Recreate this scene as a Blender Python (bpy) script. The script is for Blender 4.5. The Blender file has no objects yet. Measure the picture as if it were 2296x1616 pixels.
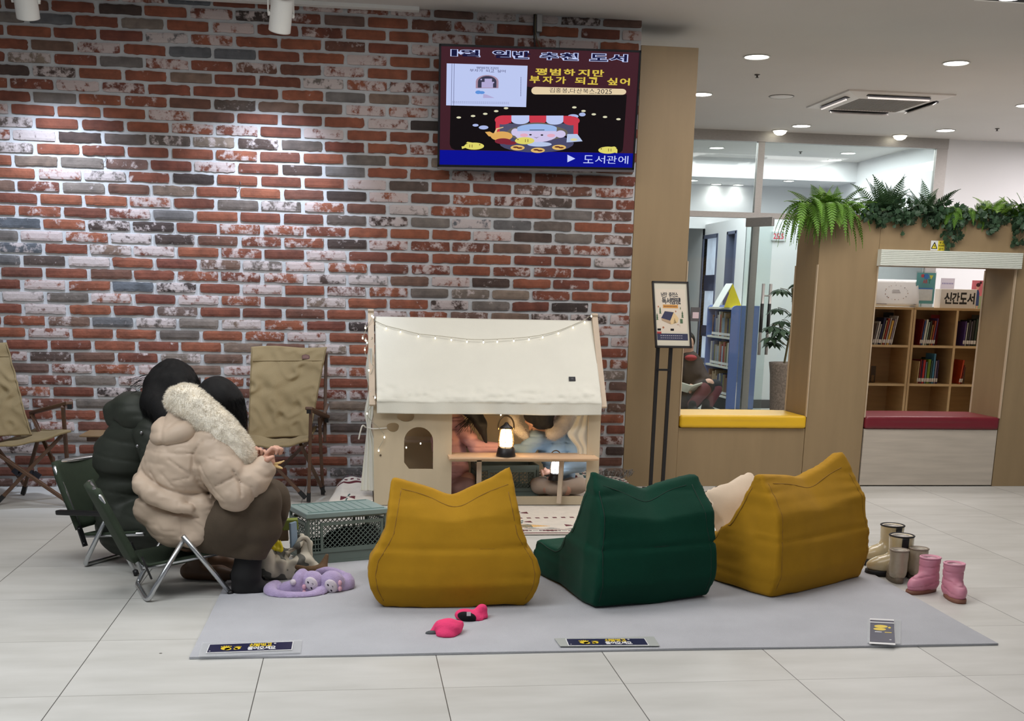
import bpy, math, random
import numpy as np
from mathutils import Vector, Matrix, Quaternion
PI = math.pi
SC = bpy.context.scene
COL = SC.collection

# ---------------------------------------------------------------- camera
CAMF, PPX, PPY = 2607.6, 1139.4, 1264.2          # focal length and optical axis in pixels of the 2296 x 1616 frame
PITCH, YAW, ROLL, CAMZ = -0.2267, 0.1339, 0.0213, 1.2461
_f = np.array([math.sin(YAW)*math.cos(PITCH), math.cos(YAW)*math.cos(PITCH), math.sin(PITCH)])
_r = np.array([math.cos(YAW), -math.sin(YAW), 0.0]); _u = np.cross(_r, _f)
CR = math.cos(ROLL)*_r + math.sin(ROLL)*_u
CU = -math.sin(ROLL)*_r + math.cos(ROLL)*_u
cam = bpy.data.objects.new('camera', bpy.data.cameras.new('camera')); COL.objects.link(cam)
cam.data.sensor_fit = 'HORIZONTAL'; cam.data.sensor_width = 36.0
cam.data.lens = 36.0*CAMF/2296
cam.data.shift_x = (1148-PPX)/2296; cam.data.shift_y = (PPY-808)/2296
cam.data.clip_start = .05; cam.data.clip_end = 100
cam.matrix_world = Matrix(((CR[0], CU[0], -_f[0], 0), (CR[1], CU[1], -_f[1], 0), (CR[2], CU[2], -_f[2], CAMZ), (0, 0, 0, 1)))
SC.camera = cam
def ray(u, v): return _f + CR*(u-PPX)/CAMF - CU*(v-PPY)/CAMF
def P(u, v, y):
    "point of the place seen at (u, v) and lying y metres in front of the camera"
    d = ray(u, v); return Vector((d[0]*y/d[1], y, CAMZ + d[2]*y/d[1]))
def G(u, v, z=0.0):
    "point seen at (u, v) and lying at height z"
    d = ray(u, v); k = (z-CAMZ)/d[2]; return Vector((d[0]*k, d[1]*k, z))

# ---------------------------------------------------------------- world, lights, exposure
SC.view_settings.view_transform = 'Standard'; SC.view_settings.look = 'None'
SC.view_settings.exposure = 0.0; SC.view_settings.gamma = 1.0; SC.view_settings.use_curve_mapping = False
w = bpy.data.worlds.new('hall_ambient_fill'); SC.world = w; w.use_nodes = True  # even ambient fill added all round, not daylight from a window
w.node_tree.nodes['Background'].inputs[0].default_value = (.80, .86, .95, 1)
w.node_tree.nodes['Background'].inputs[1].default_value = 0.17
def area(name, loc, size, power, col=(1, .97, .93), rot=(0, 0, 0), sy=None):
    l = bpy.data.lights.new(name, 'AREA'); l.energy = power; l.color = col; l.size = size
    if sy: l.shape = 'RECTANGLE'; l.size_y = sy
    o = bpy.data.objects.new(name, l); o.location = loc; o.rotation_euler = rot; COL.objects.link(o); return o
def spot(name, loc, target, power, angle, blend=.8, col=(1, .97, .94), r=.05, parent=None):
    l = bpy.data.lights.new(name, 'SPOT'); l.energy = power; l.color = col; l.spot_size = angle; l.spot_blend = blend; l.shadow_soft_size = r
    o = bpy.data.objects.new(name, l); o.location = loc
    o.rotation_euler = (Vector(target)-Vector(loc)).to_track_quat('-Z', 'Y').to_euler(); COL.objects.link(o); return o
# area lights added under the ceiling; the front ones stand for unseen downlights
area('ceiling_fill_light', (-1.5, 3.3, 2.9), 2.6, 84, (.94, .97, 1), sy=1.4)
area('ceiling_fill_light', (1.7, 3.3, 2.9), 2.0, 14, (1, .94, .90), sy=1.2)
area('ceiling_fill_light', (0.2, 5.6, 2.9), 3.2, 38, (1, .97, .94), sy=1.0)
area('ceiling_fill_light', (3.2, 6.2, 2.9), 2.4, 52, (1, .95, .93), sy=1.2)  # added fill for the floor and partition at the back right
area('ceiling_fill_light', (4.6, 9.6, 2.9), 2.4, 92, (1, .95, .93), sy=1.8)  # added fill over the hall behind the partition
area('ceiling_fill_light', (7.6, 10.4, 2.9), 1.6, 90, (1, .93, .93), sy=1.6)  # added fill to brighten the white wall on the right
area('ceiling_fill_light', (4.2, 13.25, 2.9), 3.4, 120, (.94, .98, 1), sy=1.9)  # added fill to brighten the reading room

# ---------------------------------------------------------------- small helpers
def lin(c):
    c = c/255.0
    return c/12.92 if c <= .04045 else ((c+.055)/1.055)**2.4
def rgb(*c):
    if len(c) == 1: c = c[0]
    return (lin(c[0]), lin(c[1]), lin(c[2]), 1)
MATS = {}
def mat(name, c, rough=.6, metal=0.0, var=.10, vscale=6.0, bump=0.0, bscale=60.0, emit=0.0, sheen=0.0, coat=0.0, stretch=None, spec=.5, trans=0.0, alpha=1.0, rvar=0.0):
    if name in MATS: return MATS[name]
    m = bpy.data.materials.new(name); m.use_nodes = True; nt = m.node_tree; N = nt.nodes; L = nt.links
    b = N['Principled BSDF']; col = rgb(c)
    b.inputs['Roughness'].default_value = rough; b.inputs['Metallic'].default_value = metal
    b.inputs['Specular IOR Level'].default_value = spec
    tc = N.new('ShaderNodeTexCoord'); src = tc.outputs['Object']
    if stretch:
        mp = N.new('ShaderNodeMapping'); mp.inputs['Scale'].default_value = stretch; L.new(src, mp.inputs[0]); src = mp.outputs[0]
    if var > 0:
        n = N.new('ShaderNodeTexNoise'); n.inputs['Scale'].default_value = vscale; n.inputs['Detail'].default_value = 5; L.new(src, n.inputs[0])
        r = N.new('ShaderNodeValToRGB'); L.new(n.outputs[0], r.inputs[0])
        r.color_ramp.elements[0].position = .3; r.color_ramp.elements[1].position = .7
        r.color_ramp.elements[0].color = tuple(x*(1-var) for x in col[:3])+(1,)
        r.color_ramp.elements[1].color = tuple(min(1, x*(1+var)) for x in col[:3])+(1,)
        L.new(r.outputs[0], b.inputs['Base Color'])
        if rvar:
            mr = N.new('ShaderNodeMapRange'); mr.inputs[3].default_value = rough-rvar; mr.inputs[4].default_value = rough+rvar
            L.new(n.outputs[0], mr.inputs[0]); L.new(mr.outputs[0], b.inputs['Roughness'])
    else: b.inputs['Base Color'].default_value = col
    if bump > 0:
        n2 = N.new('ShaderNodeTexNoise'); n2.inputs['Scale'].default_value = bscale; n2.inputs['Detail'].default_value = 4; L.new(src, n2.inputs[0])
        bp = N.new('ShaderNodeBump'); bp.inputs['Strength'].default_value = bump; bp.inputs['Distance'].default_value = .005
        L.new(n2.outputs[0], bp.inputs['Height']); L.new(bp.outputs[0], b.inputs['Normal'])
    if emit: b.inputs['Emission Color'].default_value = col; b.inputs['Emission Strength'].default_value = emit
    if sheen: b.inputs['Sheen Weight'].default_value = sheen; b.inputs['Sheen Roughness'].default_value = .4
    if coat: b.inputs['Coat Weight'].default_value = coat; b.inputs['Coat Roughness'].default_value = .08
    if trans: b.inputs['Transmission Weight'].default_value = trans
    if alpha < 1: b.inputs['Alpha'].default_value = alpha
    MATS[name] = m; return m
def screen_mat(name, c, e=1.0):
    if name in MATS: return MATS[name]
    m = mat(name, c, .25, var=0, emit=e, spec=.12); m.node_tree.nodes['Principled BSDF'].inputs['Base Color'].default_value = (.004, .004, .004, 1); return m

def wm(o):
    m = o.matrix_basis.copy()
    while o.parent: o = o.parent; m = o.matrix_basis @ m
    return m
def link(o, parent=None):
    COL.objects.link(o)
    if parent: o.parent = parent
    return o
def tag(o, label, cat, group=None, kind=None):
    o['label'] = label; o['category'] = cat
    if group: o['group'] = group
    if kind: o['kind'] = kind
    return o
def root(name, loc, label, cat, group=None, rz=0.0):
    o = bpy.data.objects.new(name, None); o.empty_display_size = .1; o.location = loc; o.rotation_euler = (0, 0, rz); link(o)
    return tag(o, label, cat, group)
def mesh_obj(name, V, F, m, parent=None, smooth=False, world=True):
    me = bpy.data.meshes.new(name)
    if world and parent is not None:
        W = np.array(wm(parent).inverted()); V = np.asarray(V, float).reshape(-1, 3); V = V @ W[:3, :3].T + W[:3, 3]
    me.from_pydata([tuple(map(float, v)) for v in V], [], [tuple(map(int, f)) for f in F])
    for mm in (m if isinstance(m, (list, tuple)) else [m]): me.materials.append(mm)
    if smooth: me.polygons.foreach_set('use_smooth', [True]*len(me.polygons))
    me.update()
    o = bpy.data.objects.new(name, me); link(o, parent); return o
def sub(o, n=1):
    md = o.modifiers.new('subdivision', 'SUBSURF'); md.levels = n; md.render_levels = n; return o
def bev(o, w=.004, n=2):
    md = o.modifiers.new('bevel', 'BEVEL'); md.width = w; md.segments = n; md.limit_method = 'ANGLE'; md.angle_limit = .6; return o
def smooth_angle(o, ang=.7):
    me = o.data; me.polygons.foreach_set('use_smooth', [True]*len(me.polygons))
    md = o.modifiers.new('edges', 'EDGE_SPLIT'); md.split_angle = ang; return o
class MB:
    def __init__(s): s.V = []; s.F = []
    def add(s, V, F):
        k = len(s.V); s.V += [tuple(v) for v in V]; s.F += [tuple(i+k for i in f) for f in F]; return s
    def box(s, x0, x1, y0, y1, z0, z1, M=None):
        V = [(x, y, z) for x in (x0, x1) for y in (y0, y1) for z in (z0, z1)]
        if M is not None: V = [M @ Vector(v) for v in V]
        return s.add(V, [(0, 1, 3, 2), (4, 6, 7, 5), (0, 4, 5, 1), (2, 3, 7, 6), (0, 2, 6, 4), (1, 5, 7, 3)])
    def bar(s, a, b, w, h=None, up=(0, 0, 1)):
        "rectangular bar from a to b, w wide and h thick"
        a = Vector(a); b = Vector(b); h = h or w; d = (b-a); L = d.length; d.normalize()
        x = d.cross(Vector(up)); x = x.normalized() if x.length > 1e-4 else Vector((1, 0, 0)); y = x.cross(d)
        M = Matrix.Translation(a) @ Matrix((x, d, y)).transposed().to_4x4()
        return s.box(-w/2, w/2, 0, L, -h/2, h/2, M)
    def tube(s, pts, r, n=10, cap=True, closed=False):
        pts = [Vector(p) for p in pts]; m = len(pts); rr = r if isinstance(r, (list, tuple)) else [r]*m
        V = []; F = []; prev = None
        for i, p in enumerate(pts):
            if closed: t = (pts[(i+1) % m]-pts[i-1])
            else: t = (pts[min(i+1, m-1)]-pts[max(i-1, 0)])
            t.normalize()
            if prev is None:
                x = t.cross(Vector((0, 0, 1)));
                if x.length < .05: x = t.cross(Vector((1, 0, 0)))
                x.normalize()
            else: x = (prev-t*prev.dot(t)).normalized()
            prev = x; y = t.cross(x)
            for k in range(n):
                a = 2*PI*k/n; V.append(p+x*(math.cos(a)*rr[i])+y*(math.sin(a)*rr[i]))
        for i in range(m if closed else m-1):
            j = (i+1) % m
            for k in range(n): F.append((i*n+k, i*n+(k+1) % n, j*n+(k+1) % n, j*n+k))
        if cap and not closed: F.append(tuple(range(n-1, -1, -1))); F.append(tuple((m-1)*n+k for k in range(n)))
        return s.add(V, F)
    def lathe(s, prof, c=(0, 0, 0), n=24, M=None):
        "profile of (radius, height)"
        V = []; F = []; m = len(prof)
        for r, z in prof:
            for k in range(n):
                a = 2*PI*k/n; V.append(Vector((c[0]+r*math.cos(a), c[1]+r*math.sin(a), c[2]+z)))
        for i in range(m-1):
            for k in range(n): F.append((i*n+k, i*n+(k+1) % n, (i+1)*n+(k+1) % n, (i+1)*n+k))
        if prof[0][0] > 1e-4: F.append(tuple(range(n-1, -1, -1)))
        if prof[-1][0] > 1e-4: F.append(tuple((m-1)*n+k for k in range(n)))
        if M is not None: V = [M @ v for v in V]
        return s.add(V, F)
    def prism(s, poly, fn, d0, d1):
        "polygon of (a, b), extruded from d0 to d1; fn(a, b, d) gives the point"
        n = len(poly); V = [fn(a, b, d0) for a, b in poly]+[fn(a, b, d1) for a, b in poly]
        return s.add(V, [tuple(range(n-1, -1, -1)), tuple(range(n, 2*n))]+[(i, (i+1) % n, n+(i+1) % n, n+i) for i in range(n)])
    def ell(s, c, r, n=16, m=10, M=None):
        V = []; F = []
        for i in range(m+1):
            t = PI*i/m
            for k in range(n):
                a = 2*PI*k/n; V.append(Vector((c[0]+r[0]*math.sin(t)*math.cos(a), c[1]+r[1]*math.sin(t)*math.sin(a), c[2]-r[2]*math.cos(t))))
        for i in range(m):
            for k in range(n): F.append((i*n+k, i*n+(k+1) % n, (i+1)*n+(k+1) % n, (i+1)*n+k))
        if M is not None: V = [M @ v for v in V]
        return s.add(V, F)
    def sheet(s, fn, nu, nv):
        "open grid surface fn(a, b), a and b in 0..1"
        V = [fn(i/nu, j/nv) for i in range(nu+1) for j in range(nv+1)]
        return s.add(V, [(i*(nv+1)+j, (i+1)*(nv+1)+j, (i+1)*(nv+1)+j+1, i*(nv+1)+j+1) for i in range(nu) for j in range(nv)])
    def build(s, name, m, parent=None, smooth=False, world=True): return mesh_obj(name, s.V, s.F, m, parent, smooth, world)
def holed(outer, holes, fn, d0, d1):
    "plate with holes (2D rings) as a mesh: triangulated through mathutils"
    from mathutils.geometry import tessellate_polygon
    rings = [[Vector((a, b, 0)) for a, b in r] for r in [outer]+holes]
    tris = tessellate_polygon(rings); flat = [p for r in rings for p in r]; n = len(flat)
    V = [fn(p.x, p.y, d0) for p in flat]+[fn(p.x, p.y, d1) for p in flat]
    F = [tuple(t) for t in tris]+[tuple(n+i for i in reversed(t)) for t in tris]; k = 0
    for r in rings:
        m = len(r); F += [(k+i, k+(i+1) % m, n+k+(i+1) % m, n+k+i) for i in range(m)]; k += m
    mb = MB(); mb.add(V, F); return mb
def lerp(a, b, t): return a+(b-a)*t
def spline(pts, n=8, closed=False):
    "Catmull-Rom through the points"
    pts = [Vector(p) for p in pts]; out = []; m = len(pts)
    for i in range(m if closed else m-1):
        p = [pts[(i+k) % m] if closed else pts[min(max(i+k, 0), m-1)] for k in (-1, 0, 1, 2)]
        for j in range(n):
            t = j/n
            out.append(.5*((2*p[1])+(-p[0]+p[2])*t+(2*p[0]-5*p[1]+4*p[2]-p[3])*t*t+(-p[0]+3*p[1]-3*p[2]+p[3])*t**3))
    if not closed: out.append(pts[-1])
    return out

# ---------------------------------------------------------------- rounded soft bodies: a distance field turned into one surface
def vnoise(p, seed=0):
    q = np.floor(p).astype(np.int64); f = p-q; f = f*f*(3-2*f)
    def h(dx, dy, dz):
        n = ((q[:, 0]+dx)*73856093) ^ ((q[:, 1]+dy)*19349663) ^ ((q[:, 2]+dz)*83492791) ^ (seed*2654435)
        n = (n ^ (n >> 13))*1274126177 & 0x7fffffff
        return (n % 100003)/100003.0
    r = 0
    for dx in (0, 1):
        for dy in (0, 1):
            for dz in (0, 1):
                r = r+h(dx, dy, dz)*(f[:, 0] if dx else 1-f[:, 0])*(f[:, 1] if dy else 1-f[:, 1])*(f[:, 2] if dz else 1-f[:, 2])
    return r*2-1
def smin(a, b, k):
    if k <= 0: return np.minimum(a, b)
    h = np.clip(.5+.5*(b-a)/k, 0, 1); return b+(a-b)*h-k*h*(1-h)
class Soft:
    def __init__(s, k=.03): s.items = []; s.k = k; s.disp = None
    def cap(s, a, b, ra, rb=None, k=None, sub=False, flat=None):
        s.items.append(('cap', np.array(a, float), np.array(b, float), ra, ra if rb is None else rb, s.k if k is None else k, sub, flat)); return s
    def chain(s, pts, rs, k=None):
        for i in range(len(pts)-1): s.cap(pts[i], pts[i+1], rs[i], rs[i+1], k)
        return s
    def ell(s, c, r, R=None, k=None, sub=False):
        s.items.append(('ell', np.array(c, float), np.array(r, float), None if R is None else np.array(R.to_3x3() if hasattr(R, 'to_3x3') else R), None, s.k if k is None else k, sub, None)); return s
    def plane(s, pt, n, k=0.0):
        "cut away everything on the side the normal points to"
        s.items.append(('pl', np.array(pt, float), np.array(Vector(n).normalized()), None, None, k, 'cut', None)); return s
    def rbox(s, c, h, r, R=None, k=None, sub=False):
        s.items.append(('box', np.array(c, float), np.array(h, float), None if R is None else np.array(R.to_3x3()), r, s.k if k is None else k, sub, None)); return s
    def fn(s, f, k=None, sub=False): s.items.append(('fn', f, None, None, None, s.k if k is None else k, sub, None)); return s
    def eval(s, p):
        D = None
        for t, A, B, C, E, k, sb, fl in s.items:
            if t == 'cap':
                ab = B-A; h = np.clip(((p-A)@ab)/max(ab@ab, 1e-12), 0, 1); q = p-A-h[:, None]*ab
                if fl is not None: q = q*np.array(fl)
                d = np.sqrt((q*q).sum(1))-(C+(E-C)*h)
            elif t == 'ell':
                q = p-A
                if C is not None: q = q@C
                k0 = np.sqrt(((q/B)**2).sum(1)); k1 = np.sqrt(((q/(B*B))**2).sum(1))+1e-9; d = k0*(k0-1)/k1
            elif t == 'box':
                q = p-A
                if C is not None: q = q@C
                q = np.abs(q)-B+E; d = np.sqrt((np.maximum(q, 0)**2).sum(1))+np.minimum(q.max(1), 0)-E
            elif t == 'pl': d = (p-A)@B
            else: d = A(p)
            if D is None: D = d
            elif sb == 'cut': D = -smin(-D, -d, k)
            elif sb: D = -smin(-D, d, k)
            else: D = smin(D, d, k)
        if s.disp is not None: D = D+s.disp(p)
        return D
    def bounds(s, pad=.02):
        lo = []; hi = []
        for t, A, B, C, E, k, sb, fl in s.items:
            if sb: continue
            if t == 'cap':
                r = max(C, E)*(1/min(fl) if fl is not None else 1); lo.append(np.minimum(A, B)-r); hi.append(np.maximum(A, B)+r)
            elif t in ('ell', 'box'):
                r = np.linalg.norm(B) if C is not None else B; lo.append(A-r); hi.append(A+r)
        return np.min(lo, 0)-pad, np.max(hi, 0)+pad
    def mesh(s, h=.008, lo=None, hi=None):
        if lo is None: lo, hi = s.bounds()
        lo = np.array(lo, float); hi = np.array(hi, float)
        n = np.ceil((hi-lo)/h).astype(int)+1
        # coarse pass, so that only cells near the surface are evaluated finely
        X = [lo[i]+h*np.arange(n[i]) for i in range(3)]
        D = np.empty(n, np.float64)
        for i in range(n[0]):
            g = np.stack(np.meshgrid([X[0][i]], X[1], X[2], indexing='ij'), -1).reshape(-1, 3)
            D[i] = s.eval(g).reshape(n[1], n[2])
        inn = D < 0
        c = [inn[dx:n[0]-1+dx, dy:n[1]-1+dy, dz:n[2]-1+dz] for dx in (0, 1) for dy in (0, 1) for dz in (0, 1)]
        cnt = sum(x.astype(np.int8) for x in c); act = (cnt > 0) & (cnt < 8)
        idx = -np.ones(act.shape, np.int64); ijk = np.argwhere(act); idx[act] = np.arange(len(ijk))
        acc = np.zeros((len(ijk), 3)); w_ = np.zeros(len(ijk))
        cor = [(0, 0, 0), (1, 0, 0), (0, 1, 0), (1, 1, 0), (0, 0, 1), (1, 0, 1), (0, 1, 1), (1, 1, 1)]
        for e in ((0, 1), (2, 3), (4, 5), (6, 7), (0, 2), (1, 3), (4, 6), (5, 7), (0, 4), (1, 5), (2, 6), (3, 7)):
            p0 = ijk+cor[e[0]]; p1 = ijk+cor[e[1]]
            d0 = D[tuple(p0.T)]; d1 = D[tuple(p1.T)]; m = (d0 < 0) != (d1 < 0)
            t = np.where(m, d0/np.where(m, d0-d1, 1), 0)[:, None]
            acc += np.where(m[:, None], p0+(p1-p0)*t, 0); w_ += m
        V = acc/w_[:, None]*h+lo; Q = []
        for ax in range(3):
            a1, a2 = (ax+1) % 3, (ax+2) % 3
            sl0 = [slice(None)]*3; sl1 = [slice(None)]*3; sl0[ax] = slice(0, -1); sl1[ax] = slice(1, None)
            A0 = inn[tuple(sl0)]; A1 = inn[tuple(sl1)]; e = np.argwhere(A0 != A1)
            e = e[(e[:, a1] > 0) & (e[:, a2] > 0) & (e[:, a1] < n[a1]-1) & (e[:, a2] < n[a2]-1)]
            o1 = np.zeros(3, int); o1[a1] = 1; o2 = np.zeros(3, int); o2[a2] = 1
            q = np.stack([idx[tuple((e-o1-o2).T)], idx[tuple((e-o2).T)], idx[tuple(e.T)], idx[tuple((e-o1).T)]], 1)
            fl = ~A0[tuple(e.T)]
            q[fl] = q[fl][:, ::-1]; Q.append(q)
        return V, np.concatenate(Q)
    def build(s, name, m, parent=None, h=.008, world=True, lo=None, hi=None):
        V, F = s.mesh(h, lo, hi); return mesh_obj(name, V, F, m, parent, True, world)

# ---------------------------------------------------------------- lettering and flat pictures
_TX = {}
def text_geo(body, bold=0.0):
    key = (body, bold)
    if key in _TX: return _TX[key]
    cu = bpy.data.curves.new('t', 'FONT'); cu.body = body; cu.offset = bold; cu.resolution_u = 3; cu.fill_mode = 'FRONT'
    o = bpy.data.objects.new('t', cu); COL.objects.link(o); bpy.context.view_layer.update()
    dg = bpy.context.evaluated_depsgraph_get(); me = bpy.data.meshes.new_from_object(o.evaluated_get(dg))
    V = [(v.co.x, v.co.y) for v in me.vertices]; F = [tuple(p.vertices) for p in me.polygons]
    bpy.data.objects.remove(o); bpy.data.curves.remove(cu); bpy.data.meshes.remove(me)
    _TX[key] = (V, F); return V, F
class Art:
    "flat picture on a surface: origin is the lower left corner, a and b run 0..1 across width and height"
    def __init__(s, o, ux, uy, parent, eps=.0006):
        s.o = Vector(o); s.ux = Vector(ux); s.uy = Vector(uy); s.n = s.ux.cross(s.uy).normalized(); s.parent = parent; s.eps = eps; s.lay = 0
    def pt(s, a, b, lay=None): return s.o+s.ux*a+s.uy*b+s.n*(s.eps*(s.lay if lay is None else lay))
    def poly(s, mb, pts):
        mb.add([s.pt(a, b) for a, b in pts], [tuple(range(len(pts)))])
    def rect(s, mb, a0, b0, a1, b1): s.poly(mb, [(a0, b0), (a1, b0), (a1, b1), (a0, b1)])
    def oval(s, mb, a, b, ra, rb, n=20, t0=0, t1=2*PI): s.poly(mb, [(a+ra*math.cos(t0+(t1-t0)*k/n), b+rb*math.sin(t0+(t1-t0)*k/n)) for k in range(n)])
    def text(s, mb, body, a0, b0, a1, b1, bold=0.0, fit=None):
        V, F = text_geo(body, bold); RV, _ = text_geo(body, 0.0) if fit is None else fit
        if not RV: return
        x0 = min(v[0] for v in RV); x1 = max(v[0] for v in RV); y0 = min(v[1] for v in RV); y1 = max(v[1] for v in RV)
        mb.add([s.pt(a0+(x-x0)/(x1-x0)*(a1-a0), b0+(y-y0)/(y1-y0)*(b1-b0)) for x, y in V], F)
    def chars(s, mb, body, a0, b0, a1, b1, bold=0.0, fill=.84, base=0.0):
        "lettering set one character at a time, evenly spaced"
        gw = lambda c: (lambda X: max(X)-min(X))([v[0] for v in text_geo(c, base)[0]]); hw = gw('가'); cw = lambda c: .5 if c == ' ' else min(1, gw(c)/hw+.10); w_ = sum(cw(c) for c in body); u0 = (a1-a0)/w_; a = a0
        for c in body:
            u = u0*cw(c)
            if c != ' ': s.text(mb, c, a+u*(1-fill)/2, b0, a+u*(1+fill)/2, b1 if c not in ',.' else lerp(b0, b1, .25), bold*(.45 if c in '1234567890' else 1), text_geo(c, base*(.45 if c in '1234567890' else 1)))
            a += u
    def done(s, mb, name, m, up=True):
        "keep the shapes of one colour; every picture becomes a single printed mesh at the end"
        if id(s) not in _ART: _ART[id(s)] = (s, [])
        _ART[id(s)][1].append((mb.V, mb.F, m))
        if up: s.lay += 1
_ART = {}
def flush_art():
    for s, L in _ART.values():
        ms = []; V = []; F = []; I = []
        for v, f, m in L:
            if m not in ms: ms.append(m)
            k = len(V); V += v; F += [tuple(i+k for i in q) for q in f]; I += [ms.index(m)]*len(f)
        o = mesh_obj(getattr(s, 'name', 'printed_picture'), V, F, ms, s.parent); o.data.polygons.foreach_set('material_index', I)
    _ART.clear()
# ---------------------------------------------------------------- the setting
WALL = 7.655; CEIL = 2.93; GL = 12.14
def struct(o): o['kind'] = 'structure'; return o
# floor: 600 mm tiles with thin joints
def floor_material():
    m = bpy.data.materials.new('porcelain_tile'); m.use_nodes = True; N = m.node_tree.nodes; L = m.node_tree.links; b = N['Principled BSDF']
    tc = N.new('ShaderNodeTexCoord'); sp = N.new('ShaderNodeSeparateXYZ'); L.new(tc.outputs['Object'], sp.inputs[0])
    def joint(out, off, w):
        a = N.new('ShaderNodeMath'); a.operation = 'SUBTRACT'; L.new(out, a.inputs[0]); a.inputs[1].default_value = off-600
        d = N.new('ShaderNodeMath'); d.operation = 'DIVIDE'; L.new(a.outputs[0], d.inputs[0]); d.inputs[1].default_value = .6
        f = N.new('ShaderNodeMath'); f.operation = 'FRACT'; L.new(d.outputs[0], f.inputs[0])
        c = N.new('ShaderNodeMath'); c.operation = 'PINGPONG'; L.new(f.outputs[0], c.inputs[0]); c.inputs[1].default_value = .5
        g = N.new('ShaderNodeMath'); g.operation = 'LESS_THAN'; L.new(c.outputs[0], g.inputs[0]); g.inputs[1].default_value = w/.6/2
        fl = N.new('ShaderNodeMath'); fl.operation = 'FLOOR'; L.new(d.outputs[0], fl.inputs[0]); return g, fl
    gx, ix = joint(sp.outputs[0], -.9205, .0032); gy, iy = joint(sp.outputs[1], 3.5889, .0026)
    cb = N.new('ShaderNodeCombineXYZ'); L.new(ix.outputs[0], cb.inputs[0]); L.new(iy.outputs[0], cb.inputs[1])
    wn = N.new('ShaderNodeTexWhiteNoise'); L.new(cb.outputs[0], wn.inputs[0])
    n = N.new('ShaderNodeTexNoise'); n.inputs['Scale'].default_value = 2.6; n.inputs['Detail'].default_value = 6
    mp = N.new('ShaderNodeMapping'); mp.inputs['Scale'].default_value = (1, 3.2, 1); L.new(tc.outputs['Object'], mp.inputs[0])
    ad = N.new('ShaderNodeVectorMath'); L.new(mp.outputs[0], ad.inputs[0])
    sc = N.new('ShaderNodeVectorMath'); sc.operation = 'SCALE'; L.new(wn.outputs['Color'], sc.inputs[0]); sc.inputs['Scale'].default_value = 40; L.new(sc.outputs[0], ad.inputs[1]); L.new(ad.outputs[0], n.inputs[0])
    r = N.new('ShaderNodeValToRGB'); L.new(n.outputs[0], r.inputs[0]); r.color_ramp.elements[0].position = .3; r.color_ramp.elements[1].position = .72
    r.color_ramp.elements[0].color = rgb(188, 187, 181); r.color_ramp.elements[1].color = rgb(204, 203, 198)
    sn = N.new('ShaderNodeTexNoise'); sn.inputs['Scale'].default_value = 9; L.new(tc.outputs['Object'], sn.inputs[0])
    v2 = N.new('ShaderNodeTexVoronoi'); v2.inputs['Scale'].default_value = 2.3; L.new(tc.outputs['Object'], v2.inputs[0])
    lt = N.new('ShaderNodeMath'); lt.operation = 'LESS_THAN'; L.new(v2.outputs['Distance'], lt.inputs[0]); lt.inputs[1].default_value = .014
    m0 = N.new('ShaderNodeMix'); m0.data_type = 'RGBA'; L.new(lt.outputs[0], m0.inputs[0]); L.new(r.outputs[0], m0.inputs[6]); m0.inputs[7].default_value = rgb(95, 92, 86)
    m1 = N.new('ShaderNodeMix'); m1.data_type = 'RGBA'; L.new(gy.outputs[0], m1.inputs[0]); L.new(m0.outputs[2], m1.inputs[6]); m1.inputs[7].default_value = rgb(128, 126, 120)
    m2 = N.new('ShaderNodeMix'); m2.data_type = 'RGBA'; L.new(gx.outputs[0], m2.inputs[0]); L.new(m1.outputs[2], m2.inputs[6]); m2.inputs[7].default_value = rgb(86, 84, 80)
    L.new(m2.outputs[2], b.inputs['Base Color']); b.inputs['Roughness'].default_value = .42; b.inputs['Specular IOR Level'].default_value = .4
    bp = N.new('ShaderNodeBump'); bp.inputs['Strength'].default_value = .25; bp.inputs['Distance'].default_value = .002
    iv = N.new('ShaderNodeMath'); iv.operation = 'MAXIMUM'; L.new(gx.outputs[0], iv.inputs[0]); L.new(gy.outputs[0], iv.inputs[1])
    i2 = N.new('ShaderNodeMath'); i2.operation = 'SUBTRACT'; i2.inputs[0].default_value = 1; L.new(iv.outputs[0], i2.inputs[1]); L.new(i2.outputs[0], bp.inputs['Height']); L.new(bp.outputs[0], b.inputs['Normal'])
    return m
mb = MB(); mb.box(-6, 10, -1.5, 19, -.1, 0); struct(mb.build('floor', floor_material()))
PLAST = mat('painted_plaster', (205, 202, 199), .75, var=.015, vscale=2)
WHITEW = mat('white_wall_paint', (226, 226, 228), .7, var=.012, vscale=2)
mb = MB(); mb.box(-6, 10, 2.2, 19, CEIL, CEIL+.12); struct(mb.build('ceiling', PLAST))

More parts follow.
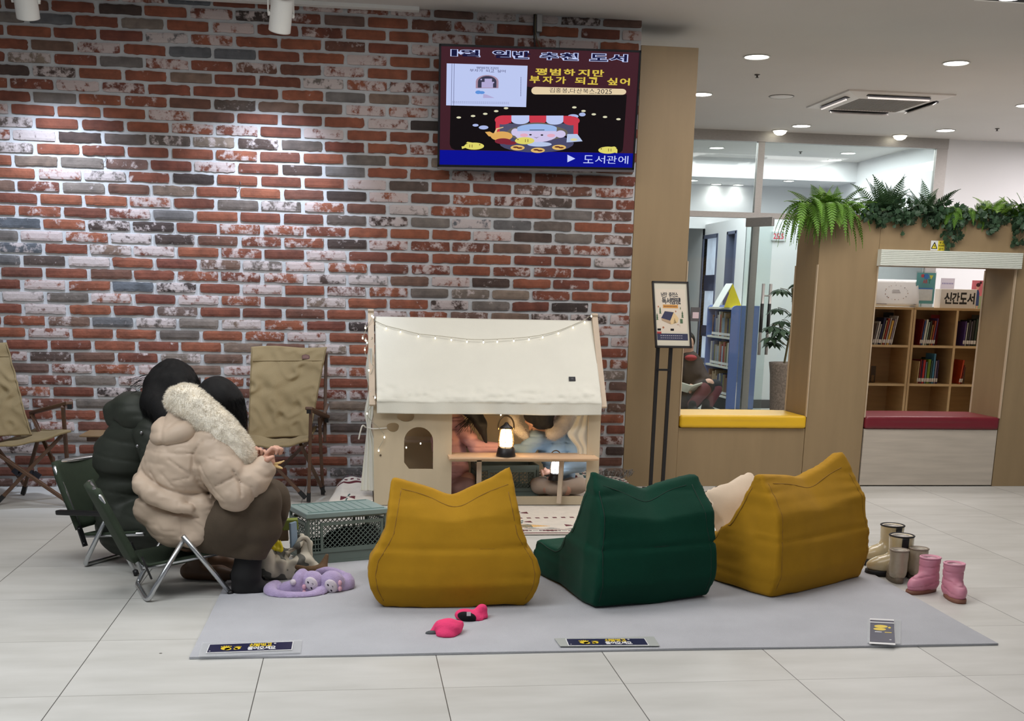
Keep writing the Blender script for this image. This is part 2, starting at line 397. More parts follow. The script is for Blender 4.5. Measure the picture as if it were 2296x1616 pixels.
# brick wall: every brick modelled, in one mesh, with a mortar bed behind
def brick_material():
    m = bpy.data.materials.new('reclaimed_brick'); m.use_nodes = True; N = m.node_tree.nodes; L = m.node_tree.links; b = N['Principled BSDF']
    at = N.new('ShaderNodeVertexColor'); at.layer_name = 'brick'; sp = N.new('ShaderNodeSeparateColor'); L.new(at.outputs[0], sp.inputs[0])
    tc = N.new('ShaderNodeTexCoord')
    sc = N.new('ShaderNodeVectorMath'); sc.operation = 'SCALE'; L.new(at.outputs[0], sc.inputs[0]); sc.inputs['Scale'].default_value = 31
    ad = N.new('ShaderNodeVectorMath'); L.new(tc.outputs['Object'], ad.inputs[0]); L.new(sc.outputs[0], ad.inputs[1])
    r = N.new('ShaderNodeValToRGB'); r.color_ramp.interpolation = 'LINEAR'; L.new(sp.outputs[0], r.inputs[0])
    cols = [(0, (52, 44, 42)), (.05, (70, 54, 48)), (.10, (100, 92, 86)), (.15, (98, 55, 42)), (.35, (114, 64, 48)), (.55, (130, 76, 54)), (.72, (106, 58, 46)), (.84, (96, 66, 54)), (.93, (122, 108, 96)), (1, (80, 84, 90))]
    r.color_ramp.elements[0].color = rgb(cols[0][1]); r.color_ramp.elements[1].position = 1; r.color_ramp.elements[1].color = rgb(cols[-1][1])
    for p, c in cols[1:-1]: e = r.color_ramp.elements.new(p); e.color = rgb(c)
    n1 = N.new('ShaderNodeTexNoise'); n1.inputs['Scale'].default_value = 14; n1.inputs['Detail'].default_value = 6; L.new(ad.outputs[0], n1.inputs[0])
    hs = N.new('ShaderNodeHueSaturation'); L.new(r.outputs[0], hs.inputs['Color'])
    mr = N.new('ShaderNodeMapRange'); mr.inputs[1].default_value = .3; mr.inputs[2].default_value = .7; mr.inputs[3].default_value = .72; mr.inputs[4].default_value = 1.3; L.new(n1.outputs[0], mr.inputs[0]); L.new(mr.outputs[0], hs.inputs['Value'])
    # old limewash left on some bricks
    n2 = N.new('ShaderNodeTexNoise'); n2.inputs['Scale'].default_value = 17; n2.inputs['Detail'].default_value = 9; n2.inputs['Roughness'].default_value = .68; L.new(ad.outputs[0], n2.inputs[0])
    a = N.new('ShaderNodeMath'); a.operation = 'ADD'; L.new(n2.outputs[0], a.inputs[0])
    k = N.new('ShaderNodeMath'); k.operation = 'MULTIPLY_ADD'; L.new(sp.outputs[1], k.inputs[0]); k.inputs[1].default_value = .44; k.inputs[2].default_value = -.315; L.new(k.outputs[0], a.inputs[1])
    st = N.new('ShaderNodeMapRange'); st.inputs[1].default_value = .48; st.inputs[2].default_value = .58; L.new(a.outputs[0], st.inputs[0])
    mul = N.new('ShaderNodeMath'); mul.operation = 'MULTIPLY'; L.new(st.outputs[0], mul.inputs[0]); mul.inputs[1].default_value = .82
    mx = N.new('ShaderNodeMix'); mx.data_type = 'RGBA'; L.new(mul.outputs[0], mx.inputs[0]); L.new(hs.outputs[0], mx.inputs[6]); mx.inputs[7].default_value = rgb(192, 180, 178)
    L.new(mx.outputs[2], b.inputs['Base Color']); b.inputs['Roughness'].default_value = .85
    bp = N.new('ShaderNodeBump'); bp.inputs['Strength'].default_value = .55; bp.inputs['Distance'].default_value = .004; n3 = N.new('ShaderNodeTexNoise'); n3.inputs['Scale'].default_value = 60; n3.inputs['Detail'].default_value = 6; L.new(ad.outputs[0], n3.inputs[0]); L.new(n3.outputs[0], bp.inputs['Height']); L.new(bp.outputs[0], b.inputs['Normal'])
    return m
MORTAR = mat('mortar', (184, 186, 188), .9, var=.05, vscale=9, bump=.35, bscale=90)
def brick_wall():
    rnd = random.Random(4); PX = .2625; PZ = .07225; bw = PX-.0215; bh = PZ-.0175
    X0, X1 = -4.6, 1.8
    ref = P(96, 558, WALL); refz = P(96, 546, WALL).z          # a joint and a course line measured on the wall
    V = []; F = []; C = []; j0 = math.floor(-refz/PZ)
    for j in range(j0, j0+44):
        z1 = refz+j*PZ; z0 = z1-bh
        if z1 < .02 or z0 > CEIL: continue
        z0 = max(z0, .004); z1 = min(z1, CEIL-.001)
        sh = ref.x+(.5*PX if j % 2 else 0)+rnd.uniform(-.006, .006)
        i0 = math.floor((X0-sh)/PX)
        for i in range(i0, i0+28):
            xa = sh+i*PX+.0107+rnd.uniform(-.002, .002); xb = xa+bw+rnd.uniform(-.003, .003)
            if xa < X0: continue
            if xa > X1-.03: continue
            xb = min(xb, X1)
            col = (rnd.random(), rnd.random(), rnd.random(), 1)
            nx, nz = 10, 4; d = .011+rnd.uniform(-.002, .003); k = len(V); a0 = rnd.uniform(0, 50)
            jag = rnd.choice((.0006, .0012, .0028))
            tz = rnd.uniform(-.0012, .0012)
            for a in range(nx+1):
                for b_ in range(nz+1):
                    fx = a/nx; fz = b_/nz; x = lerp(xa, xb, fx); z = lerp(z0, z1, fz)+tz*(fx-.5)*2
                    edge = (a in (0, nx)) or (b_ in (0, nz)); cor = (a in (0, nx)) and (b_ in (0, nz))
                    if edge:
                        x += rnd.uniform(-jag, jag); z += rnd.uniform(-jag, jag)
                    if cor: x += (.005 if a == 0 else -.005)*rnd.random(); z += (.004 if b_ == 0 else -.004)*rnd.random()
                    V.append((x, WALL-(d*(.72 if edge else 1))-rnd.uniform(0, .0008), z))
            for a in range(nx):
                for b_ in range(nz):
                    q = k+a*(nz+1)+b_; F.append((q, q+nz+1, q+nz+2, q+1)); C.append(col)
            ring = [a*(nz+1) for a in range(nx+1)]+[nx*(nz+1)+b_ for b_ in range(1, nz+1)]+[a*(nz+1)+nz for a in range(nx-1, -1, -1)]+[b_ for b_ in range(nz-1, 0, -1)]
            kb = len(V)
            for q in ring: x, y, z = V[k+q]; V.append((x, WALL+.001, z))
            m = len(ring)
            for q in range(m): F.append((k+ring[q], kb+q, kb+(q+1) % m, k+ring[(q+1) % m])); C.append(col)
    o = mesh_obj('wall_brick', V, F, [brick_material(), MORTAR]); me = o.data
    ca = me.color_attributes.new('brick', 'FLOAT_COLOR', 'CORNER'); buf = []
    for p, c in zip(me.polygons, C): buf += list(c)*p.loop_total
    # mortar bed and the body of the wall in the same object
    n0 = len(me.polygons)
    ca.data.foreach_set('color', buf)
    import bmesh
    bm = bmesh.new(); bm.from_mesh(me)
    vs = [bm.verts.new(p) for p in [(x, y, z) for x in (X0, X1) for y in (WALL, WALL+.42) for z in (0, CEIL)]]
    for f in [(0, 1, 3, 2), (4, 6, 7, 5), (0, 4, 5, 1), (2, 3, 7, 6), (0, 2, 6, 4), (1, 5, 7, 3)]:
        q = bm.faces.new([vs[i] for i in f]); q.material_index = 1
    bmesh.ops.recalc_face_normals(bm, faces=bm.faces); bm.to_mesh(me); bm.free()
    for p in me.polygons: p.use_smooth = False
    return struct(o)
brick_wall()
mb = MB(); mb.box(-4.6, P(940, 25, WALL-.05).x, WALL-.07, WALL-.012, CEIL-.022, CEIL-.0005); struct(mb.build('trim_1', mat('track_white', (228, 228, 226), .5, var=0)))

# far rooms behind the play corner
LIBZ = 17.2
mb = MB(); mb.box(6.17, 6.27, GL-.02, GL+.1, 0, CEIL); mb.box(6.17, 10, GL, GL+.12, 0, CEIL); struct(mb.build('wall_right', WHITEW))
# ---------------------------------------------------------------- glass wall and the reading room behind it
STEEL = mat('brushed_steel', (172, 168, 164), .45, .55, var=.08, vscale=30, stretch=(1, 1, 8))
DSTEEL = mat('dark_steel', (92, 88, 86), .35, .9, var=.05)
def glass_material():
    m = bpy.data.materials.new('clear_glass'); m.use_nodes = True; N = m.node_tree.nodes; L = m.node_tree.links
    N.remove(N['Principled BSDF']); o = N['Material Output']
    t = N.new('ShaderNodeBsdfTransparent'); t.inputs[0].default_value = (.90, .94, .93, 1); g = N.new('ShaderNodeBsdfGlossy'); g.inputs['Roughness'].default_value = .03
    fr = N.new('ShaderNodeFresnel'); fr.inputs['IOR'].default_value = 1.45; nz = N.new('ShaderNodeTexNoise'); nz.inputs['Scale'].default_value = 2
    ml = N.new('ShaderNodeMath'); ml.operation = 'MULTIPLY'; L.new(fr.outputs[0], ml.inputs[0]); ml.inputs[1].default_value = .9
    mx = N.new('ShaderNodeMixShader'); L.new(ml.outputs[0], mx.inputs[0]); L.new(t.outputs[0], mx.inputs[1]); L.new(g.outputs[0], mx.inputs[2]); L.new(mx.outputs[0], o.inputs[0])
    return m
GLASS = glass_material()
def pbox(name, x0, x1, y0, y1, z0, z1, m, parent=None, b=0.0):
    mb = MB(); mb.box(x0, x1, y0, y1, z0, z1); o = mb.build(name, m, parent)
    if b: bev(o, b)
    return o
win = bpy.data.objects.new('window_1', None); win.location = (3.4, GL, 0); link(win); struct(win)
pbox('header_rail', 1.0, 6.17, GL-.04, GL+.04, 2.83, CEIL, STEEL, win)
pbox('transom_rail', 1.0, 6.17, GL-.035, GL+.035, 2.08, 2.135, STEEL, win)
for x in (1.4, 2.8): pbox('mullion', x, x+.07, GL-.03, GL+.03, 0, 2.83, STEEL, win)
pbox('mullion', 4.12, 4.19, GL-.03, GL+.03, 0, 2.83, STEEL, win)
pbox('mullion', 6.05, 6.17, GL-.03, GL+.03, 0, 2.83, STEEL, win)
for x0, x1, z0, z1 in ((1.47, 2.8, .0, 2.83), (2.87, 4.12, 2.135, 2.83), (4.19, 6.05, 2.135, 2.83), (4.19, 6.05, 0, 2.08)):
    pbox('glass_pane', x0, x1, GL-.006, GL+.006, z0, z1, GLASS, win)
# glass door standing open towards the hall
hg = Vector((4.05, GL-.03, 0)); tip = G(1735, 486, 2.08); tip = Vector((tip.x, tip.y, 0)); dd = (tip-hg); dl = dd.length; dn = dd.normalized(); pn = Vector((-dn.y, dn.x, 0))
dr = bpy.data.objects.new('door_1', None); dr.location = hg; link(dr); struct(dr)
mb = MB(); mb.bar(hg+Vector((0, 0, 1.04)), tip+Vector((0, 0, 1.04)), .012, 2.06); mb.build('glass_leaf', GLASS, dr)
mb = MB(); mb.bar(hg+Vector((0, 0, 2.035)), tip+Vector((0, 0, 2.035)), .045, .09); bev(mb.build('top_rail', STEEL, dr), .004)
mb = MB(); mb.bar(hg+Vector((0, 0, .05)), tip+Vector((0, 0, .05)), .045, .09); mb.build('bottom_rail', STEEL, dr)
hp = lerp(hg, tip, .93)
for s in (-1, 1):
    q = hp+pn*s*.062
    mb = MB(); mb.tube([q+Vector((0, 0, .70)), q+Vector((0, 0, 1.42))], .016, 14); h = mb.build('pull_handle', STEEL, dr, True)
    mb = MB(); mb.tube([q+Vector((0, 0, .93)), q+Vector((0, 0, 1.22))], .018, 14); mb.build('grip', mat('black_rubber', (22, 20, 20), .6, var=0), h, True)
    for z in (.86, 1.30):
        mb = MB(); mb.tube([q+Vector((0, 0, z)), hp+Vector((0, 0, z))], .008, 8); mb.build('standoff', STEEL, h, True)
# reading room walls
SWX, FWY = 4.56, 13.45
mb = MB(); mb.box(SWX+.0, 10, FWY, FWY+.1, 0, 2.2); struct(mb.build('wall_reading_room', WHITEW))
mb = MB()
ys = [FWY+.1, 13.98, 14.34, 14.72, 15.35, 19]
for a, b_ in ((ys[0], ys[1]), (ys[2], ys[3]), (ys[4], ys[5])): mb.box(SWX, SWX+.1, a, b_, 0, 2.2)
mb.box(SWX, SWX+.1, ys[1], ys[2], 2.06, 2.2); mb.box(SWX, SWX+.1, ys[3], ys[4], 2.06, 2.2); mb.box(SWX, SWX+.1, ys[3], ys[4], 0, .45)
struct(mb.build('wall_side', WHITEW))
mb = MB(); mb.box(-6, 10, 19, 19.1, 0, CEIL); struct(mb.build('wall_back', WHITEW))
mb = MB(); mb.box(1.0, 10, 14.38, 15.3, 2.70, CEIL); mb.box(1.0, SWX, 15.3, 15.4, 2.15, CEIL); mb.box(SWX, 10, 15.3, 15.4, 0, CEIL); mb.box(6.17, 6.27, GL+.1, 15.3, 2.2, CEIL); struct(mb.build('trim_2', WHITEW))
pbox('baseboard_reading_room', SWX+.01, 10, FWY-.012, FWY, 0, .1, mat('dark_baseboard', (52, 50, 52), .6, var=0))['kind'] = 'structure'
BLUE = mat('blue_painted_board', (104, 122, 178), .5, var=.04)
DBLUE = mat('blue_grey_frame', (92, 98, 122), .5, var=.04)
OUT = mat('daylight_outside', (196, 206, 226), .9, var=.35, vscale=3.5, emit=.55)
w2 = bpy.data.objects.new('window_2', None); w2.location = (SWX, 15, .45); link(w2); struct(w2)
mb = MB(); y0, y1 = ys[3], ys[4]; mb.box(SWX-.01, SWX+.14, y0-.005, y0+.03, .45, 2.06); mb.box(SWX-.01, SWX+.14, y1-.05, y1+.005, .45, 2.06); mb.box(SWX-.01, SWX+.14, y0, y1, 2.02, 2.065); mb.box(SWX-.01, SWX+.14, y0, y1, .44, .5); mb.build('window_frame', DBLUE, w2)
pbox('window_view', SWX+.04, SWX+.05, y0+.03, y1-.05, .5, 2.02, OUT, w2)
mb = MB(); mb.box(SWX+.02, SWX+.038, y0, y1, 1.36, 1.56); mb.box(SWX+.02, SWX+.038, y0, y1, .78, .92); mb.build('window_bar', mat('navy_bar', (22, 44, 84), .5, var=0), w2)
w3 = bpy.data.objects.new('door_2', None); w3.location = (SWX, 14.16, 0); link(w3); struct(w3)
mb = MB(); y0, y1 = ys[1], ys[2]; mb.box(SWX-.01, SWX+.2, y0-.005, y0+.04, 0, 2.06); mb.box(SWX-.01, SWX+.2, y1-.04, y1+.005, 0, 2.06); mb.box(SWX-.01, SWX+.2, y0, y1, 2.03, 2.065); mb.build('door_frame', DBLUE, w3)
pbox('door_leaf', SWX+.07, SWX+.11, y0+.18, y1-.04, 0, 2.03, DBLUE, w3)
pbox('door_gap', SWX+.09, SWX+.12, y0+.04, y0+.18, 0, 2.03, mat('dark_gap', (24, 24, 30), .8, var=0), w3)
for z in (1.1, 1.65):
    mb = MB(); mb.box(SWX+.05, SWX+.075, y0+.14, y0+.22, z, z+.11); mb.build('hinge', DSTEEL, w3)
# temperature display on the reading room wall
t = root('temperature_display', (4.93, FWY, 1.98), 'small wall display with red digits seen through the glass door', 'display')
pbox('casing', 4.80, 4.96, FWY-.02, FWY, 1.93, 2.03, mat('display_glass', (206, 210, 212), .3, var=0), t)
A = Art(Vector((4.82, FWY-.0215, 1.95)), (.12, 0, 0), (0, 0, .06), t); mb = MB(); A.text(mb, '25.5', 0, 0, 1, 1, .02); A.done(mb, 'digits', screen_mat('red_led', (240, 90, 110), 1.0))
# notice on the fixed glass, mostly behind the poster
t = root('glass_notice', P(1560, 705, GL-.05), 'small dark-framed notice on the glass beside the poster', 'notice')
a = P(1552, 720, GL-.05); b_ = P(1570, 689, GL-.05); pbox('plate', a.x-.02, b_.x, GL-.05, GL-.04, a.z, b_.z, mat('notice_grey', (92, 90, 92), .5, var=0), t)
pbox('card', a.x, b_.x-.012, GL-.054, GL-.05, a.z+.03, b_.z-.05, mat('notice_pink', (222, 200, 206), .6, var=0), t)
pbox('glass_strip', 2.87, 4.12, GL-.006, GL+.006, 0, 2.08, GLASS, win)['label'] = 'fixed glass pane left of the door'

# ---------------------------------------------------------------- plywood partition with two window seats
PLY = mat('maple_plywood', (150, 128, 95), .5, var=.07, vscale=3.5, stretch=(3, 3, .35), bump=.04, bscale=30, rvar=.06)
PLYE = mat('plywood_edge', (196, 176, 148), .6, var=.05, vscale=20)
PALEW = mat('pale_ash_laminate', (188, 178, 164), .5, var=.10, vscale=5, stretch=(.5, 1, 6))
pt = root('wooden_partition', (3.1, 7.85, 0), 'tall tan plywood partition with two window seats beside the brick wall', 'partition')
Y0, Y1 = WALL, 8.06
pbox('column', 1.802, 2.172, Y0-.004, Y1, 0, 2.79, PLY, pt, .002)
pbox('bench_panel', 2.174, 3.068, Y0+.004, Y1, 0, .400, PLY, pt, .002)
pbox('pillar', 3.07, 3.484, Y0, Y1, 0, 1.815, PLY, pt, .002)
pbox('top_panel', 3.485, 4.480, Y0, Y1, 1.50, 1.815, PLY, pt)
pbox('side_panel', 4.481, 6.0, Y0, Y1, 0, 1.815, PLY, pt, .002)
pbox('lower_panel', 3.492, 4.473, Y0-.006, Y1, 0.008, .400, PALEW, pt, .002)['label'] = 'pale grey wood-grain panel under the red cushion'
for x, s in ((2.172, 1), (3.069, -1), (3.484, 1), (4.481, -1)):
    mb = MB(); mb.box(min(x, x+s*.006), max(x, x+s*.006), Y0-.010, Y0+.012, .48, 1.49); mb.box(min(x, x+s*.005), max(x, x+s*.005), Y1-.012, Y1+.004, .48, 1.49); mb.build('edge_strip', PLYE, pt)
# ribbed white lintel
prof = [(0, 0)]
for i in range(9): z = .002+i*.0116; prof += [(.052, z), (.055, z+.002), (.055, z+.0085), (.049, z+.0105)]
prof += [(0, .107)]
mb = MB(); mb.prism(prof, lambda d, z, x: Vector((x, Y0-d, 1.492+z)), 3.478, 4.486); o = mb.build('lintel', mat('white_slat', (226, 230, 220), .45, var=0), pt); o['label'] = 'white ribbed lintel over the right opening'
def cushion(x0, x1, m, label):
    s = Soft(); s.rbox(((x0+x1)/2, (Y0-.02+Y1)/2, .4445), ((x1-x0)/2, (Y1-Y0+.02)/2, .0425), .012)
    s.disp = lambda p: -.003*np.sin((p[:, 0]-x0)/(x1-x0)*PI)*(p[:, 2] > .45)+.0007*vnoise(p*30)
    o = s.build('seat_cushion', m, h=.0095); return tag(o, label, 'cushion')
cushion(2.178, 3.064, mat('yellow_vinyl', (232, 184, 34), .38, var=.02), 'glossy yellow bench cushion in the opening beside the poster stand')
cushion(3.490, 4.474, mat('wine_vinyl', (116, 30, 42), .36, var=.02), 'dark red bench cushion in the right opening below the wooden bookshelf')
# warning sticker
a = P(2086, 561, Y0-.002); b_ = P(2119, 540, Y0-.002)
t = root('warning_sticker', (a.x, Y0, a.z), 'small white and yellow electrical warning sticker above the ribbed lintel', 'sticker')
A = Art((a.x, Y0-.001, a.z), (b_.x-a.x, 0, 0), (0, 0, b_.z-a.z), t)
mb = MB(); A.rect(mb, 0, 0, 1, 1); A.done(mb, 'white_ground', mat('paper_white', (228, 230, 228), .5, var=0))
mb = MB(); A.rect(mb, .52, 0, 1, 1); A.poly(mb, [(.06, .18), (.46, .18), (.26, .82)]); A.done(mb, 'yellow_field', mat('sign_yellow', (232, 214, 60), .5, var=0))
mb = MB()
for (x0, z0), (x1, z1) in (((.06, .18), (.46, .18)), ((.46, .18), (.26, .82)), ((.26, .82), (.06, .18))):
    d = Vector((x1-x0, (z1-z0))); n = Vector((-d.y, d.x)).normalized()*.03; A.poly(mb, [(x0-n.x, z0-n.y), (x1-n.x, z1-n.y), (x1+n.x, z1+n.y), (x0+n.x, z0+n.y)])
A.poly(mb, [(.29, .62), (.22, .42), (.27, .42), (.24, .24), (.32, .48), (.27, .48)])
INK = mat('printing_black', (26, 26, 28), .5, var=0)
for i, s in enumerate(('경고', '무단조작', '금지')): A.text(mb, s, .60-(.05 if i == 1 else 0), .70-.32*i, .92+(.05 if i == 1 else 0), .92-.32*i, .02)
A.done(mb, 'warning_print', INK)

# ---------------------------------------------------------------- greenery along the top of the partition
def leafmat(name, c, v=.25): return mat(name, c, .5, var=v, vscale=14, spec=.35)
FERN = leafmat('fern_green', (92, 134, 44)); FERND = leafmat('fern_dark', (56, 84, 50)); FERNL = leafmat('fern_light', (122, 160, 62)); IVY = leafmat('ivy_leaf', (50, 76, 52), .45); STEM = mat('plant_stem', (84, 78, 48), .7)
def frond(mb, base, dirv, L, droop, wid, rnd, n=20):
    wid *= 1.45
    d = Vector(dirv).normalized(); side = d.cross(Vector((0, 0, 1)));
    side = side.normalized() if side.length > .05 else Vector((1, 0, 0)); roll = rnd.uniform(-.6, .6)
    p = Vector(base); pts = []
    for i in range(n+1):
        t = i/n; pts.append(p.copy()); d = (d+Vector((0, 0, -droop/n))).normalized(); p = p+d*(L/n)
    mb.tube(pts[::3]+[pts[-1]], .0016, 4, cap=False)
    for i in range(2, n):
        t = i/n; d = (pts[i+1]-pts[i]).normalized(); up = side.cross(d); w_ = wid*math.sin(PI*min(1, (t*.92+.12)))**.8*(1-t*.55)
        for s in (-1, 1):
            sv = (side*math.cos(roll)+up*math.sin(roll))*s; tipv = (sv+d*.55+Vector((0, 0, -.15))).normalized()*w_
            b0 = pts[i]-d*(L/n*.34); b1 = pts[i]+d*(L/n*.34); m = pts[i]+tipv*.55+d*.002
            q = up*.002
            mb.add([b0, b1, m+d*L/n*.36+q, pts[i]+tipv, m-d*L/n*.36+q], [(0, 1, 2, 3, 4)])
def fern(c, n, L, wid, m, label, rnd, up=.8, droop=(1.0, 2.2), spread=1.0, front=0.3, cat='plant'):
    t = root('fern', c, label, cat); mb = MB()
    for i in range(n):
        a = rnd.uniform(0, 2*PI); el = rnd.uniform(-.1, up)
        dv = Vector((math.cos(a)*spread, math.sin(a)*.5-front*rnd.random(), .25+el*1.3)); frond(mb, Vector(c)+Vector((rnd.uniform(-.06, .06), rnd.uniform(-.04, .04), 0)), dv, L*rnd.uniform(.6, 1.1), rnd.uniform(*droop), wid, rnd)
    mb.build('fronds', m, t); return t
rn = random.Random(11)
def top(u, dy=.12, dz=.0): q = P(u, 470, WALL+dy); return (q.x, q.y, 1.815+dz)
def hang(u, n, L, m, label, wid=.035, dr=(2.6, 4.2)):
    c = P(u, 455, WALL-.01); c = Vector((c.x, WALL+.02, 1.86)); t = root('fern', c, label, 'plant'); mb = MB()
    for i in range(n):
        a = rn.uniform(-.15, PI+.15); dv = Vector((math.cos(a)*1.1, -math.sin(a)*.5-.12, rn.uniform(.1, .9)))
        frond(mb, c+Vector((rn.uniform(-.12, .12), rn.uniform(-.03, .08), 0)), dv, L*rn.uniform(.55, 1.1), rn.uniform(*dr), wid, rn)
    mb.build('fronds', m, t); return t
hang(1848, 64, .37, FERN, 'large bright green fern spilling over the left end of the partition top', .038)
fern(top(1838, .08, .01), 34, .24, .046, FERNL, 'pale green upright fern tucked behind the large one at the partition end', rn, 1.5, (.8, 2.4), 1.0, .5)
fern(top(1880, .06, .01), 34, .25, .044, FERN, 'bright green fern standing right behind the large spilling one', rn, 1.4, (1.0, 2.6), 1.0, .5)
fern(top(1985, .10, .02), 30, .27, .050, FERND, 'dark upright fern in the middle of the greenery, the tallest one', rn, 1.9, (.3, 1.5))
fern(top(2085, .10, .02), 28, .25, .050, FERND, 'dark feathery fern rising just right of the tallest fern', rn, 1.7, (.4, 1.7))
hang(2150, 30, .20, FERN, 'mid green fern drooping above the warning sticker', .034)
fern(top(2218, .06, .02), 26, .18, .042, FERNL, 'light green fern in the greenery right of the mullion', rn, 1.4, (.8, 2.2))
fern(top(2290, .06, .02), 28, .18, .042, FERN, 'green fern at the right edge of the photo', rn, 1.4, (.8, 2.2))
# ivy garland: one plant per stretch
def ivy(u0, u1, label, seed, dens=150, hangs=()):
    r = random.Random(seed); t = root('ivy', top((u0+u1)/2), label, 'plant'); mb = MB(); st = MB()
    x0 = top(u0)[0]; x1 = top(u1)[0]
    st.tube(spline([(lerp(x0, x1, i/6), WALL+.03+r.uniform(-.03, .03), 1.83+r.uniform(-.01, .02)) for i in range(7)], 4), .004, 6); cs = []
    for i in range(dens): cs.append(Vector((r.uniform(x0, x1), WALL+.05+r.uniform(-.13, .13), 1.83+r.gauss(.005, .036))))
    for hu, hl in hangs:
        hx = top(hu)[0]; pts = spline([(hx, WALL-.0, 1.82), (hx+.01, WALL-.05, 1.79), (hx-.01, WALL-.045, 1.82-hl*.5), (hx+.015, WALL-.03, 1.82-hl)], 5); st.tube(pts, .002, 5)
        for q in pts:
            for _ in range(3): cs.append(q+Vector((r.uniform(-.035, .035), r.uniform(-.02, .02), r.uniform(-.02, .02))))
    for c in cs:
        s = r.uniform(.014, .026); R = Matrix.Rotation(r.uniform(-1.2, 1.2), 3, 'Z') @ Matrix.Rotation(r.uniform(-.5, .9), 3, 'X') @ Matrix.Rotation(r.uniform(0, 2*PI), 3, 'Y')
        sh = [(0, -.9), (.55, -.75), (.95, -.2), (.6, 0), (.7, .55), (.25, .4), (0, 1.15), (-.25, .4), (-.7, .55), (-.6, 0), (-.95, -.2), (-.55, -.75)]
        if c.y > WALL-.015 and c.z < 1.83: c.y = WALL-.02
        mb.add([c]+[c+R @ Vector((a*s, .12*s*abs(a), b_*s)) for a, b_ in sh], [(0, 1+k, 1+(k+1) % 12) for k in range(12)])
    mb.build('leaves', IVY, t); st.build('vine', STEM, t); return t
ivy(1915, 2020, 'dark ivy on the partition top between the large fern and the tallest fern', 3, 190, ((1955, .06), (2000, .05)))
ivy(2020, 2130, 'dark ivy below the tall feathery ferns with a long hanging strand', 4, 210, ((2108, .20), (2070, .06), (2125, .13)))
ivy(2130, 2330, 'dark ivy along the right end of the partition top', 5, 260, ((2262, .17), (2205, .09), (2290, .08)))
# ---------------------------------------------------------------- wooden bookshelf seen through the right opening
OAK = mat('oak_board', (190, 158, 112), .5, var=.10, vscale=4, stretch=(.6, 1, 7)); OAKE = mat('oak_front_edge', (214, 186, 142), .5, var=.05, vscale=10)
SY = 8.8
def shelf_unit(x0, x1, dividers, label, yo=0.0):
    y = SY+yo; D = .30; T = .018; t = root('bookshelf', ((x0+x1)/2, y+.15, 0), label, 'bookshelf'); lv = [.04, .335, .632, .932, 1.222]
    mb = MB(); mb.box(x0, x1, y+D-.006, y+D, .0, lv[-1]); mb.build('back_panel', OAK, t)
    for x in (x0, x1-T): pbox('side_panel', x, x+T, y, y+D-.006, 0, lv[-1], OAK, t)
    for x in dividers: pbox('divider', x, x+T, y+.004, y+D-.006, 0, lv[-1]-T, OAK, t)
    xs = [x0]+list(dividers)+[x1-T]
    for z in lv:
        n = 'top_board' if z == lv[-1] else 'shelf_board'
        pbox(n, x0+T if z < 1 else x0, x1-T if z < 1 else x1, y+.002 if z < 1 else y-.004, y+D-.006, z-T, z, OAK, t)
    mb = MB()
    for x in xs: mb.box(x, x+T, y-.0035, y, 0, lv[-1]-T)
    for z in lv[:-1]: mb.box(x0+T, x1-T, y-.0015, y+.002, z-T, z)
    mb.build('edge_banding', OAKE, t); return t
xa = P(2049, 690, SY).x; xb = P(2057, 690, SY).x
shelf_unit(xa-.80, xa, [xa-.409], 'oak cube bookshelf with leaning books behind the red window seat')
xd = P(2147, 700, SY).x
shelf_unit(xa+.012, xa+1.16, [xd, xd+.385], 'oak cube bookshelf carrying the new-book sign, right of its twin', .015)
BOOKMATS = {}
def bmat(c):
    if c not in BOOKMATS: BOOKMATS[c] = mat('book_cover_%d_%d_%d' % c, c, .45, var=.12, vscale=40)
    return BOOKMATS[c]
PAGES = mat('book_pages', (226, 220, 206), .8, var=.03); LABELW = mat('spine_label_white', (232, 230, 228), .5, var=0)
ORD = ['first', 'second', 'third', 'fourth', 'fifth', 'sixth', 'seventh', 'eighth', 'ninth', 'tenth', 'eleventh', 'twelfth', 'thirteenth', 'fourteenth', 'fifteenth']
def one_book(loc, th, h, d, lean, c, label, group, axis='x', lab=True):
    "a book standing at loc; spine towards -y (or towards -x for axis y)"
    t = root('book', loc, label, 'book', group)
    R = Matrix.Rotation(lean, 4, 'Y'); Z = Matrix.Rotation(-PI/2, 4, 'Z') if axis == 'y' else Matrix.Identity(4)
    M = Matrix.Translation(loc) @ Z @ R
    mb = MB(); mb.box(0, th, 0, .003, 0, h, M); mb.box(0, .002, 0, d, 0, h, M); mb.box(th-.002, th, 0, d, 0, h, M); mb.build('cover', bmat(c), t)
    mb = MB(); mb.box(.002, th-.002, .003, d-.004, .003, h-.003, M); mb.build('pages', PAGES, t)
    if lab: mb = MB(); mb.box(.0005, th-.0005, -.0008, 0, .014, .042, M); mb.build('spine_label', LABELW, t)
    return t
def row(x, z, specs, lean, where, group, y=SY+.03):
    for i, (cn, c, th, h) in enumerate(specs):
        one_book(Vector((x, y, z)), th, h, .14, lean, c, '%s book, %s from the left %s' % (cn, ORD[i], where), group); x += th+.0012+(.001 if lean else 0)
Z2, Z1 = .933, .633
x1 = P(1956, 765, SY+.03).x
row(x1, Z2, [('grey', (120, 112, 110), .012, .165), ('white', (206, 206, 204), .016, .18), ('pale grey', (190, 190, 188), .012, .16), ('navy', (30, 36, 72), .022, .21), ('cream', (222, 206, 160), .010, .19), ('brick red', (160, 66, 48), .018, .205), ('silver', (196, 192, 196), .012, .21), ('yellow', (220, 176, 84), .02, .19), ('lilac', (176, 160, 176), .012, .20), ('white', (224, 222, 222), .010, .225)], .16, 'on the top shelf of the left bookshelf', 'books leaning on the top shelf of the left bookshelf')
x2 = P(2062, 768, SY+.04).x
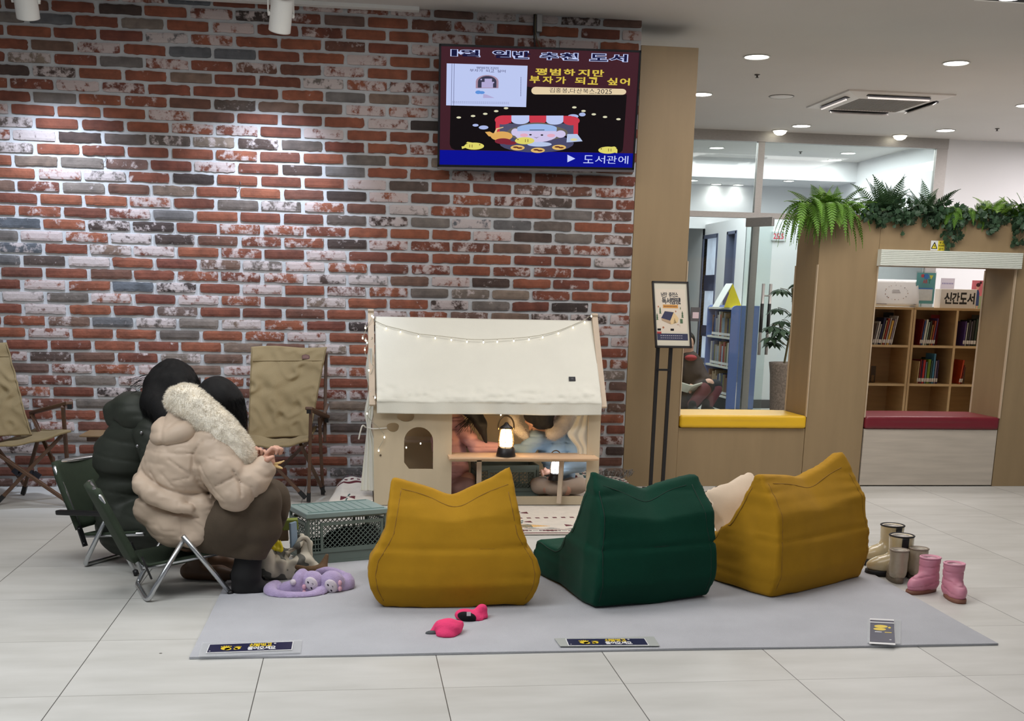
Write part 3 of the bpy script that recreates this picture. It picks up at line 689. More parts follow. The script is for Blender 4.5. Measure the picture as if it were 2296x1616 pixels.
row(x2, Z2, [('dark red', (128, 32, 34), .010, .20), ('blue', (64, 92, 156), .012, .19), ('white', (214, 218, 210), .018, .20), ('mint', (176, 200, 186), .012, .18), ('black', (44, 46, 44), .016, .19), ('olive', (140, 112, 60), .016, .16), ('rust', (176, 80, 60), .014, .19), ('violet', (90, 64, 120), .012, .21)], .09, 'on the middle top shelf', 'books on the top shelf of the middle compartment', y=SY+.045)
x3 = P(2159, 771, SY+.04).x
row(x3, Z2, [('purple', (82, 60, 130), .014, .19), ('light', (196, 198, 196), .012, .18), ('dark', (46, 48, 52), .018, .20), ('grey violet', (110, 104, 124), .012, .19), ('black', (34, 36, 38), .022, .20), ('dark green', (40, 62, 52), .02, .21)], .03, 'in the top right compartment', 'books in the top right compartment', y=SY+.045)
x4 = P(2056, 855, SY+.04).x
row(x4, Z1, [('cream', (224, 200, 148), .010, .175), ('maroon', (130, 36, 46), .014, .185), ('purple', (96, 70, 118), .008, .18), ('red', (190, 52, 60), .020, .185), ('steel blue', (112, 136, 156), .014, .17), ('green', (108, 140, 48), .026, .19), ('teal', (62, 96, 96), .014, .18), ('blue', (74, 138, 176), .018, .235), ('grey', (150, 140, 160), .014, .18), ('dark violet', (62, 46, 90), .014, .185)], .02, 'on the second shelf of the middle compartment', 'books on the second shelf of the middle compartment', y=SY+.045)
x5 = P(2150, 857, SY+.04).x
row(x5, Z1, [('orange red', (190, 70, 36), .016, .19), ('dark red', (120, 40, 36), .010, .15)], .10, 'on the second shelf of the right compartment', 'books on the second shelf of the right compartment', y=SY+.045)
def bookend(u, z, c, w_, h, label, y=SY+.06, n=0):
    x = P(u, 800, y).x; t = root('bookend', (x, y, z), label, 'bookend'); m = mat('bookend_metal_%d' % n, c, .45, .3, var=0)
    pbox('upright', x, x+w_, y-.002, y, z+h*.45, z+h, m, t); mb = MB(); mb.box(x, x+w_*.22, y-.002, y, z, z+h*.45); mb.box(x+w_*.78, x+w_, y-.002, y, z, z+h*.45); mb.box(x, x+w_, y, y+.05, z, z+.002); mb.build('foot', m, t)
bookend(1955, Z1, (70, 58, 46), .042, .13, 'dark metal bookend standing alone on the second shelf at the left', SY+.09)
bookend(2157, Z1, (78, 62, 56), .04, .13, 'dark bookend beside the orange book', SY+.09, 1)
bookend(1972, Z2, (22, 20, 24), .085, .245, 'black bookend rising behind the books of the top left compartment', SY+.215, 2)
bookend(2078, Z2, (130, 24, 34), .075, .235, 'red bookend rising behind the books of the middle compartment', SY+.215, 3)
bookend(2169, Z2, (34, 40, 40), .085, .24, 'dark green bookend behind the books of the top right compartment', SY+.215, 4)
bookend(2066, Z1, (26, 26, 30), .075, .20, 'black bookend above the red book on the second shelf', SY+.215, 5)
# signs on top of the bookshelves
SZ = 1.2225
a = P(1961, 680, SY+.02); b_ = P(2063, 680, SY+.02); PAPER = mat('poster_paper', (226, 226, 226), .5, var=0)
t = root('sign_board', ((a.x+b_.x)/2, SY+.05, SZ), 'curling white printed board on top of the left bookshelf', 'sign')
W_ = b_.x-a.x; mb = MB(); bow = lambda s, r: Vector((a.x+W_*(s+.03*(1-2*s)*r), SY+.02+.012*(1-(2*s-1)**2)+.05*r+.02*(1-r)**4*abs(2*s-1)**3, SZ+.004+.205*r))
mb.sheet(bow, 16, 8); o = mb.build('sheet', PAPER, t, True); md = o.modifiers.new('thickness', 'SOLIDIFY'); md.thickness = .003
mb = MB(); mb.bar(Vector((a.x+.06, SY+.16, SZ)), Vector((a.x+W_/2, SY+.092, SZ+.19)), .04, .003); mb.build('prop', PAPER, t)
class ArtF(Art):
    def pt(s, a, b, lay=None): return s.o(a, b)+Vector((0, -.0008*(1+(s.lay if lay is None else lay)), 0))
    def __init__(s, f, parent): s.o = f; s.parent = parent; s.lay = 1
A = ArtF(lambda s, r: bow(s, r), t); r2 = random.Random(2)
for nm, c, k in (('ink_specks', (120, 112, 116), 0), ('brown_specks', (150, 110, 90), 1)):
    mb = MB()
    for i in range(9):
        an = 2*PI*(i+.5*k+r2.random()*.4)/9; A.oval(mb, .5+.26*math.cos(an), .52+.27*math.sin(an), r2.uniform(.004, .014), r2.uniform(.008, .022), 7)
    if k == 0:
        A.rect(mb, .06, .07, .28, .095); A.rect(mb, .88, .08, .94, .10)
        for i in range(4): A.rect(mb, .40+.02*(i % 2), .50+.035*i, .60-.01*i, .512+.035*i)
    A.done(mb, nm, mat(nm, c, .6, var=0), False)
a = P(2050, 684, SY+.06); b_ = P(2092, 684, SY+.06)
t = root('leaflet_stand', ((a.x+b_.x)/2, SY+.1, SZ), 'teal poster in a clear upright stand between the two signs', 'sign')
x0, x1 = a.x, b_.x; H = .265
pbox('acrylic_stand', x0-.004, x1+.004, SY+.062, SY+.066, SZ, SZ+H+.01, GLASS, t); pbox('stand_foot', x0-.004, x1+.004, SY+.05, SY+.12, SZ, SZ+.006, mat('acrylic_foot', (190, 196, 198), .2, var=0), t)
A = Art((x0, SY+.0605, SZ+.03), (x1-x0, 0, 0), (0, 0, H-.03), t)
mb = MB(); A.rect(mb, 0, 0, 1, 1); A.done(mb, 'poster', mat('teal_print', (92, 156, 162), .5, var=.1, vscale=8))
mb = MB(); A.rect(mb, .12, .1, .9, .5); A.done(mb, 'text_block', mat('pale_print', (206, 212, 214), .5, var=.05, vscale=60))
mb = MB(); A.rect(mb, .12, .47, .9, .51); A.oval(mb, .5, .88, .14, .09); A.done(mb, 'blue_shape', mat('blue_print', (60, 120, 190), .5, var=0), False)
mb = MB(); A.oval(mb, .3, .9, .09, .055); A.text(mb, 'AR', .34, .66, .58, .78, .02); A.done(mb, 'red_shape', mat('red_print', (184, 72, 84), .5, var=0), False)
mb = MB(); A.poly(mb, [(.66, .92), (.86, .92), (.76, .78)]); A.done(mb, 'yellow_shape', mat('lime_print', (206, 210, 90), .5, var=0), False)
mb = MB(); A.text(mb, 'T', .62, .66, .76, .78, .02); A.done(mb, 'green_shape', mat('green_print', (40, 130, 90), .5, var=0), False)
a = P(2107, 688, SY+.03); b_ = P(2187, 688, SY+.03); q = P(2107, 645, SY+.03)
t = root('sign_box', ((a.x+b_.x)/2, SY+.08, SZ), 'white box sign with black Korean lettering on the right bookshelf', 'sign')
hz = q.z-a.z; o = pbox('box', a.x, b_.x, SY+.03, SY+.13, SZ, SZ+hz, mat('box_card', (222, 216, 208), .6, var=.02), t, .002)
A = Art((a.x, SY+.0294, SZ), (b_.x-a.x, 0, 0), (0, 0, hz), t); mb = MB(); A.chars(mb, '신간도서', .10, .24, .96, .80, .035, .90); A.done(mb, 'lettering', INK)
a = P(2108, 646, SY+.2); b_ = P(2141, 624, SY+.2)
t = root('card', (a.x, SY+.2, SZ), 'small lilac card standing behind the white box sign', 'card'); pbox('face', a.x, b_.x, SY+.198, SY+.2, SZ, b_.z, mat('lilac_card', (204, 200, 216), .5, var=0), t)
A = Art((a.x, SY+.1975, b_.z-.06), (b_.x-a.x, 0, 0), (0, 0, .06), t); mb = MB()
for i in range(7): A.rect(mb, .1+.12*i, .22, .18+.12*i, .42)
A.done(mb, 'print', mat('lilac_ink', (140, 136, 176), .5, var=0))
a = P(2174, 690, SY+.16); b_ = P(2212, 629, SY+.16)
t = root('poster_card', ((a.x+b_.x)/2, SY+.16, SZ), 'pink poster with a navy-dressed figure at the right end of the shelf top', 'poster')
pbox('backing', a.x, b_.x, SY+.16, SY+.163, SZ, b_.z, mat('pink_print', (216, 120, 136), .5, var=.12, vscale=12), t)
A = Art((a.x, SY+.1595, SZ), (b_.x-a.x, 0, 0), (0, 0, b_.z-SZ), t)
mb = MB(); A.rect(mb, 0, 0, 1, .45); A.done(mb, 'lower_field', mat('sage_print', (150, 170, 140), .5, var=.1))
mb = MB(); A.poly(mb, [(.2, .1), (.62, .1), (.58, .55), (.5, .66), (.3, .66), (.14, .44)]); A.done(mb, 'navy_dress', mat('navy_print', (44, 70, 124), .5, var=0))
mb = MB(); A.oval(mb, .42, .76, .11, .09); A.rect(mb, .3, 0, .38, .1); A.rect(mb, .46, 0, .54, .1); A.done(mb, 'skin', mat('skin_print', (226, 170, 156), .5, var=0))
mb = MB(); A.oval(mb, .44, .84, .15, .07); A.oval(mb, .60, .92, .08, .05); A.done(mb, 'hair', mat('dark_print', (70, 30, 44), .5, var=0))

# ---------------------------------------------------------------- blue bookshelf, folded sign, plant in the reading room
SHW = mat('shelf_white', (224, 222, 214), .5, var=0)
BX0, BY0, BY1 = 4.235, 13.0, 13.9
t = root('bookshelf', (4.40, 13.45, 0), 'blue-sided library bookshelf packed with books against the reading room wall', 'bookshelf')
mb = MB(); cr = .05
pf = [(BX0+cr*(1-math.cos(a_)), 1.19-cr+cr*math.sin(a_)) for a_ in np.linspace(0, PI/2, 6)]
mb.prism([(BX0, 0.03)]+pf+[(SWX-.005, 1.19), (SWX-.005, .03)], lambda a_, z, y: Vector((a_, y, z)), BY0-.02, BY0+.012); mb.build('end_panel', BLUE, t)
mb = MB(); mb.prism([(BX0, 0.03)]+pf+[(SWX-.005, 1.19), (SWX-.005, .03)], lambda a_, z, y: Vector((a_, y, z)), BY1, BY1+.03); mb.build('end_panel', BLUE, t)
LV = [.165, .50, .834, 1.165]
for z in LV: pbox('shelf_board', BX0+.005, SWX-.01, BY0+.012, BY1, z-.022, z, SHW, t)
pbox('back_panel', SWX-.02, SWX-.008, BY0, BY1, .1, 1.16, SHW, t); pbox('plinth', BX0+.02, SWX-.01, BY0, BY1, 0, .14, mat('dark_plinth', (34, 32, 34), .6, var=0), t)
rb = random.Random(8); names = [('grey', (158, 154, 156)), ('tan', (160, 136, 108)), ('slate blue', (92, 104, 140)), ('brown', (118, 84, 66)), ('white', (200, 198, 192)), ('dusty red', (150, 72, 70)), ('olive', (120, 118, 76)), ('dark blue', (56, 64, 104)), ('pale blue', (156, 172, 190))]
for li, (z, nm) in enumerate(((LV[0], 'bottom'), (LV[1], 'middle'), (LV[2], 'top'))):
    y = BY0+.03; i = 0
    while y < BY1-.06 and i < 15:
        cn, c = names[rb.randrange(len(names))]; th = rb.uniform(.035, .06)
        one_book(Vector((BX0+.02, y+th, z+.0005)), th, rb.uniform(.20, .285), .17, 0, c, '%s book, %s from the near end on the %s shelf of the blue bookshelf' % (cn, ORD[i], nm), 'books on the %s shelf of the blue bookshelf' % nm, axis='y'); y += th+.003; i += 1
yf = 13.12; a = P(1611, 684, yf); b_ = P(1640, 684, yf); c_ = P(1657, 684, yf)
t = root('folded_sign', (a.x+.1, yf, 1.166), 'white and yellow folded easel sign on top of the blue bookshelf', 'sign')
zt = 1.166+.265; xm = P(1644, 632, yf).x; xl = a.x; xr = c_.x+.03
mb = MB(); mb.add([(xl, yf-.02, 1.166), (xl+.02, yf+.28, 1.166), (xm+.01, yf+.28, zt), (xm-.01, yf-.02, zt)], [(0, 1, 2, 3)]); o = mb.build('white_face', mat('card_white', (230, 230, 226), .5, var=0), t); md = o.modifiers.new('t', 'SOLIDIFY'); md.thickness = .006
mb = MB(); mb.add([(xr, yf-.02, 1.166), (xr, yf+.28, 1.166), (xm+.01, yf+.28, zt), (xm-.01, yf-.02, zt)], [(0, 1, 2, 3)]); mb.add([(xm-.012, yf-.021, zt), (xl+.06, yf-.021, 1.166), (xr, yf-.021, 1.166)], [(0, 1, 2)]); o = mb.build('yellow_face', mat('card_yellow', (222, 200, 40), .5, var=0), t); md = o.modifiers.new('t', 'SOLIDIFY'); md.thickness = .004
# potted umbrella plant
py_ = 11.2; a = P(1727, 812, py_); zt = a.z; px_ = a.x+.19
t = root('potted_plant', (px_, py_, 0), 'umbrella plant in a tall mottled grey pot behind the glass door', 'potted plant')
mb = MB(); mb.lathe([(0, 0), (.13, 0), (.145, .05), (.175, zt-.12), (.19, zt-.02), (.192, zt), (.172, zt), (.165, zt-.04), (0, zt-.045)], (px_, py_, 0), 28); mb.build('pot', mat('mottled_stone', (120, 110, 100), .8, var=.35, vscale=60, bump=.4, bscale=50), t, True)
mb = MB(); stem = spline([(px_-.05, py_, zt-.05), (px_-.02, py_, zt+.2), (px_+.0, py_-.02, zt+.45), (px_-.02, py_, zt+.72)], 6); mb.tube(stem, .011, 8); br = []
rp = random.Random(5); LM = leafmat('umbrella_leaf', (44, 66, 44), .25)
mbl = MB()
for i in range(15):
    s0 = stem[min(len(stem)-1, 5+int(i*.95))]; an = rp.uniform(0, 2*PI) if i > 6 else PI+rp.uniform(-.9, .9); L = rp.uniform(.12, .22); e = s0+Vector((math.cos(an)*L, math.sin(an)*L*.7, rp.uniform(.03, .12)))
    mb.tube([s0, lerp(s0, e, .5)+Vector((0, 0, .02)), e], .0035, 5)
    for k in range(8):
        b2 = 2*PI*k/8+i; l2 = rp.uniform(.10, .15); d = Vector((math.cos(b2), math.sin(b2), -.45)).normalized(); s_ = d.cross(Vector((0, 0, 1))).normalized()
        p0 = e+d*.02; mid = p0+d*l2*.5; tp = p0+d*l2+Vector((0, 0, -.025)); ww = .030
        mbl.add([p0, mid+s_*ww, tp, mid-s_*ww, mid+Vector((0, 0, .006))], [(0, 1, 4), (1, 2, 4), (2, 3, 4), (3, 0, 4)])
mb.build('stem', STEM, t, True); mbl.build('leaves', LM, t)

# ---------------------------------------------------------------- poster stand
BLK = mat('black_powder_coat', (22, 20, 22), .45, var=0)
ys_ = 7.42; TL = P(1462, 630, ys_+.03); TR = P(1543, 634, ys_+.03); BL = P(1470, 779, ys_-.05); BR = P(1551, 779, ys_-.05)
TR.z = TL.z; BR.z = BL.z; TR = TL+(TR-TL); BR = BL+(TR-TL)
fx = P(1475, 1085, 7.5).x
t = root('poster_stand', (fx, 7.45, 0), 'slim black floor stand holding a framed camping poster beside the yellow bench', 'poster stand')
def onb(a, b_, d=0):
    p = BL+(BR-BL)*a+(TL-BL)*b_; n = (BR-BL).cross(TL-BL).normalized(); return p+n*d
mb = MB(); mb.prism([(0, 0), (1, 0), (1, 1), (0, 1)], lambda a, b_, d: onb(a, b_, d), -.014, -.002); mb.build('board', mat('poster_backing', (60, 60, 60), .6, var=0), t)
mb = MB(); f = .045; g = .03
for r_ in (((0, 0), (f, 0), (f, 1), (0, 1)), ((1-f, 0), (1, 0), (1, 1), (1-f, 1)), ((0, 0), (1, 0), (1, g), (0, g)), ((0, 1-g*.7), (1, 1-g*.7), (1, 1), (0, 1))):
    mb.prism(r_, lambda a, b_, d: onb(a, b_, d), -.014, .006)
mb.build('frame', BLK, t)
A = Art(onb(f, g, -.0015), (BR-BL)*(1-2*f), (TL-BL)*(1-1.7*g), t, .0004)
mb = MB(); A.rect(mb, 0, 0, 1, 1); A.done(mb, 'sheet', mat('poster_cream', (206, 200, 182), .55, var=.02))
mb = MB(); A.rect(mb, .04, .22, .94, .90); A.done(mb, 'print_ground', mat('poster_beige', (214, 202, 184), .55, var=.02))
CH = mat('poster_charcoal', (44, 44, 52), .55, var=0)
mb = MB(); A.chars(mb, '낭만 충전소', .20, .78, .72, .85, .025, .95); A.chars(mb, '독서캠핑!', .22, .665, .78, .765, .03, .94); A.done(mb, 'title_lettering', CH, False)
mb = MB(); A.rect(mb, .24, .60, .70, .655); A.done(mb, 'orange_label', mat('poster_orange', (206, 148, 70), .55, var=0))
mb = MB()
for i in range(9): A.rect(mb, .27+.045*i, .617, .30+.045*i, .638)
A.done(mb, 'label_text', mat('poster_brown', (130, 84, 44), .55, var=0), False)
NV = mat('poster_navy', (44, 48, 78), .55, var=0)
mb = MB(); A.poly(mb, [(.17, .44), (.29, .55), (.56, .535), (.44, .40)]); A.poly(mb, [(.53, .355), (.575, .44), (.62, .37)]); A.rect(mb, .02, .09, .95, .195); A.done(mb, 'navy_shapes', NV, False)
mb = MB(); A.poly(mb, [(.44, .40), (.56, .535), (.70, .44), (.69, .41), (.66, .37), (.46, .34)]); A.done(mb, 'tent_front', mat('poster_sand', (216, 188, 140), .55, var=0), False); pass
mb = MB(); A.poly(mb, [(.17, .44), (.44, .40), (.46, .34), (.19, .40)]); A.done(mb, 'tent_side', mat('poster_taupe', (176, 150, 120), .55, var=0), False); pass
mb = MB(); A.poly(mb, [(.53, .355), (.575, .445), (.625, .37)]); A.done(mb, 'tent_door', NV, False)
mb = MB()
for x, z in ((.15, .52), (.05, .42), (.82, .46)):
    for k in range(3): A.poly(mb, [(x-.035+.004*k, z-.01+.03*k), (x+.035-.004*k, z-.01+.03*k), (x, z+.04+.03*k)])
A.rect(mb, .74, .36, .82, .43); A.oval(mb, .77, .60, .012, .02); A.done(mb, 'trees', mat('poster_green', (74, 100, 70), .55, var=0), False)
mb = MB(); A.oval(mb, .22, .29, .03, .016); A.oval(mb, .10, .62, .02, .014); A.oval(mb, .62, .55, .02, .012); A.rect(mb, .64, .335, .70, .342); A.rect(mb, .72, .30, .725, .34); A.done(mb, 'leaf_marks', mat('poster_rust', (168, 108, 76), .55, var=0), False)
mb = MB(); A.rect(mb, .02, .185, .15, .225); A.done(mb, 'red_tab', mat('poster_red', (170, 62, 60), .55, var=0), False); pass
mb = MB()
for z, n_ in ((.155, 11), (.118, 11)):
    for i in range(n_): A.rect(mb, .12+.062*i, z, .165+.062*i, z+.014)
A.done(mb, 'small_print', mat('poster_pale', (190, 186, 196), .55, var=0), False)
zb = BL.z; u0, u1 = lerp(BL, BR, .10), lerp(BL, BR, .46)
f0 = Vector((P(1459, 1075, 7.45).x, 7.45, .0)); f1 = Vector((P(1486, 1075, 7.45).x, 7.45, .0))
mb = MB(); mb.bar(f0, u0+Vector((0, .03, .12)), .022, .018, (0, 1, 0)); mb.build('leg', BLK, t); mb = MB(); mb.bar(f1, u1+Vector((0, .03, .12)), .022, .018, (0, 1, 0)); mb.build('leg', BLK, t)
for h in (.80, .035): 
    k = h/ (u0.z+.12); k = min(k, 1); mb = MB(); mb.bar(lerp(f0, u0+Vector((0, .03, .12)), k), lerp(f1, u1+Vector((0, .03, .12)), k), .012, .034, (0, 1, 0)); mb.build('crossbar', BLK, t)
mb = MB(); mb.bar(f0+Vector((-.02, -.10, .008)), f0+Vector((-.02, .10, .008)), .02, .012); mb.bar(f1+Vector((.02, -.10, .008)), f1+Vector((.02, .10, .008)), .02, .012); mb.bar(f0+Vector((-.03, 0, .012)), f1+Vector((.03, 0, .012)), .03, .012); mb.build('base', BLK, t)
# ---------------------------------------------------------------- television on the brick wall
TL = P(985, 98, 7.45); BR = P(1421, 383, 7.53); TR = P(1438, 113, 7.45); BL = P(981, 376, 7.53)
t = root('television', ((TL.x+TR.x)/2, 7.5, (TL.z+BR.z)/2), 'wide wall television showing a book notice, hung high on the brick wall', 'television')
def tvp(a, b_, d=0):
    p = lerp(lerp(BL, BR, a), lerp(TL, TR, a), b_); n = (TR-TL).cross(TL-BL).normalized(); return p+n*d
mb = MB(); mb.prism([(0, 0), (1, 0), (1, 1), (0, 1)], lambda a, b_, d: tvp(a, b_, d), -.035, -.002); bev(mb.build('housing', BLK, t), .003)
fx_, fz_ = .0095, .018; mb = MB()
for r_ in (((0, 0), (fx_, 0), (fx_, 1), (0, 1)), ((1-fx_, 0), (1, 0), (1, 1), (1-fx_, 1)), ((0, 0), (1, 0), (1, fz_*1.5), (0, fz_*1.5)), ((0, 1-fz_), (1, 1-fz_), (1, 1), (0, 1))):
    mb.prism(r_, lambda a, b_, d: tvp(a, b_, d), -.012, .005)
mb.build('bezel', mat('glossy_bezel', (24, 22, 26), .2, var=0), t)
mb = MB(); mb.prism([(0, -.012), (1, -.012), (1, .008), (0, .008)], lambda a, b_, d: tvp(a, b_, d), -.02, .006); mb.build('lower_trim', mat('bezel_silver', (120, 114, 116), .3, .6, var=0), t)
mb = MB(); c = lerp(TL, BR, .5); mb.box(c.x-.2, c.x+.2, 7.53, WALL-.012, c.z-.12, c.z+.12); mb.build('wall_bracket', DSTEEL, t)
o_ = tvp(fx_, fz_*1.5, -.0015); A = Art(o_, tvp(1-fx_, fz_*1.5)-tvp(fx_, fz_*1.5), tvp(fx_, 1-fz_)-tvp(fx_, fz_*1.5), t, .00035)
def S(x, y):
    "place on the screen from a measured spot of the enlarged photograph"
    a = (x-150)/1455.0
    for _ in range(3): yt = 335+43*a; yb = 1215+28*a; b_ = 1-(y-yt)/(yb-yt); a = (x-150)/(1425+50*b_)
    return (a, b_)
def SP(mb, pts): A.poly(mb, [S(*p) for p in pts])
def SR(mb, x0, y0, x1, y1): SP(mb, [(x0, y0), (x0, y1), (x1, y1), (x1, y0)])
def SO(mb, x, y, rx, ry, n=24, t0=0, t1=2*PI): SP(mb, [(x+rx*math.cos(t0+(t1-t0)*k/n), y-ry*math.sin(t0+(t1-t0)*k/n)) for k in range(n+(0 if t1-t0 > 6.2 else 1))])
def ST(mb, s, x0, y0, x1, y1, bold=0, fill=.84, base=0.0):
    xm = (x0+x1)/2; a0 = S(x0, y1)[0]; a1 = S(x1, y0)[0]; b0 = S(xm, y1)[1]; b1 = S(xm, y0)[1]; A.chars(mb, s, a0, b0, a1, b1, bold, fill, base)
SM = lambda n, c, e=.9: screen_mat('screen_'+n, c, e)
mb = MB(); A.rect(mb, 0, 0, 1, 1); A.done(mb, 'screen', SM('maroon', (66, 30, 40)))
mb = MB(); SP(mb, [(225, 680), (222, 1060), (235, 1090), (262, 1104), (1480, 1130), (1502, 1110), (1506, 1080), (1530, 690), (1060, 690), (790, 630)]); A.done(mb, 'picture_ground', SM('black', (14, 6, 10)))
mb = MB(); A.rect(mb, 0, -.005, 1, .127); A.done(mb, 'ticker_band', SM('blue', (0, 8, 150)), False)
WH = SM('white', (196, 208, 250)); YE = SM('yellow', (222, 196, 76)); NVY = SM('navy', (16, 16, 60)); CR_ = SM('cream', (236, 214, 176)); DK = SM('dark', (40, 40, 52))
wd = (('1월', 222, 362, 440, 410), ('일반', 520, 370, 815, 424), ('추천', 870, 384, 1170, 436), ('도서', 1240, 394, 1540, 446))
mb = MB()
for s, x0, y0, x1, y1 in wd: ST(mb, s, x0, y0, x1, y1, .085, .86, .03)
A.done(mb, 'title_outline', WH)
mb = MB()
for s, x0, y0, x1, y1 in wd: ST(mb, s, x0, y0, x1, y1, .03, .86, .03)
A.done(mb, 'title_lettering', NVY)
mb = MB(); ST(mb, '평범하지만', 832, 503, 1368, 550, .03, .74); ST(mb, '부자가 되고 싶어', 790, 562, 1563, 612, .03, .74); A.done(mb, 'book_title', YE, False)
mb = MB(); SP(mb, [(845+30*math.cos(q), 660-28*math.sin(q)+0) for q in np.linspace(PI/2, 3*PI/2, 8)]+[(1495+30*math.cos(q), 670-22*math.sin(q)) for q in np.linspace(-PI/2, PI/2, 8)]); A.done(mb, 'author_plate', CR_)
mb = MB(); ST(mb, '김홍봉,다산북스,2025', 945, 645, 1420, 680, .0); A.done(mb, 'author_lettering', DK, False)
mb = MB(); SP(mb, [(192, 460), (192, 768), (778, 782), (785, 478)]); A.done(mb, 'book_cover', WH)
mb = MB(); SP(mb, [(228, 462), (228, 770), (231, 770), (231, 462)]); SP(mb, [(245, 462), (245, 770), (248, 770), (248, 462)]); ST(mb, '평범하지만', 405, 486, 575, 502, .01); ST(mb, '부자가 되고 싶어', 358, 504, 625, 524, .01)
for i in range(30): SR(mb, 235+14*i, 738+.3*i, 244+14*i, 740+.3*i); SR(mb, 235+14*i, 748+.3*i, 245+14*i, 750+.3*i)
for i in range(12): SR(mb, 735, 560+12*i, 739, 569+12*i)
A.done(mb, 'cover_lettering', SM('inkgrey', (90, 90, 130)), False)
arch = lambda x, y, rx, ry, bot: [(x+rx*math.cos(q), y-ry*math.sin(q)) for q in np.linspace(0, PI, 12)]+[(x-rx, bot), (x+rx, bot)]
mb = MB(); SP(mb, arch(489, 592, 83, 47, 642)); A.done(mb, 'cover_arch', SM('mauve', (170, 140, 160)))
mb = MB(); SP(mb, arch(489, 594, 68, 42, 638)); A.done(mb, 'cover_window', SM('slate', (60, 60, 84)))
mb = MB(); SR(mb, 448, 596, 532, 638); SR(mb, 470, 572, 524, 600); SO(mb, 445, 578, 6, 6, 8); SO(mb, 535, 600, 6, 6, 8); SP(mb, [(460, 714), (462, 684), (490, 690), (545, 714)]); A.done(mb, 'cover_shapes', SM('lilac', (184, 176, 220)), False)
mb = MB(); SO(mb, 425, 672, 22, 13); SO(mb, 450, 674, 22, 11); A.done(mb, 'cover_blue_shape', SM('sky', (96, 150, 226)), False)
mb = MB()
for x, y in ((285, 859), (389, 848), (478, 832), (558, 812), (630, 790), (1136, 785), (1205, 812), (1282, 837), (1367, 857), (1468, 874)): SO(mb, x, y, 17, 8, 12)
A.done(mb, 'string_bulbs', SM('bulb', (226, 222, 190)), False)
mb = MB(); SO(mb, 408, 917, 22, 10); SO(mb, 467, 934, 35, 15); SO(mb, 1128, 852, 40, 16); SO(mb, 1196, 838, 25, 14); A.done(mb, 'clouds', SM('cloud', (176, 190, 236)), False)
RE = SM('red', (208, 60, 78))
mb = MB(); SR(mb, 555, 880, 585, 1000); SR(mb, 1132, 890, 1166, 1010); A.done(mb, 'stall_posts', RE)
mb = MB(); SR(mb, 585, 905, 1132, 1000); A.done(mb, 'stall_interior', SM('slate2', (84, 84, 112)))
mb = MB(); SO(mb, 610, 878, 62, 34); SR(mb, 610, 844, 670, 900); SO(mb, 1115, 885, 62, 34); SR(mb, 1055, 848, 1115, 900); SR(mb, 802, 846, 928, 886); SO(mb, 865, 884, 63, 28); A.done(mb, 'awning_red', RE, False)
mb = MB(); SR(mb, 670, 844, 802, 884); SO(mb, 736, 882, 66, 28); SR(mb, 928, 846, 1055, 888); SO(mb, 991, 886, 64, 28); A.done(mb, 'awning_white', WH)
mb = MB(); SO(mb, 860, 1055, 275, 70); A.done(mb, 'griddle', SM('griddle', (76, 76, 108)))
mb = MB(); SO(mb, 862, 975, 228, 60); SO(mb, 860, 935, 130, 38); A.done(mb, 'vendor_hair', SM('olive', (108, 102, 92)))
mb = MB(); SO(mb, 600, 1000, 80, 36); SP(mb, [(478, 968), (512, 965), (560, 990), (550, 1010), (505, 1000)]); A.done(mb, 'kettle', SM('amber', (230, 176, 96)), False)
mb = MB(); SP(mb, [(540, 985), (560, 940), (612, 930), (612, 936), (570, 948), (556, 985)]); A.done(mb, 'kettle_handle', SM('amber2', (236, 196, 140)))
mb = MB(); SO(mb, 855, 985, 160, 62); SO(mb, 700, 970, 30, 28); SO(mb, 1035, 985, 38, 28); A.done(mb, 'vendor_face', SM('face', (214, 204, 240)))
mb = MB(); SO(mb, 860, 942, 148, 34, 24, 0, PI); SR(mb, 715, 940, 1006, 962); A.done(mb, 'vendor_cap', SM('capblue', (160, 190, 240)))
mb = MB(); SO(mb, 765, 993, 30, 13); SO(mb, 965, 996, 30, 13); A.done(mb, 'cheeks', SM('pink', (236, 178, 200)), False)
mb = MB(); SO(mb, 812, 990, 10, 6, 10); SO(mb, 897, 992, 10, 6, 10); SR(mb, 805, 951, 915, 956); SP(mb, [(832, 1004), (856, 1012), (880, 1004), (856, 1016)]); A.done(mb, 'face_lines', DK, False)
mb = MB(); SO(mb, 880, 1062, 90, 18); SP(mb, [(1085, 985), (1160, 985), (1200, 1040), (1080, 1048)]); A.done(mb, 'apron_and_bag', SM('paleblue', (190, 206, 240)))
mb = MB(); SO(mb, 1135, 1027, 26, 10); A.done(mb, 'bag_spot', SM('bagyellow', (226, 220, 170)), False)
mb = MB(); SO(mb, 610, 1038, 60, 22); SO(mb, 660, 1052, 50, 14); A.done(mb, 'beans', SM('beanred', (130, 40, 56)), False)
mb = MB()
for x, y in ((395, 1075), (1385, 1108), (765, 1035)): SO(mb, x+5, y, 72, 27)
SP(mb, [(345, 1070), (308, 1078), (312, 1096), (345, 1085)]); SP(mb, [(1430, 1105), (1462, 1110), (1460, 1132), (1425, 1122)]); SP(mb, [(340, 1052), (350, 1042), (385, 1048), (380, 1058)]); SP(mb, [(1400, 1085), (1440, 1080), (1455, 1090), (1440, 1098)])
A.done(mb, 'fish_breads', SM('fish', (230, 220, 110)))
mb = MB()
for x, y in ((718, 1088), (868, 1108), (1025, 1086)): SO(mb, x, y, 52, 20)
A.done(mb, 'pastries', SM('pastry', (232, 190, 110)))
mb = MB()
for x, y in ((718, 1086), (868, 1106), (1025, 1084)): SO(mb, x-14, y-2, 20, 6); SO(mb, x+16, y+4, 20, 6)
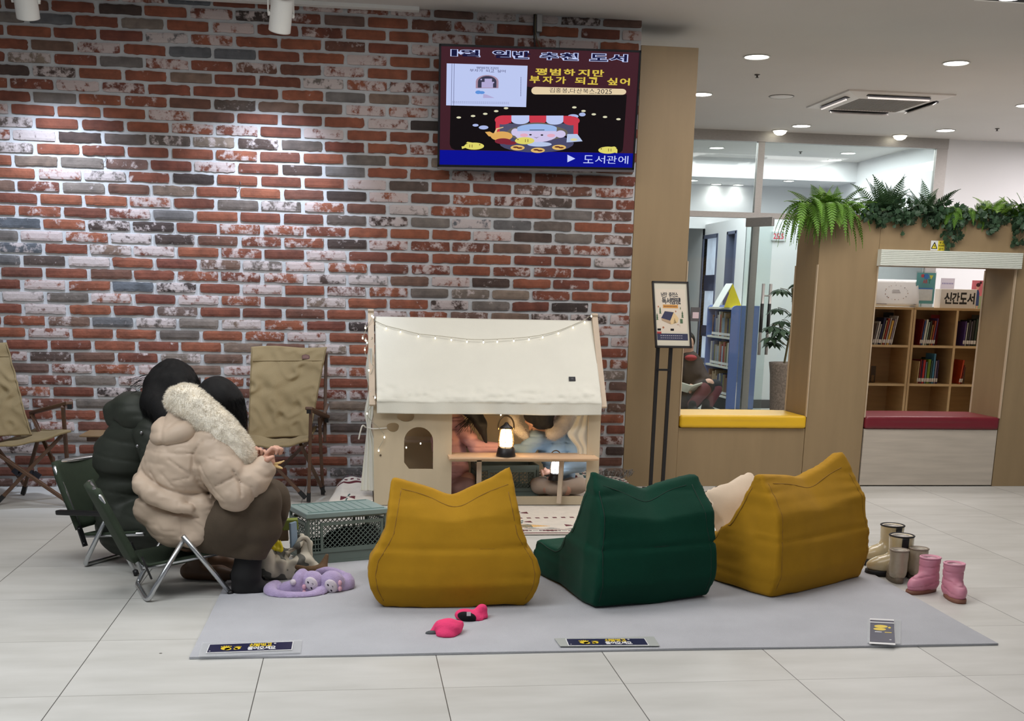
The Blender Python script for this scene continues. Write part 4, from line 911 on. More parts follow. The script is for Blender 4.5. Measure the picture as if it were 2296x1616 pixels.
for x, y, d in ((395, 1075, 1), (1385, 1108, -1), (765, 1035, -1)): SO(mb, x+45*d, y-10, 5, 4, 8); SR(mb, x-28*d-2, y-12, x-28*d+2, y+10); SR(mb, x-10*d-2, y-12, x-10*d+2, y+10)
A.done(mb, 'bean_marks', SM('beanbrown', (96, 48, 40)), False)
TX = SM('tickertext', (196, 206, 255), 1.0)
mb = MB(); SP(mb, [(1088, 1142), (1088, 1200), (1146, 1172)]); A.done(mb, 'ticker_arrow', TX, False)
mb = MB(); ST(mb, '도서관에', 1200, 1150, 1552, 1210, .0, .86); A.done(mb, 'ticker_lettering', TX, False)
# cable duct above the set
a = P(1204, 32, WALL-.03); b_ = P(1213, 72, WALL-.03)
t = root('cable_duct', (a.x, WALL-.03, b_.z), 'short white cable duct between the ceiling and the television', 'cable duct')
pbox('duct', a.x, b_.x+.004, WALL-.045, WALL-.012, b_.z, CEIL-.001, mat('duct_white', (168, 168, 168), .5, var=0), t, .002)
mb = MB(); mb.tube(spline([(a.x-.01, WALL-.035, CEIL-.001), (a.x-.008, WALL-.035, b_.z), (a.x+.008, WALL-.04, b_.z-.06), (a.x+.03, 7.53, tvp(.5, 1).z-.02)], 6), .004, 8); mb.build('cable', mat('cable_olive', (96, 88, 66), .5, var=0), t, True)
mb = MB(); mb.tube(spline([(a.x-.016, WALL-.03, CEIL-.001), (a.x-.016, WALL-.03, b_.z), (a.x-.004, WALL-.03, 2.70)], 6), .005, 8); mb.build('cable', BLK, t, True)
# sagging dark clips left in the mortar
def wire(u, v, label):
    p = P(u, v, WALL-.018); t = tag(MB().tube(spline([p+Vector((0, .004, .03)), p+Vector((.006, -.006, .015)), p, p+Vector((-.012, -.004, -.012)), p+Vector((-.03, .002, -.012))], 5), .0016, 6).build('wire_hook', mat('wire_grey', (120, 116, 114), .4, .5, var=0), None, True), label, 'hook')
wire(236, 360, 'bent wire hook in the mortar under the left bright patch of wall')
wire(538, 418, 'bent wire hook in the mortar under the middle bright patch of wall')
wire(875, 195, 'bent wire hook in the brick wall left of the television')

# ---------------------------------------------------------------- ceiling fittings
LAMPW = mat('lamp_white', (232, 232, 228), .4, var=0)
def emis(name, c, e):
    m = mat(name, c, .5, var=0, emit=e); return m
LED = emis('led_disc', (255, 252, 246), 14)
def downlight(u, v, label, z=CEIL, r=.085, pw=9, group='round recessed downlights in the ceiling', glow=LED):
    c = G(u, v, z)
    if z < CEIL: k = min(max(c.y, 14.5), 15.2)/c.y; c = Vector((c.x*k, c.y*k, z))
    t = root('downlight', c, label, 'downlight', group)
    mb = MB(); mb.lathe([(r+.008, -.0005), (r+.012, -.003), (r+.004, -.007), (r-.002, -.004), (r-.002, -.0005)], c, 32); mb.build('rim', LAMPW, t, True)
    mb = MB(); mb.lathe([(0, -.006), (r*.7, -.0055), (r-.003, -.003)], c, 32); mb.build('diffuser', glow, t)
    if pw:
        l = spot('downlight_beam', (c.x, c.y, z-.03), (c.x, c.y, 0), pw, 2.5, .9, (1, .97, .94), r*.8); l.parent = t; l.matrix_parent_inverse = Matrix.Translation(-c)
    return t
downlight(1697, 127, 'round downlight nearest the wooden column, on the hall ceiling')
downlight(2144, 141, 'round downlight on the right, just in front of the ceiling cassette')
downlight(1573, 211, 'round downlight half hidden by the top of the wooden column')
downlight(1797, 282, 'round downlight left behind the ceiling cassette')
downlight(2120, 292, 'round downlight right behind the ceiling cassette')
downlight(2303, 236, 'round downlight cut by the right edge of the photo')
LED2 = emis('led_dome', (250, 246, 226), 3)
for u, lb in ((1712, 'left domed lamp at the ceiling in front of the glass header rail'), (2008, 'right domed lamp at the ceiling in front of the glass header rail')):
    c = G(u, 306, CEIL); c = Vector((c.x, 11.98, CEIL)); t = root('dome_lamp', c, lb, 'ceiling lamp')
    mb = MB(); mb.lathe([(0, -.05), (.03, -.046), (.055, -.032), (.068, -.01), (.07, -.0005)], c, 24); mb.build('dome', LED2, t, True)
    mb = MB(); mb.lathe([(.07, -.0005), (.08, -.001), (.08, -.008), (.07, -.008)], c, 24); mb.build('rim', LAMPW, t, True)
for u, v, z, lb in ((1607, 331, CEIL, 'left of the first mullion behind the glass wall'), (1902, 343, CEIL, 'brighter one of the pair above the large fern behind the glass'), (1872, 358, CEIL, 'smaller one of the pair above the large fern behind the glass'),
                   (1770, 387, 2.70, 'alone right of the mullion on the lower ceiling'), (1606, 418, 2.70, 'left one of the two small ones on the lower ceiling'), (1655, 419, 2.70, 'right one of the two small ones on the lower ceiling'), (1553, 404, 2.70, 'beside the wooden column edge on the lower ceiling'), (2006, 396, 2.70, 'seen between the dark fern fronds')):
    downlight(u, v, 'round downlight '+lb, z, .08 if z == CEIL else .065, 8 if z == CEIL else 4, 'downlights of the reading room behind the glass')
# ceiling cassette air conditioner
cx0, cx1, cy0, cy1 = 3.99, 4.92, 9.60, 10.52; cz = CEIL
t = root('ceiling_cassette', ((cx0+cx1)/2, (cy0+cy1)/2, cz), 'white four-way air conditioning cassette on the hall ceiling', 'air conditioner')
CW = mat('cassette_white', (218, 214, 212), .45, var=0)
mx_, my_ = (cx0+cx1)/2, (cy0+cy1)/2; h = .463
def ring(r_, z): return [Vector((mx_+a*r_, my_+b_*r_, z)) for a, b_ in ((-1, -1), (1, -1), (1, 1), (-1, 1))]
mb = MB(); V = ring(h, cz-.001)+ring(h-.005, cz-.012)+ring(h-.15, cz-.040)+ring(h-.165, cz-.040)+ring(h-.165, cz-.02); F = []
for k in range(4):
    for i in range(4): F.append((k*4+i, k*4+(i+1) % 4, k*4+4+(i+1) % 4, k*4+4+i))
mb.add(V, F); mb.build('panel', CW, t)
gr = h-.165; mb = MB(); mb.box(mx_-gr, mx_+gr, my_-gr, my_+gr, cz-.034, cz-.028)
for i in range(1, 24): x = mx_-gr+2*gr*i/24; mb.box(x-.003, x+.003, my_-gr, my_+gr, cz-.037, cz-.034)
mb.build('intake_grille', mat('grille_grey', (140, 134, 130), .6, var=0), t)
SL = mat('slot_black', (20, 18, 22), .8, var=0)
for i, (dx, dy) in enumerate(((0, -1), (1, 0), (0, 1), (-1, 0))):
    R = Matrix.Translation((mx_, my_, cz)) @ Matrix.Rotation(i*PI/2, 4, 'Z')
    tilt = Matrix.Translation((0, -h+.082, -.029)) @ Matrix.Rotation(math.radians(14.5), 4, 'X')
    mb = MB(); mb.box(-.27, .27, -.03, .03, -.005, .006, R @ tilt); mb.build('air_slot', SL, t)
    a_ = .55 if i in (1, 2) else .95
    fl = Matrix.Translation((0, -h+.055 if i < 2 else -h+.055, -.030)) @ Matrix.Rotation(-a_, 4, 'X')
    mb = MB(); mb.box(-.265, .265, 0, .055 if i in (1, 2) else .026, -.003, .002, R @ fl); mb.build('flap', CW, t)
c = G(1752, 216, CEIL); t = root('ceiling_speaker', c, 'flat round white speaker cover on the ceiling left of the cassette', 'speaker')
mb = MB(); mb.lathe([(0, -.006), (.085, -.006), (.097, -.004), (.10, -.0005)], c, 32); mb.build('cover', CW, t, True); mb = MB(); mb.lathe([(.098, -.0008), (.102, -.0045), (.106, -.0008)], c, 32); mb.build('rim', DSTEEL, t, True)
for u, v, lb in ((1698, 167, 'small sprinkler head below the first hall downlight'), (2236, 288, 'small sprinkler head right of the ceiling cassette'), (1795, 340, 'small sprinkler head behind the glass wall')):
    c = G(u, v, CEIL); t = root('sprinkler', c, lb, 'sprinkler'); mb = MB(); mb.lathe([(.022, -.0005), (.022, -.004), (.008, -.008), (.006, -.02), (.014, -.022), (.014, -.024), (0, -.024)], c, 12); mb.build('head', DSTEEL, t, True)
c = G(2262, -12, CEIL); t = root('recessed_fixture', c, 'dark recessed fixture with two bright lamps, cut by the top right corner of the photo', 'ceiling lamp')
mb = MB(); mb.box(c.x-.13, c.x+.42, c.y-.16, c.y+.14, CEIL-.006, CEIL-.0005); mb.build('frame', LAMPW, t)
mb = MB(); mb.box(c.x-.11, c.x+.40, c.y-.13, c.y+.11, CEIL-.008, CEIL-.006); mb.build('recess', SL, t)
for dx in (.02, .25): mb = MB(); mb.lathe([(0, -.014), (.06, -.014), (.07, -.008)], (c.x+dx, c.y+.02, CEIL), 24); mb.build('lamp', LED, t)
# track spotlights aimed at the bricks
def track_spot(u, v, y, lean, label, aim):
    c = P(u, v, y); t = root('track_spotlight', c, label, 'spotlight', 'white cylinder spotlights washing the brick wall')
    ax = (Vector(aim)-c).normalized(); M = Matrix.Translation(c) @ ax.to_track_quat('-Z', 'Y').to_matrix().to_4x4()
    r, h = .060, .085
    mb = MB(); mb.lathe([(r-.012, -h+.012), (r-.004, -h+.001), (r, -h), (r, -h+.006), (r, h-.006), (r-.006, h), (r-.02, h+.001), (r-.022, h-.004), (0, h-.004)], n=36, M=M); mb.build('can', LAMPW, t, True)
    mb = MB(); mb.lathe([(0, -h+.015), (r-.012, -h+.015)], n=24, M=M); mb.build('lens', emis('spot_lens', (240, 246, 255), 8), t)
    sx = M.to_3x3() @ Vector((1, 0, 0)); mb = MB()
    for s in (-1, 1): mb.tube([c+sx*s*r, c+sx*s*(r+.012)], .012, 12)
    top_ = Vector((c.x, c.y, CEIL-.03))
    mb.tube([c-sx*(r+.010), c-sx*(r+.010)+Vector((0, 0, .10)), top_+Vector((0, 0, .005))], .005, 8); mb.tube([c+sx*(r+.010), c+sx*(r+.010)+Vector((0, 0, .10)), top_+Vector((0, 0, .005))], .005, 8)
    mb.build('yoke', LAMPW, t, True)
    mb = MB(); mb.lathe([(.035, -.03), (.04, -.028), (.04, -.0005)], (c.x, c.y, CEIL), 20); mb.build('mount', LAMPW, t, True)
    e = c+ax*(h+.01); l = spot('wall_wash', e, aim, SPOTW, 1.5, 1.0, (.72, .82, 1.0), .05); l.parent = t; l.matrix_parent_inverse = Matrix.Translation(-c)
SPOTW = 130
track_spot(58, 2, 6.95, 0, 'white cylinder spotlight cut by the top left of the photo', P(150, 640, WALL))
track_spot(630, 33, 6.95, 0, 'white cylinder spotlight at the top, left of the television', P(575, 640, WALL))
# ---------------------------------------------------------------- rug and what lies on it
RUGT = .012
rug = mat('grey_felt', (180, 181, 186), .95, var=.05, vscale=5, bump=.5, bscale=260, sheen=.2)
mb = MB(); n1, n2 = 60, 40; RX0, RX1, RY0, RY1 = -.572, 2.40, 3.945, 5.46
def rugf(a, b_):
    x = lerp(RX0, RX1, a)+(.018*b_ if a == 0 else .015*b_)*1.0; y = lerp(RY0-.008*math.sin(a*9)*.4-.015*a, RY1, b_)
    return Vector((x, y, RUGT+.0012*math.sin(x*7+y*3)*math.sin(y*5)-(.004 if a in (0, 1) or b_ in (0, 1) else 0)))
mb.sheet(rugf, n1, n2)
ringp = [rugf(i/n1, 0) for i in range(n1+1)]+[rugf(1, j/n2) for j in range(1, n2+1)]+[rugf(i/n1, 1) for i in range(n1-1, -1, -1)]+[rugf(0, j/n2) for j in range(n2-1, 0, -1)]
V = ringp+[Vector((p.x, p.y, .001)) for p in ringp]; m_ = len(ringp); mb.add(V, [(i, m_+i, m_+(i+1) % m_, (i+1) % m_) for i in range(m_)])
tag(mb.build('rug', rug, None, True), 'large pale grey felt rug on the tiled floor under the bean bags', 'rug')
CLEAR = mat('clear_film', (225, 228, 230), .12, var=0, alpha=.32, spec=.8); NAVYP = mat('sign_navy', (26, 30, 66), .35, var=0); SYEL = mat('sign_yellow_print', (226, 196, 40), .45, var=0); SWHT = mat('sign_white_print', (224, 224, 224), .45, var=0)
def foot(A, mb, cx, cy, s, sx, fl=1):
    A.oval(mb, cx, cy, .055*s*sx, .21*s, 14); A.oval(mb, cx+.03*s*sx*fl, cy-.10*s, .04*s*sx, .15*s, 12)
    for i in range(5): A.oval(mb, cx+(-.05+.026*i)*s*sx*fl, cy+(.22+.06*math.sin(i*PI/4))*s, .011*s*sx, .05*s, 8)
def floor_sign(c4, film4, label, tape=False):
    z = RUGT+.0025; bl, br, tl = [G(u, v, z+.002) for u, v in c4]; t = root('floor_sign', (bl+br)/2, label, 'sign')
    q = [G(u, v, z) for u, v in film4]; q = [Vector((p.x, p.y, z-.0005)) for p in q]
    mb = MB(); mb.add(q+[p+Vector((0, 0, .0014)) for p in q], [(3, 2, 1, 0), (4, 5, 6, 7)]+[(i, (i+1) % 4, 4+(i+1) % 4, 4+i) for i in range(4)]); mb.build('clear_cover' if not tape else 'tape', CLEAR if not tape else mat('grey_tape', (170, 174, 170), .4, var=0), t)
    ux = br-bl; uy = tl-bl; mb = MB(); e = .02
    p0 = bl-Vector((0, 0, .0006)); mb.add([p0-ux*.012-uy*.08, p0+ux*1.012-uy*.08, p0+ux*1.012+uy*1.08, p0-ux*.012+uy*1.08], [(0, 1, 2, 3)]); mb.build('white_card', SWHT, t)
    A = Art(bl, ux, uy, t, .0004); A.lay = 1; A.name = 'printed_card'; return A, t
def shoes_off(A):
    mb = MB(); A.rect(mb, 0, 0, 1, 1); A.done(mb, 'navy', NAVYP)
    mb = MB(); foot(A, mb, .205, .42, 1.05, 1.0); foot(A, mb, .35, .38, .8, .85, -1); A.chars(mb, '신발벗고', .48, .54, .755, .92, .04, .88); A.done(mb, 'yellow', SYEL)
    mb = MB(); A.chars(mb, '들어오세요', .47, .10, .81, .48, .045, .9); A.oval(mb, .79, .82, .016, .06, 8); A.rect(mb, .02, .08, .035, .14); A.done(mb, 'white', SWHT)
A, _ = floor_sign(((464, 1462), (653, 1455), (471, 1445)), ((444, 1472), (674, 1463), (678, 1434), (454, 1440)), 'long navy shoes-off sign in clear film at the front left corner of the rug'); shoes_off(A)
A, _ = floor_sign(((1276, 1446), (1453, 1445), (1270, 1432)), ((1256, 1449), (1479, 1448), (1466, 1427), (1243, 1431)), 'long navy shoes-off sign taped to the middle of the rug front edge', True); shoes_off(A)
A, _ = floor_sign(((1950, 1438), (2007, 1441), (1951, 1389)), ((1944, 1441), (2019, 1443), (2021, 1390), (1946, 1386)), 'small square navy card in clear film at the right end of the rug')
mb = MB(); A.rect(mb, 0, 0, 1, 1); A.done(mb, 'navy', NAVYP)
mb = MB(); A.oval(mb, .45, .70, .28, .07); A.oval(mb, .40, .57, .26, .06); A.oval(mb, .80, .66, .06, .04); A.rect(mb, .60, .42, .88, .45); A.done(mb, 'yellow', SYEL)
mb = MB(); A.rect(mb, 0, .86, 1, .90); A.rect(mb, .20, .42, .48, .45); A.rect(mb, .78, .10, .86, .13); A.done(mb, 'white', SWHT)

# ---------------------------------------------------------------- bean bags
def cloth(name, c, var=.07): return mat(name, c, .85, var=var, vscale=9, bump=.15, bscale=420, sheen=.05, spec=.2)
MUST = cloth('mustard_canvas', (172, 128, 26)); GREENC = cloth('bottle_green_canvas', (3, 58, 42)); MSEAM = mat('mustard_seam', (140, 100, 20), .8, var=0); GSEAM = mat('green_seam', (8, 44, 32), .8, var=0)
def sdpoly(a, b_, P_):
    d = np.full(len(a), 1e9); s = np.ones(len(a)); n = len(P_)
    for i in range(n):
        x0, y0 = P_[i]; x1, y1 = P_[i-1]; ex, ey = x1-x0, y1-y0; wx, wy = a-x0, b_-y0
        t_ = np.clip((wx*ex+wy*ey)/(ex*ex+ey*ey), 0, 1); bx, by = wx-ex*t_, wy-ey*t_; d = np.minimum(d, bx*bx+by*by)
        c1 = b_ >= y0; c2 = b_ < y1; c3 = ex*wy > ey*wx
        f = (c1 & c2 & c3) | (~c1 & ~c2 & ~c3); s = np.where(f, -s, s)
    return s*np.sqrt(d)
def beanbag(o, rz, W, Wt, bulge, hl, hr, top, dip, m, sm, label, seed, lean=.10, depth=.66, dx=0.0):
    side = [(.0, .0), (-.035-bulge*.3, .10), (-.03-bulge*.2, .22), (.005, .36), (lean, top), (lean+.045, top), (lean+.09, top*.80), (lean+.155, top*.58), (lean+.22, .235), (lean+.30, .165), (depth-.14, .160), (depth-.02, .165), (depth+.02, .10), (depth-.02, .0)]
    def wz(z): return np.interp(z, [0, .03, .08, .14, .20, .25, .30, top], [W-.006, W+.35*bulge, W+.8*bulge, W+bulge, W+.75*bulge, W+.1*bulge, W-.35*bulge-.006, Wt])
    def f(p):
        x, y, z = p[:, 0], p[:, 1], p[:, 2]; xs = x-dx*np.clip(z/top, 0, 1); a = np.clip(np.abs(xs)/Wt, 0, 1.1)
        hn = np.where(xs < 0, hl, hr)*a**1.25-dip*np.exp(-(xs/.05)**2)*.55-dip*.45*np.exp(-(xs/.14)**2)
        k = np.clip((z-top*.45)/(top*.55), 0, 1.3)**1.5; zz = z-hn*k
        bul = (.02+bulge*.5)*np.cos(np.clip(x/W, -1, 1)*PI/2)
        yy = np.where(y < lean+.02+zz*.1, y+bul*np.clip(1-zz/top, 0, 1)*.6, y-bul*.3*(zz < .3))
        d1 = sdpoly(yy, zz, side); d2 = np.abs(xs)-wz(zz)*(1-.16*np.clip((y-.10)/.3, 0, 1))
        r = .014; q1 = np.maximum(d1+r, 0); q2 = np.maximum(d2+r, 0)
        d = np.sqrt(q1*q1+q2*q2)+np.minimum(np.maximum(d1+r, d2+r), 0)-r
        q = np.stack([x*3.2, y*3.2, z*24], 1)+seed*7.3; n1 = vnoise(q)
        edge = np.exp(-((np.abs(xs)-wz(zz)+.03)/.10)**2)
        d = d+.0032*(1-2*np.abs(n1))*(.35+.9*edge)*np.clip(1.2-np.abs(z-.3)*.8, .3, 1)+.005*vnoise(np.stack([x*6, y*6, z*8], 1)+seed)
        d = d+.007*np.exp(-((zz-.245)/.010)**2)*(y < .1)
        return np.maximum(d, .002-z)
    s = Soft(0); s.fn(f)
    ob = s.build('bean_bag', m, None, h=.0115, world=False, lo=(-W-.12, -.14, -.02), hi=(W+.12, depth+.12, top+max(hl, hr)+.06)); ob.location = (o[0], o[1], RUGT); ob.rotation_euler = (0, 0, rz)
    tag(ob, label, 'bean bag')
    def hit(p, d):
        p = np.array(p, float); d = np.array(d, float); k = np.linspace(0, .5, 260); pts = p[None]+d[None]*k[:, None]; v = f(pts); i = np.argmax(v < 0)
        return pts[i] if v[i] < 0 else None
    mb = MB()
    def seam(ps, ds, r=.0022):
        L = [hit(p, d) for p, d in zip(ps, ds)]; L = [Vector(q) for q in L if q is not None]
        if len(L) > 3: mb.tube(L, r, 5)
    zs = np.linspace(.03, top*.98, 34)
    for sg in (-1, 1): seam([(sg*(float(wz(z))-.03), -.3, z) for z in zs], [(0, 1, 0)]*34)
    xs = np.linspace(-W*.86, W*.86, 30); seam([(x, -.3, .245) for x in xs], [(0, 1, 0)]*30)
    for sg in (-1, 1):
        path = [(lean+.055, top*.95), (lean+.09, top*.80), (lean+.155, top*.58), (lean+.20, .30), (lean+.23, .22), (lean+.30, .165), (depth-.14, .16), (depth-.02, .165), (depth+.01, .10)]
        P3 = spline([(0, a, b_) for a, b_ in path], 4); seam([(sg*.55, p.y-.014, p.z-.014) for p in P3], [(-sg, 0, 0)]*len(P3), .003)
    xs = np.linspace(-W*.72, W*.72, 26); L = [hit((x, -.3, top*.93+(hl if x < 0 else hr)*(abs(x)/(W*.8))**1.7-dip*1.1*math.exp(-(x/.09)**2)), (0, 1, 0)) for x in xs]; L = [Vector(q) for q in L if q is not None]
    if len(L) > 3: mb.tube(L, .0022, 5)
    mb.build('piping', sm, ob, True, world=False); return ob
beanbag((.398, 4.555), math.radians(-1), .300, .244, .050, .036, .062, .472, .035, MUST, MSEAM, 'mustard yellow bean bag chair seen square from behind, in front of the play tent', 1, dx=-.012)
beanbag((1.222, 4.560), math.radians(17), .284, .262, .006, .050, .026, .482, .030, GREENC, GSEAM, 'bottle green bean bag chair in the middle of the three', 2, .13, .65, dx=.026)
beanbag((2.035, 4.800), math.radians(33), .342, .305, .008, .018, .056, .492, .020, MUST, MSEAM, 'mustard yellow bean bag chair at the right, angled towards the boots', 3, .12, .58, dx=.0)
# cream cushion on the right bean bag
def scushion(c, w_, h, th, R, m, name, label, cat):
    s = Soft(); Ri = R.to_3x3()
    def f(p):
        q = (p-np.array(c))@np.array(Ri); a = np.clip(np.abs(q[:, 0])/w_, 0, 1.2); b_ = np.clip(np.abs(q[:, 2])/h, 0, 1.2)
        t_ = th*np.sqrt(np.clip((1-a**2.4)*(1-b_**2.4), 0, 1))+.004; pin = 1-.07*(1-a)*0
        d = np.maximum(np.maximum(np.abs(q[:, 0])-w_*(1-.10*(1-b_)**1.5), np.abs(q[:, 2])-h*(1-.10*(1-a)**1.5)), np.abs(q[:, 1])-t_)*.75
        return d+.003*vnoise(q*16)
    s.fn(f); r = max(w_, h)*1.5; o = s.build(name, m, None, h=.009, lo=np.array(c)-r, hi=np.array(c)+r); return tag(o, label, cat)
scushion((1.80, 5.20, .275), .165, .165, .075, Matrix.Rotation(math.radians(20), 4, 'Z') @ Matrix.Rotation(math.radians(-28), 4, 'X') @ Matrix.Rotation(math.radians(-16), 4, 'Y'), cloth('cream_linen', (212, 194, 172), .03), 'cushion', 'cream linen cushion leaning on the seat of the right mustard bean bag', 'cushion')

# ---------------------------------------------------------------- play tent house
TW = mat('birch_plywood', (200, 184, 156), .55, var=.05, vscale=5, stretch=(2, 2, .5)); TWE = mat('birch_batten', (196, 178, 156), .55, var=.06, vscale=12); CANV = mat('cream_canvas', (228, 226, 213), .85, var=.02, bump=.2, bscale=300, sheen=.1)
FY = 6.93; BY = 7.56; TX0, TX1 = .113, 1.481
tt = root('play_tent', ((TX0+TX1)/2, 7.25, 0), 'wooden play house with a cream canvas roof against the brick wall', 'play tent')
fp = lambda x, z, d: Vector((x, FY+d, z))
def cloudpts(u0, v0, u1, v1):
    p0 = P(u0, v1, FY); p1 = P(u1, v0, FY); w_ = p1.x-p0.x; h = p1.z-p0.z; L = []
    for k in range(28):
        a = 2*PI*k/28; r = 1+.14*abs(math.sin(a*1.5+.5)); L.append((p0.x+w_*(.5+.46*math.cos(a)*r*.92), p0.z+h*(.5+.44*math.sin(a)*r-.06*(math.sin(a) < 0))))
    return L
ax0, ax1 = .293, .466; az0, az1 = .222, .474; rr_ = (ax1-ax0)/2
arch_ = [(ax0, az0), (ax1, az0), (ax1, az1-rr_)]+[(ax0+rr_+rr_*math.cos(a), az1-rr_+rr_*math.sin(a)) for a in np.linspace(0, PI, 14)][1:]
arch_[0] = (ax0+.03, az0); arch_.append((ax0, az0+.04))
SZT = .31; DX0, DX1 = .578, 1.405
opening = [(DX0, .055), (DX1, .055), (DX1, .60), (DX0, .60)]
c1_ = cloudpts(889, 924, 931, 944); c2_ = cloudpts(866, 947, 896, 967)
front = holed([(TX0, 0.004), (TX1, 0.004), (TX1, .625), (TX0, .625)], [arch_, opening, c1_, c2_], fp, 0, .015); front.build('front_panel', TW, tt)
pbox('side_rail', TX0, TX0+.03, BY-.03, BY, 0.004, .62, TWE, tt); pbox('side_rail', TX1-.03, TX1, BY-.03, BY, .004, .62, TWE, tt)
for x in (TX0, TX1-.015):
    pbox('lower_side_rail', x, x+.015, FY+.015, BY-.03, .004, .05, TWE, tt); pbox('upper_side_rail', x, x+.015, FY+.015, BY-.03, .59, .625, TWE, tt)
mb = MB(); mb.box(TX0+.03, 1.27, BY-.012, BY-.004, .004, .625); mb.build('back_panel', mat('tent_backing', (214, 190, 150), .7, var=.04), tt)
pbox('inner_shelf', TX0+.03, .56, 7.35, BY-.012, .33, .345, TWE, tt)
mb = MB(); mb.prism([(FY-.12, SZT), (FY+.10, SZT), (FY+.10, SZT-.02), (FY-.10, SZT-.02), (FY-.122, SZT-.008)], lambda y, z, x: Vector((x, y, z)), .553, 1.452); mb.build('counter', mat('counter_board', (222, 186, 150), .4, var=.05, vscale=8, stretch=(.4, 3, 3)), tt)
pbox('counter_apron', DX0, DX1, FY+.002, FY+.013, SZT-.042, SZT-.02, TW, tt)
mb = MB(); mb.bar((.745, FY+.008, .055), (.745, FY+.008, SZT-.02), .03, .012); mb.build('baluster', TWE, tt)
mb = MB(); mb.bar((1.232, FY-.045, .02), (1.245, FY-.02, SZT-.02), .026, .02); mb.build('baluster', TWE, tt)
for x, z in ((TX1-.043, .305), (TX0+.04, .305)): mb = MB(); mb.tube([(x, FY-.003, z), (x, FY+.001, z)], .006, 12); mb.build('bolt', mat('bolt_brown', (96, 80, 62), .5, .3, var=0), tt)
# roof: ridge and sloping battens, canvas
RYd, RZd = 7.25, 1.10; EY, EZ = 6.865, .625
def batten(x): mb = MB(); mb.bar((x, EY+.01, EZ-.02), (x, RYd+.012, RZd+.045), .018, .035, (1, 0, 0)); mb.bar((x, BY+.02, EZ-.02), (x, RYd-.012, RZd+.045), .018, .035, (1, 0, 0)); mb.build('gable_batten', TWE, tt)
batten(TX0-.008); batten(TX1+.004); 
mb = MB(); mb.tube([(TX0-.02, RYd, RZd-.034), (TX1-.01, RYd, RZd-.034)], .011, 10); mb.tube([(TX0-.0, EY+.03, EZ-.012), (TX1, EY+.03, EZ-.012)], .012, 10); mb.build('roof_rail', TWE, tt, True)
def canv(s_, q):
    # q runs from the front hem over the ridge to the back hem
    x = lerp(TX0+.018, TX1-.012, s_)
    if q < .12: k = q/.12; y, z = EY-.004+.004*math.sin(s_*40)*(1-k), lerp(EZ-.066, EZ+.01, k)
    elif q < .5: k = (q-.12)/.38; y, z = lerp(EY, RYd, k), lerp(EZ+.012, RZd+.005, k)-.022*math.sin(k*PI)*math.sin(s_*PI)
    elif q < .88: k = (q-.5)/.38; y, z = lerp(RYd, BY+.03, k), lerp(RZd+.005, EZ+.01, k)-.02*math.sin(k*PI)
    else: k = (q-.88)/.12; y, z = BY+.034, lerp(EZ+.01, EZ-.06, k)
    wr = max(0, 1-abs(q-.155)/.055)
    if wr > 0: y -= wr*.016*(.6+.9*float(vnoise(np.array([[s_*16, q*50, 2.2]]))[0])+.5*float(vnoise(np.array([[s_*55, q*90, 5.2]]))[0])); z += wr*.007*float(vnoise(np.array([[s_*30, q*60, 8.1]]))[0])
    z += .0035*float(vnoise(np.array([[s_*4, q*5, 1.7]]))[0])
    if q < .5: x += (.5-abs(q-.25)*2)*0
    return Vector((x, y, z))
mb = MB(); mb.sheet(canv, 130, 110); o = mb.build('roof_canvas', CANV, tt, True); md = o.modifiers.new('cloth', 'SOLIDIFY'); md.thickness = .002; o['label'] = 'cream canvas roof with a wrinkled front hem'
a = P(1283, 849, 6.93); a.y = lerp(EY, RYd, (a.z-EZ)/(RZd-EZ))-.012; b_ = P(1283, 849, a.y); nrm = Vector((0, -(RZd-EZ), (RYd-EY))).normalized(); uy_ = Vector((0, (RYd-EY), (RZd-EZ))).normalized()
mb = MB(); b_ = b_-nrm*.0; mb.add([b_-Vector((.02, 0, 0))-uy_*.015, b_+Vector((.02, 0, 0))-uy_*.015, b_+Vector((.02, 0, 0))+uy_*.015, b_-Vector((.02, 0, 0))+uy_*.015], [(0, 1, 2, 3)]); o = mb.build('sewn_label', mat('label_black', (26, 26, 34), .6, var=0), tt); md = o.modifiers.new('t', 'SOLIDIFY'); md.thickness = .002
A = Art(b_-Vector((.012, 0, 0))-uy_*.006+nrm*.003, (.024, 0, 0), uy_*.012, o); A.name = 'label_mark'; mb = MB(); A.rect(mb, .2, .0, .8, .12); A.rect(mb, .1, .3, .9, .42); A.rect(mb, .3, .6, .7, .75); A.done(mb, 'mark', mat('label_grey', (120, 120, 124), .6, var=0))
# curtains
def drape(pl, pr, n_, name, m, amp=.010, fr=7, label=None):
    "curtain hanging between two lines of points, top to bottom"
    L = spline(pl, 8); R_ = spline(pr, 8); mb = MB()
    def f(a, b_):
        i = min(int(a*(len(L)-1)), len(L)-2); k = a*(len(L)-1)-i; p = lerp(lerp(L[i], L[i+1], k), lerp(R_[i], R_[i+1], k), b_); ph = b_*fr*2*PI+math.sin(a*5)
        return p+Vector((amp*.3*math.cos(ph), amp*math.sin(ph), 0))
    mb.sheet(f, 36, 48); o = mb.build(name, m, tt, True); md = o.modifiers.new('cloth', 'SOLIDIFY'); md.thickness = .0018
    if label: o['label'] = label
    return o
cl = lambda L, y: [P(u, v, y) for u, v in L]
drape(cl([(828, 870), (817, 925), (822, 958), (818, 1000), (810, 1075), (808, 1100)], 7.05), cl([(838, 870), (838, 925), (832, 958), (842, 1000), (848, 1075), (850, 1100)], 6.98), 0, 'left_curtain', CANV, .008, 3)
drape(cl([(826, 780), (820, 820), (822, 850), (832, 880)], 7.10), cl([(834, 780), (834, 820), (836, 850), (840, 880)], 7.02), 0, 'gable_flap', CANV, .004, 2)
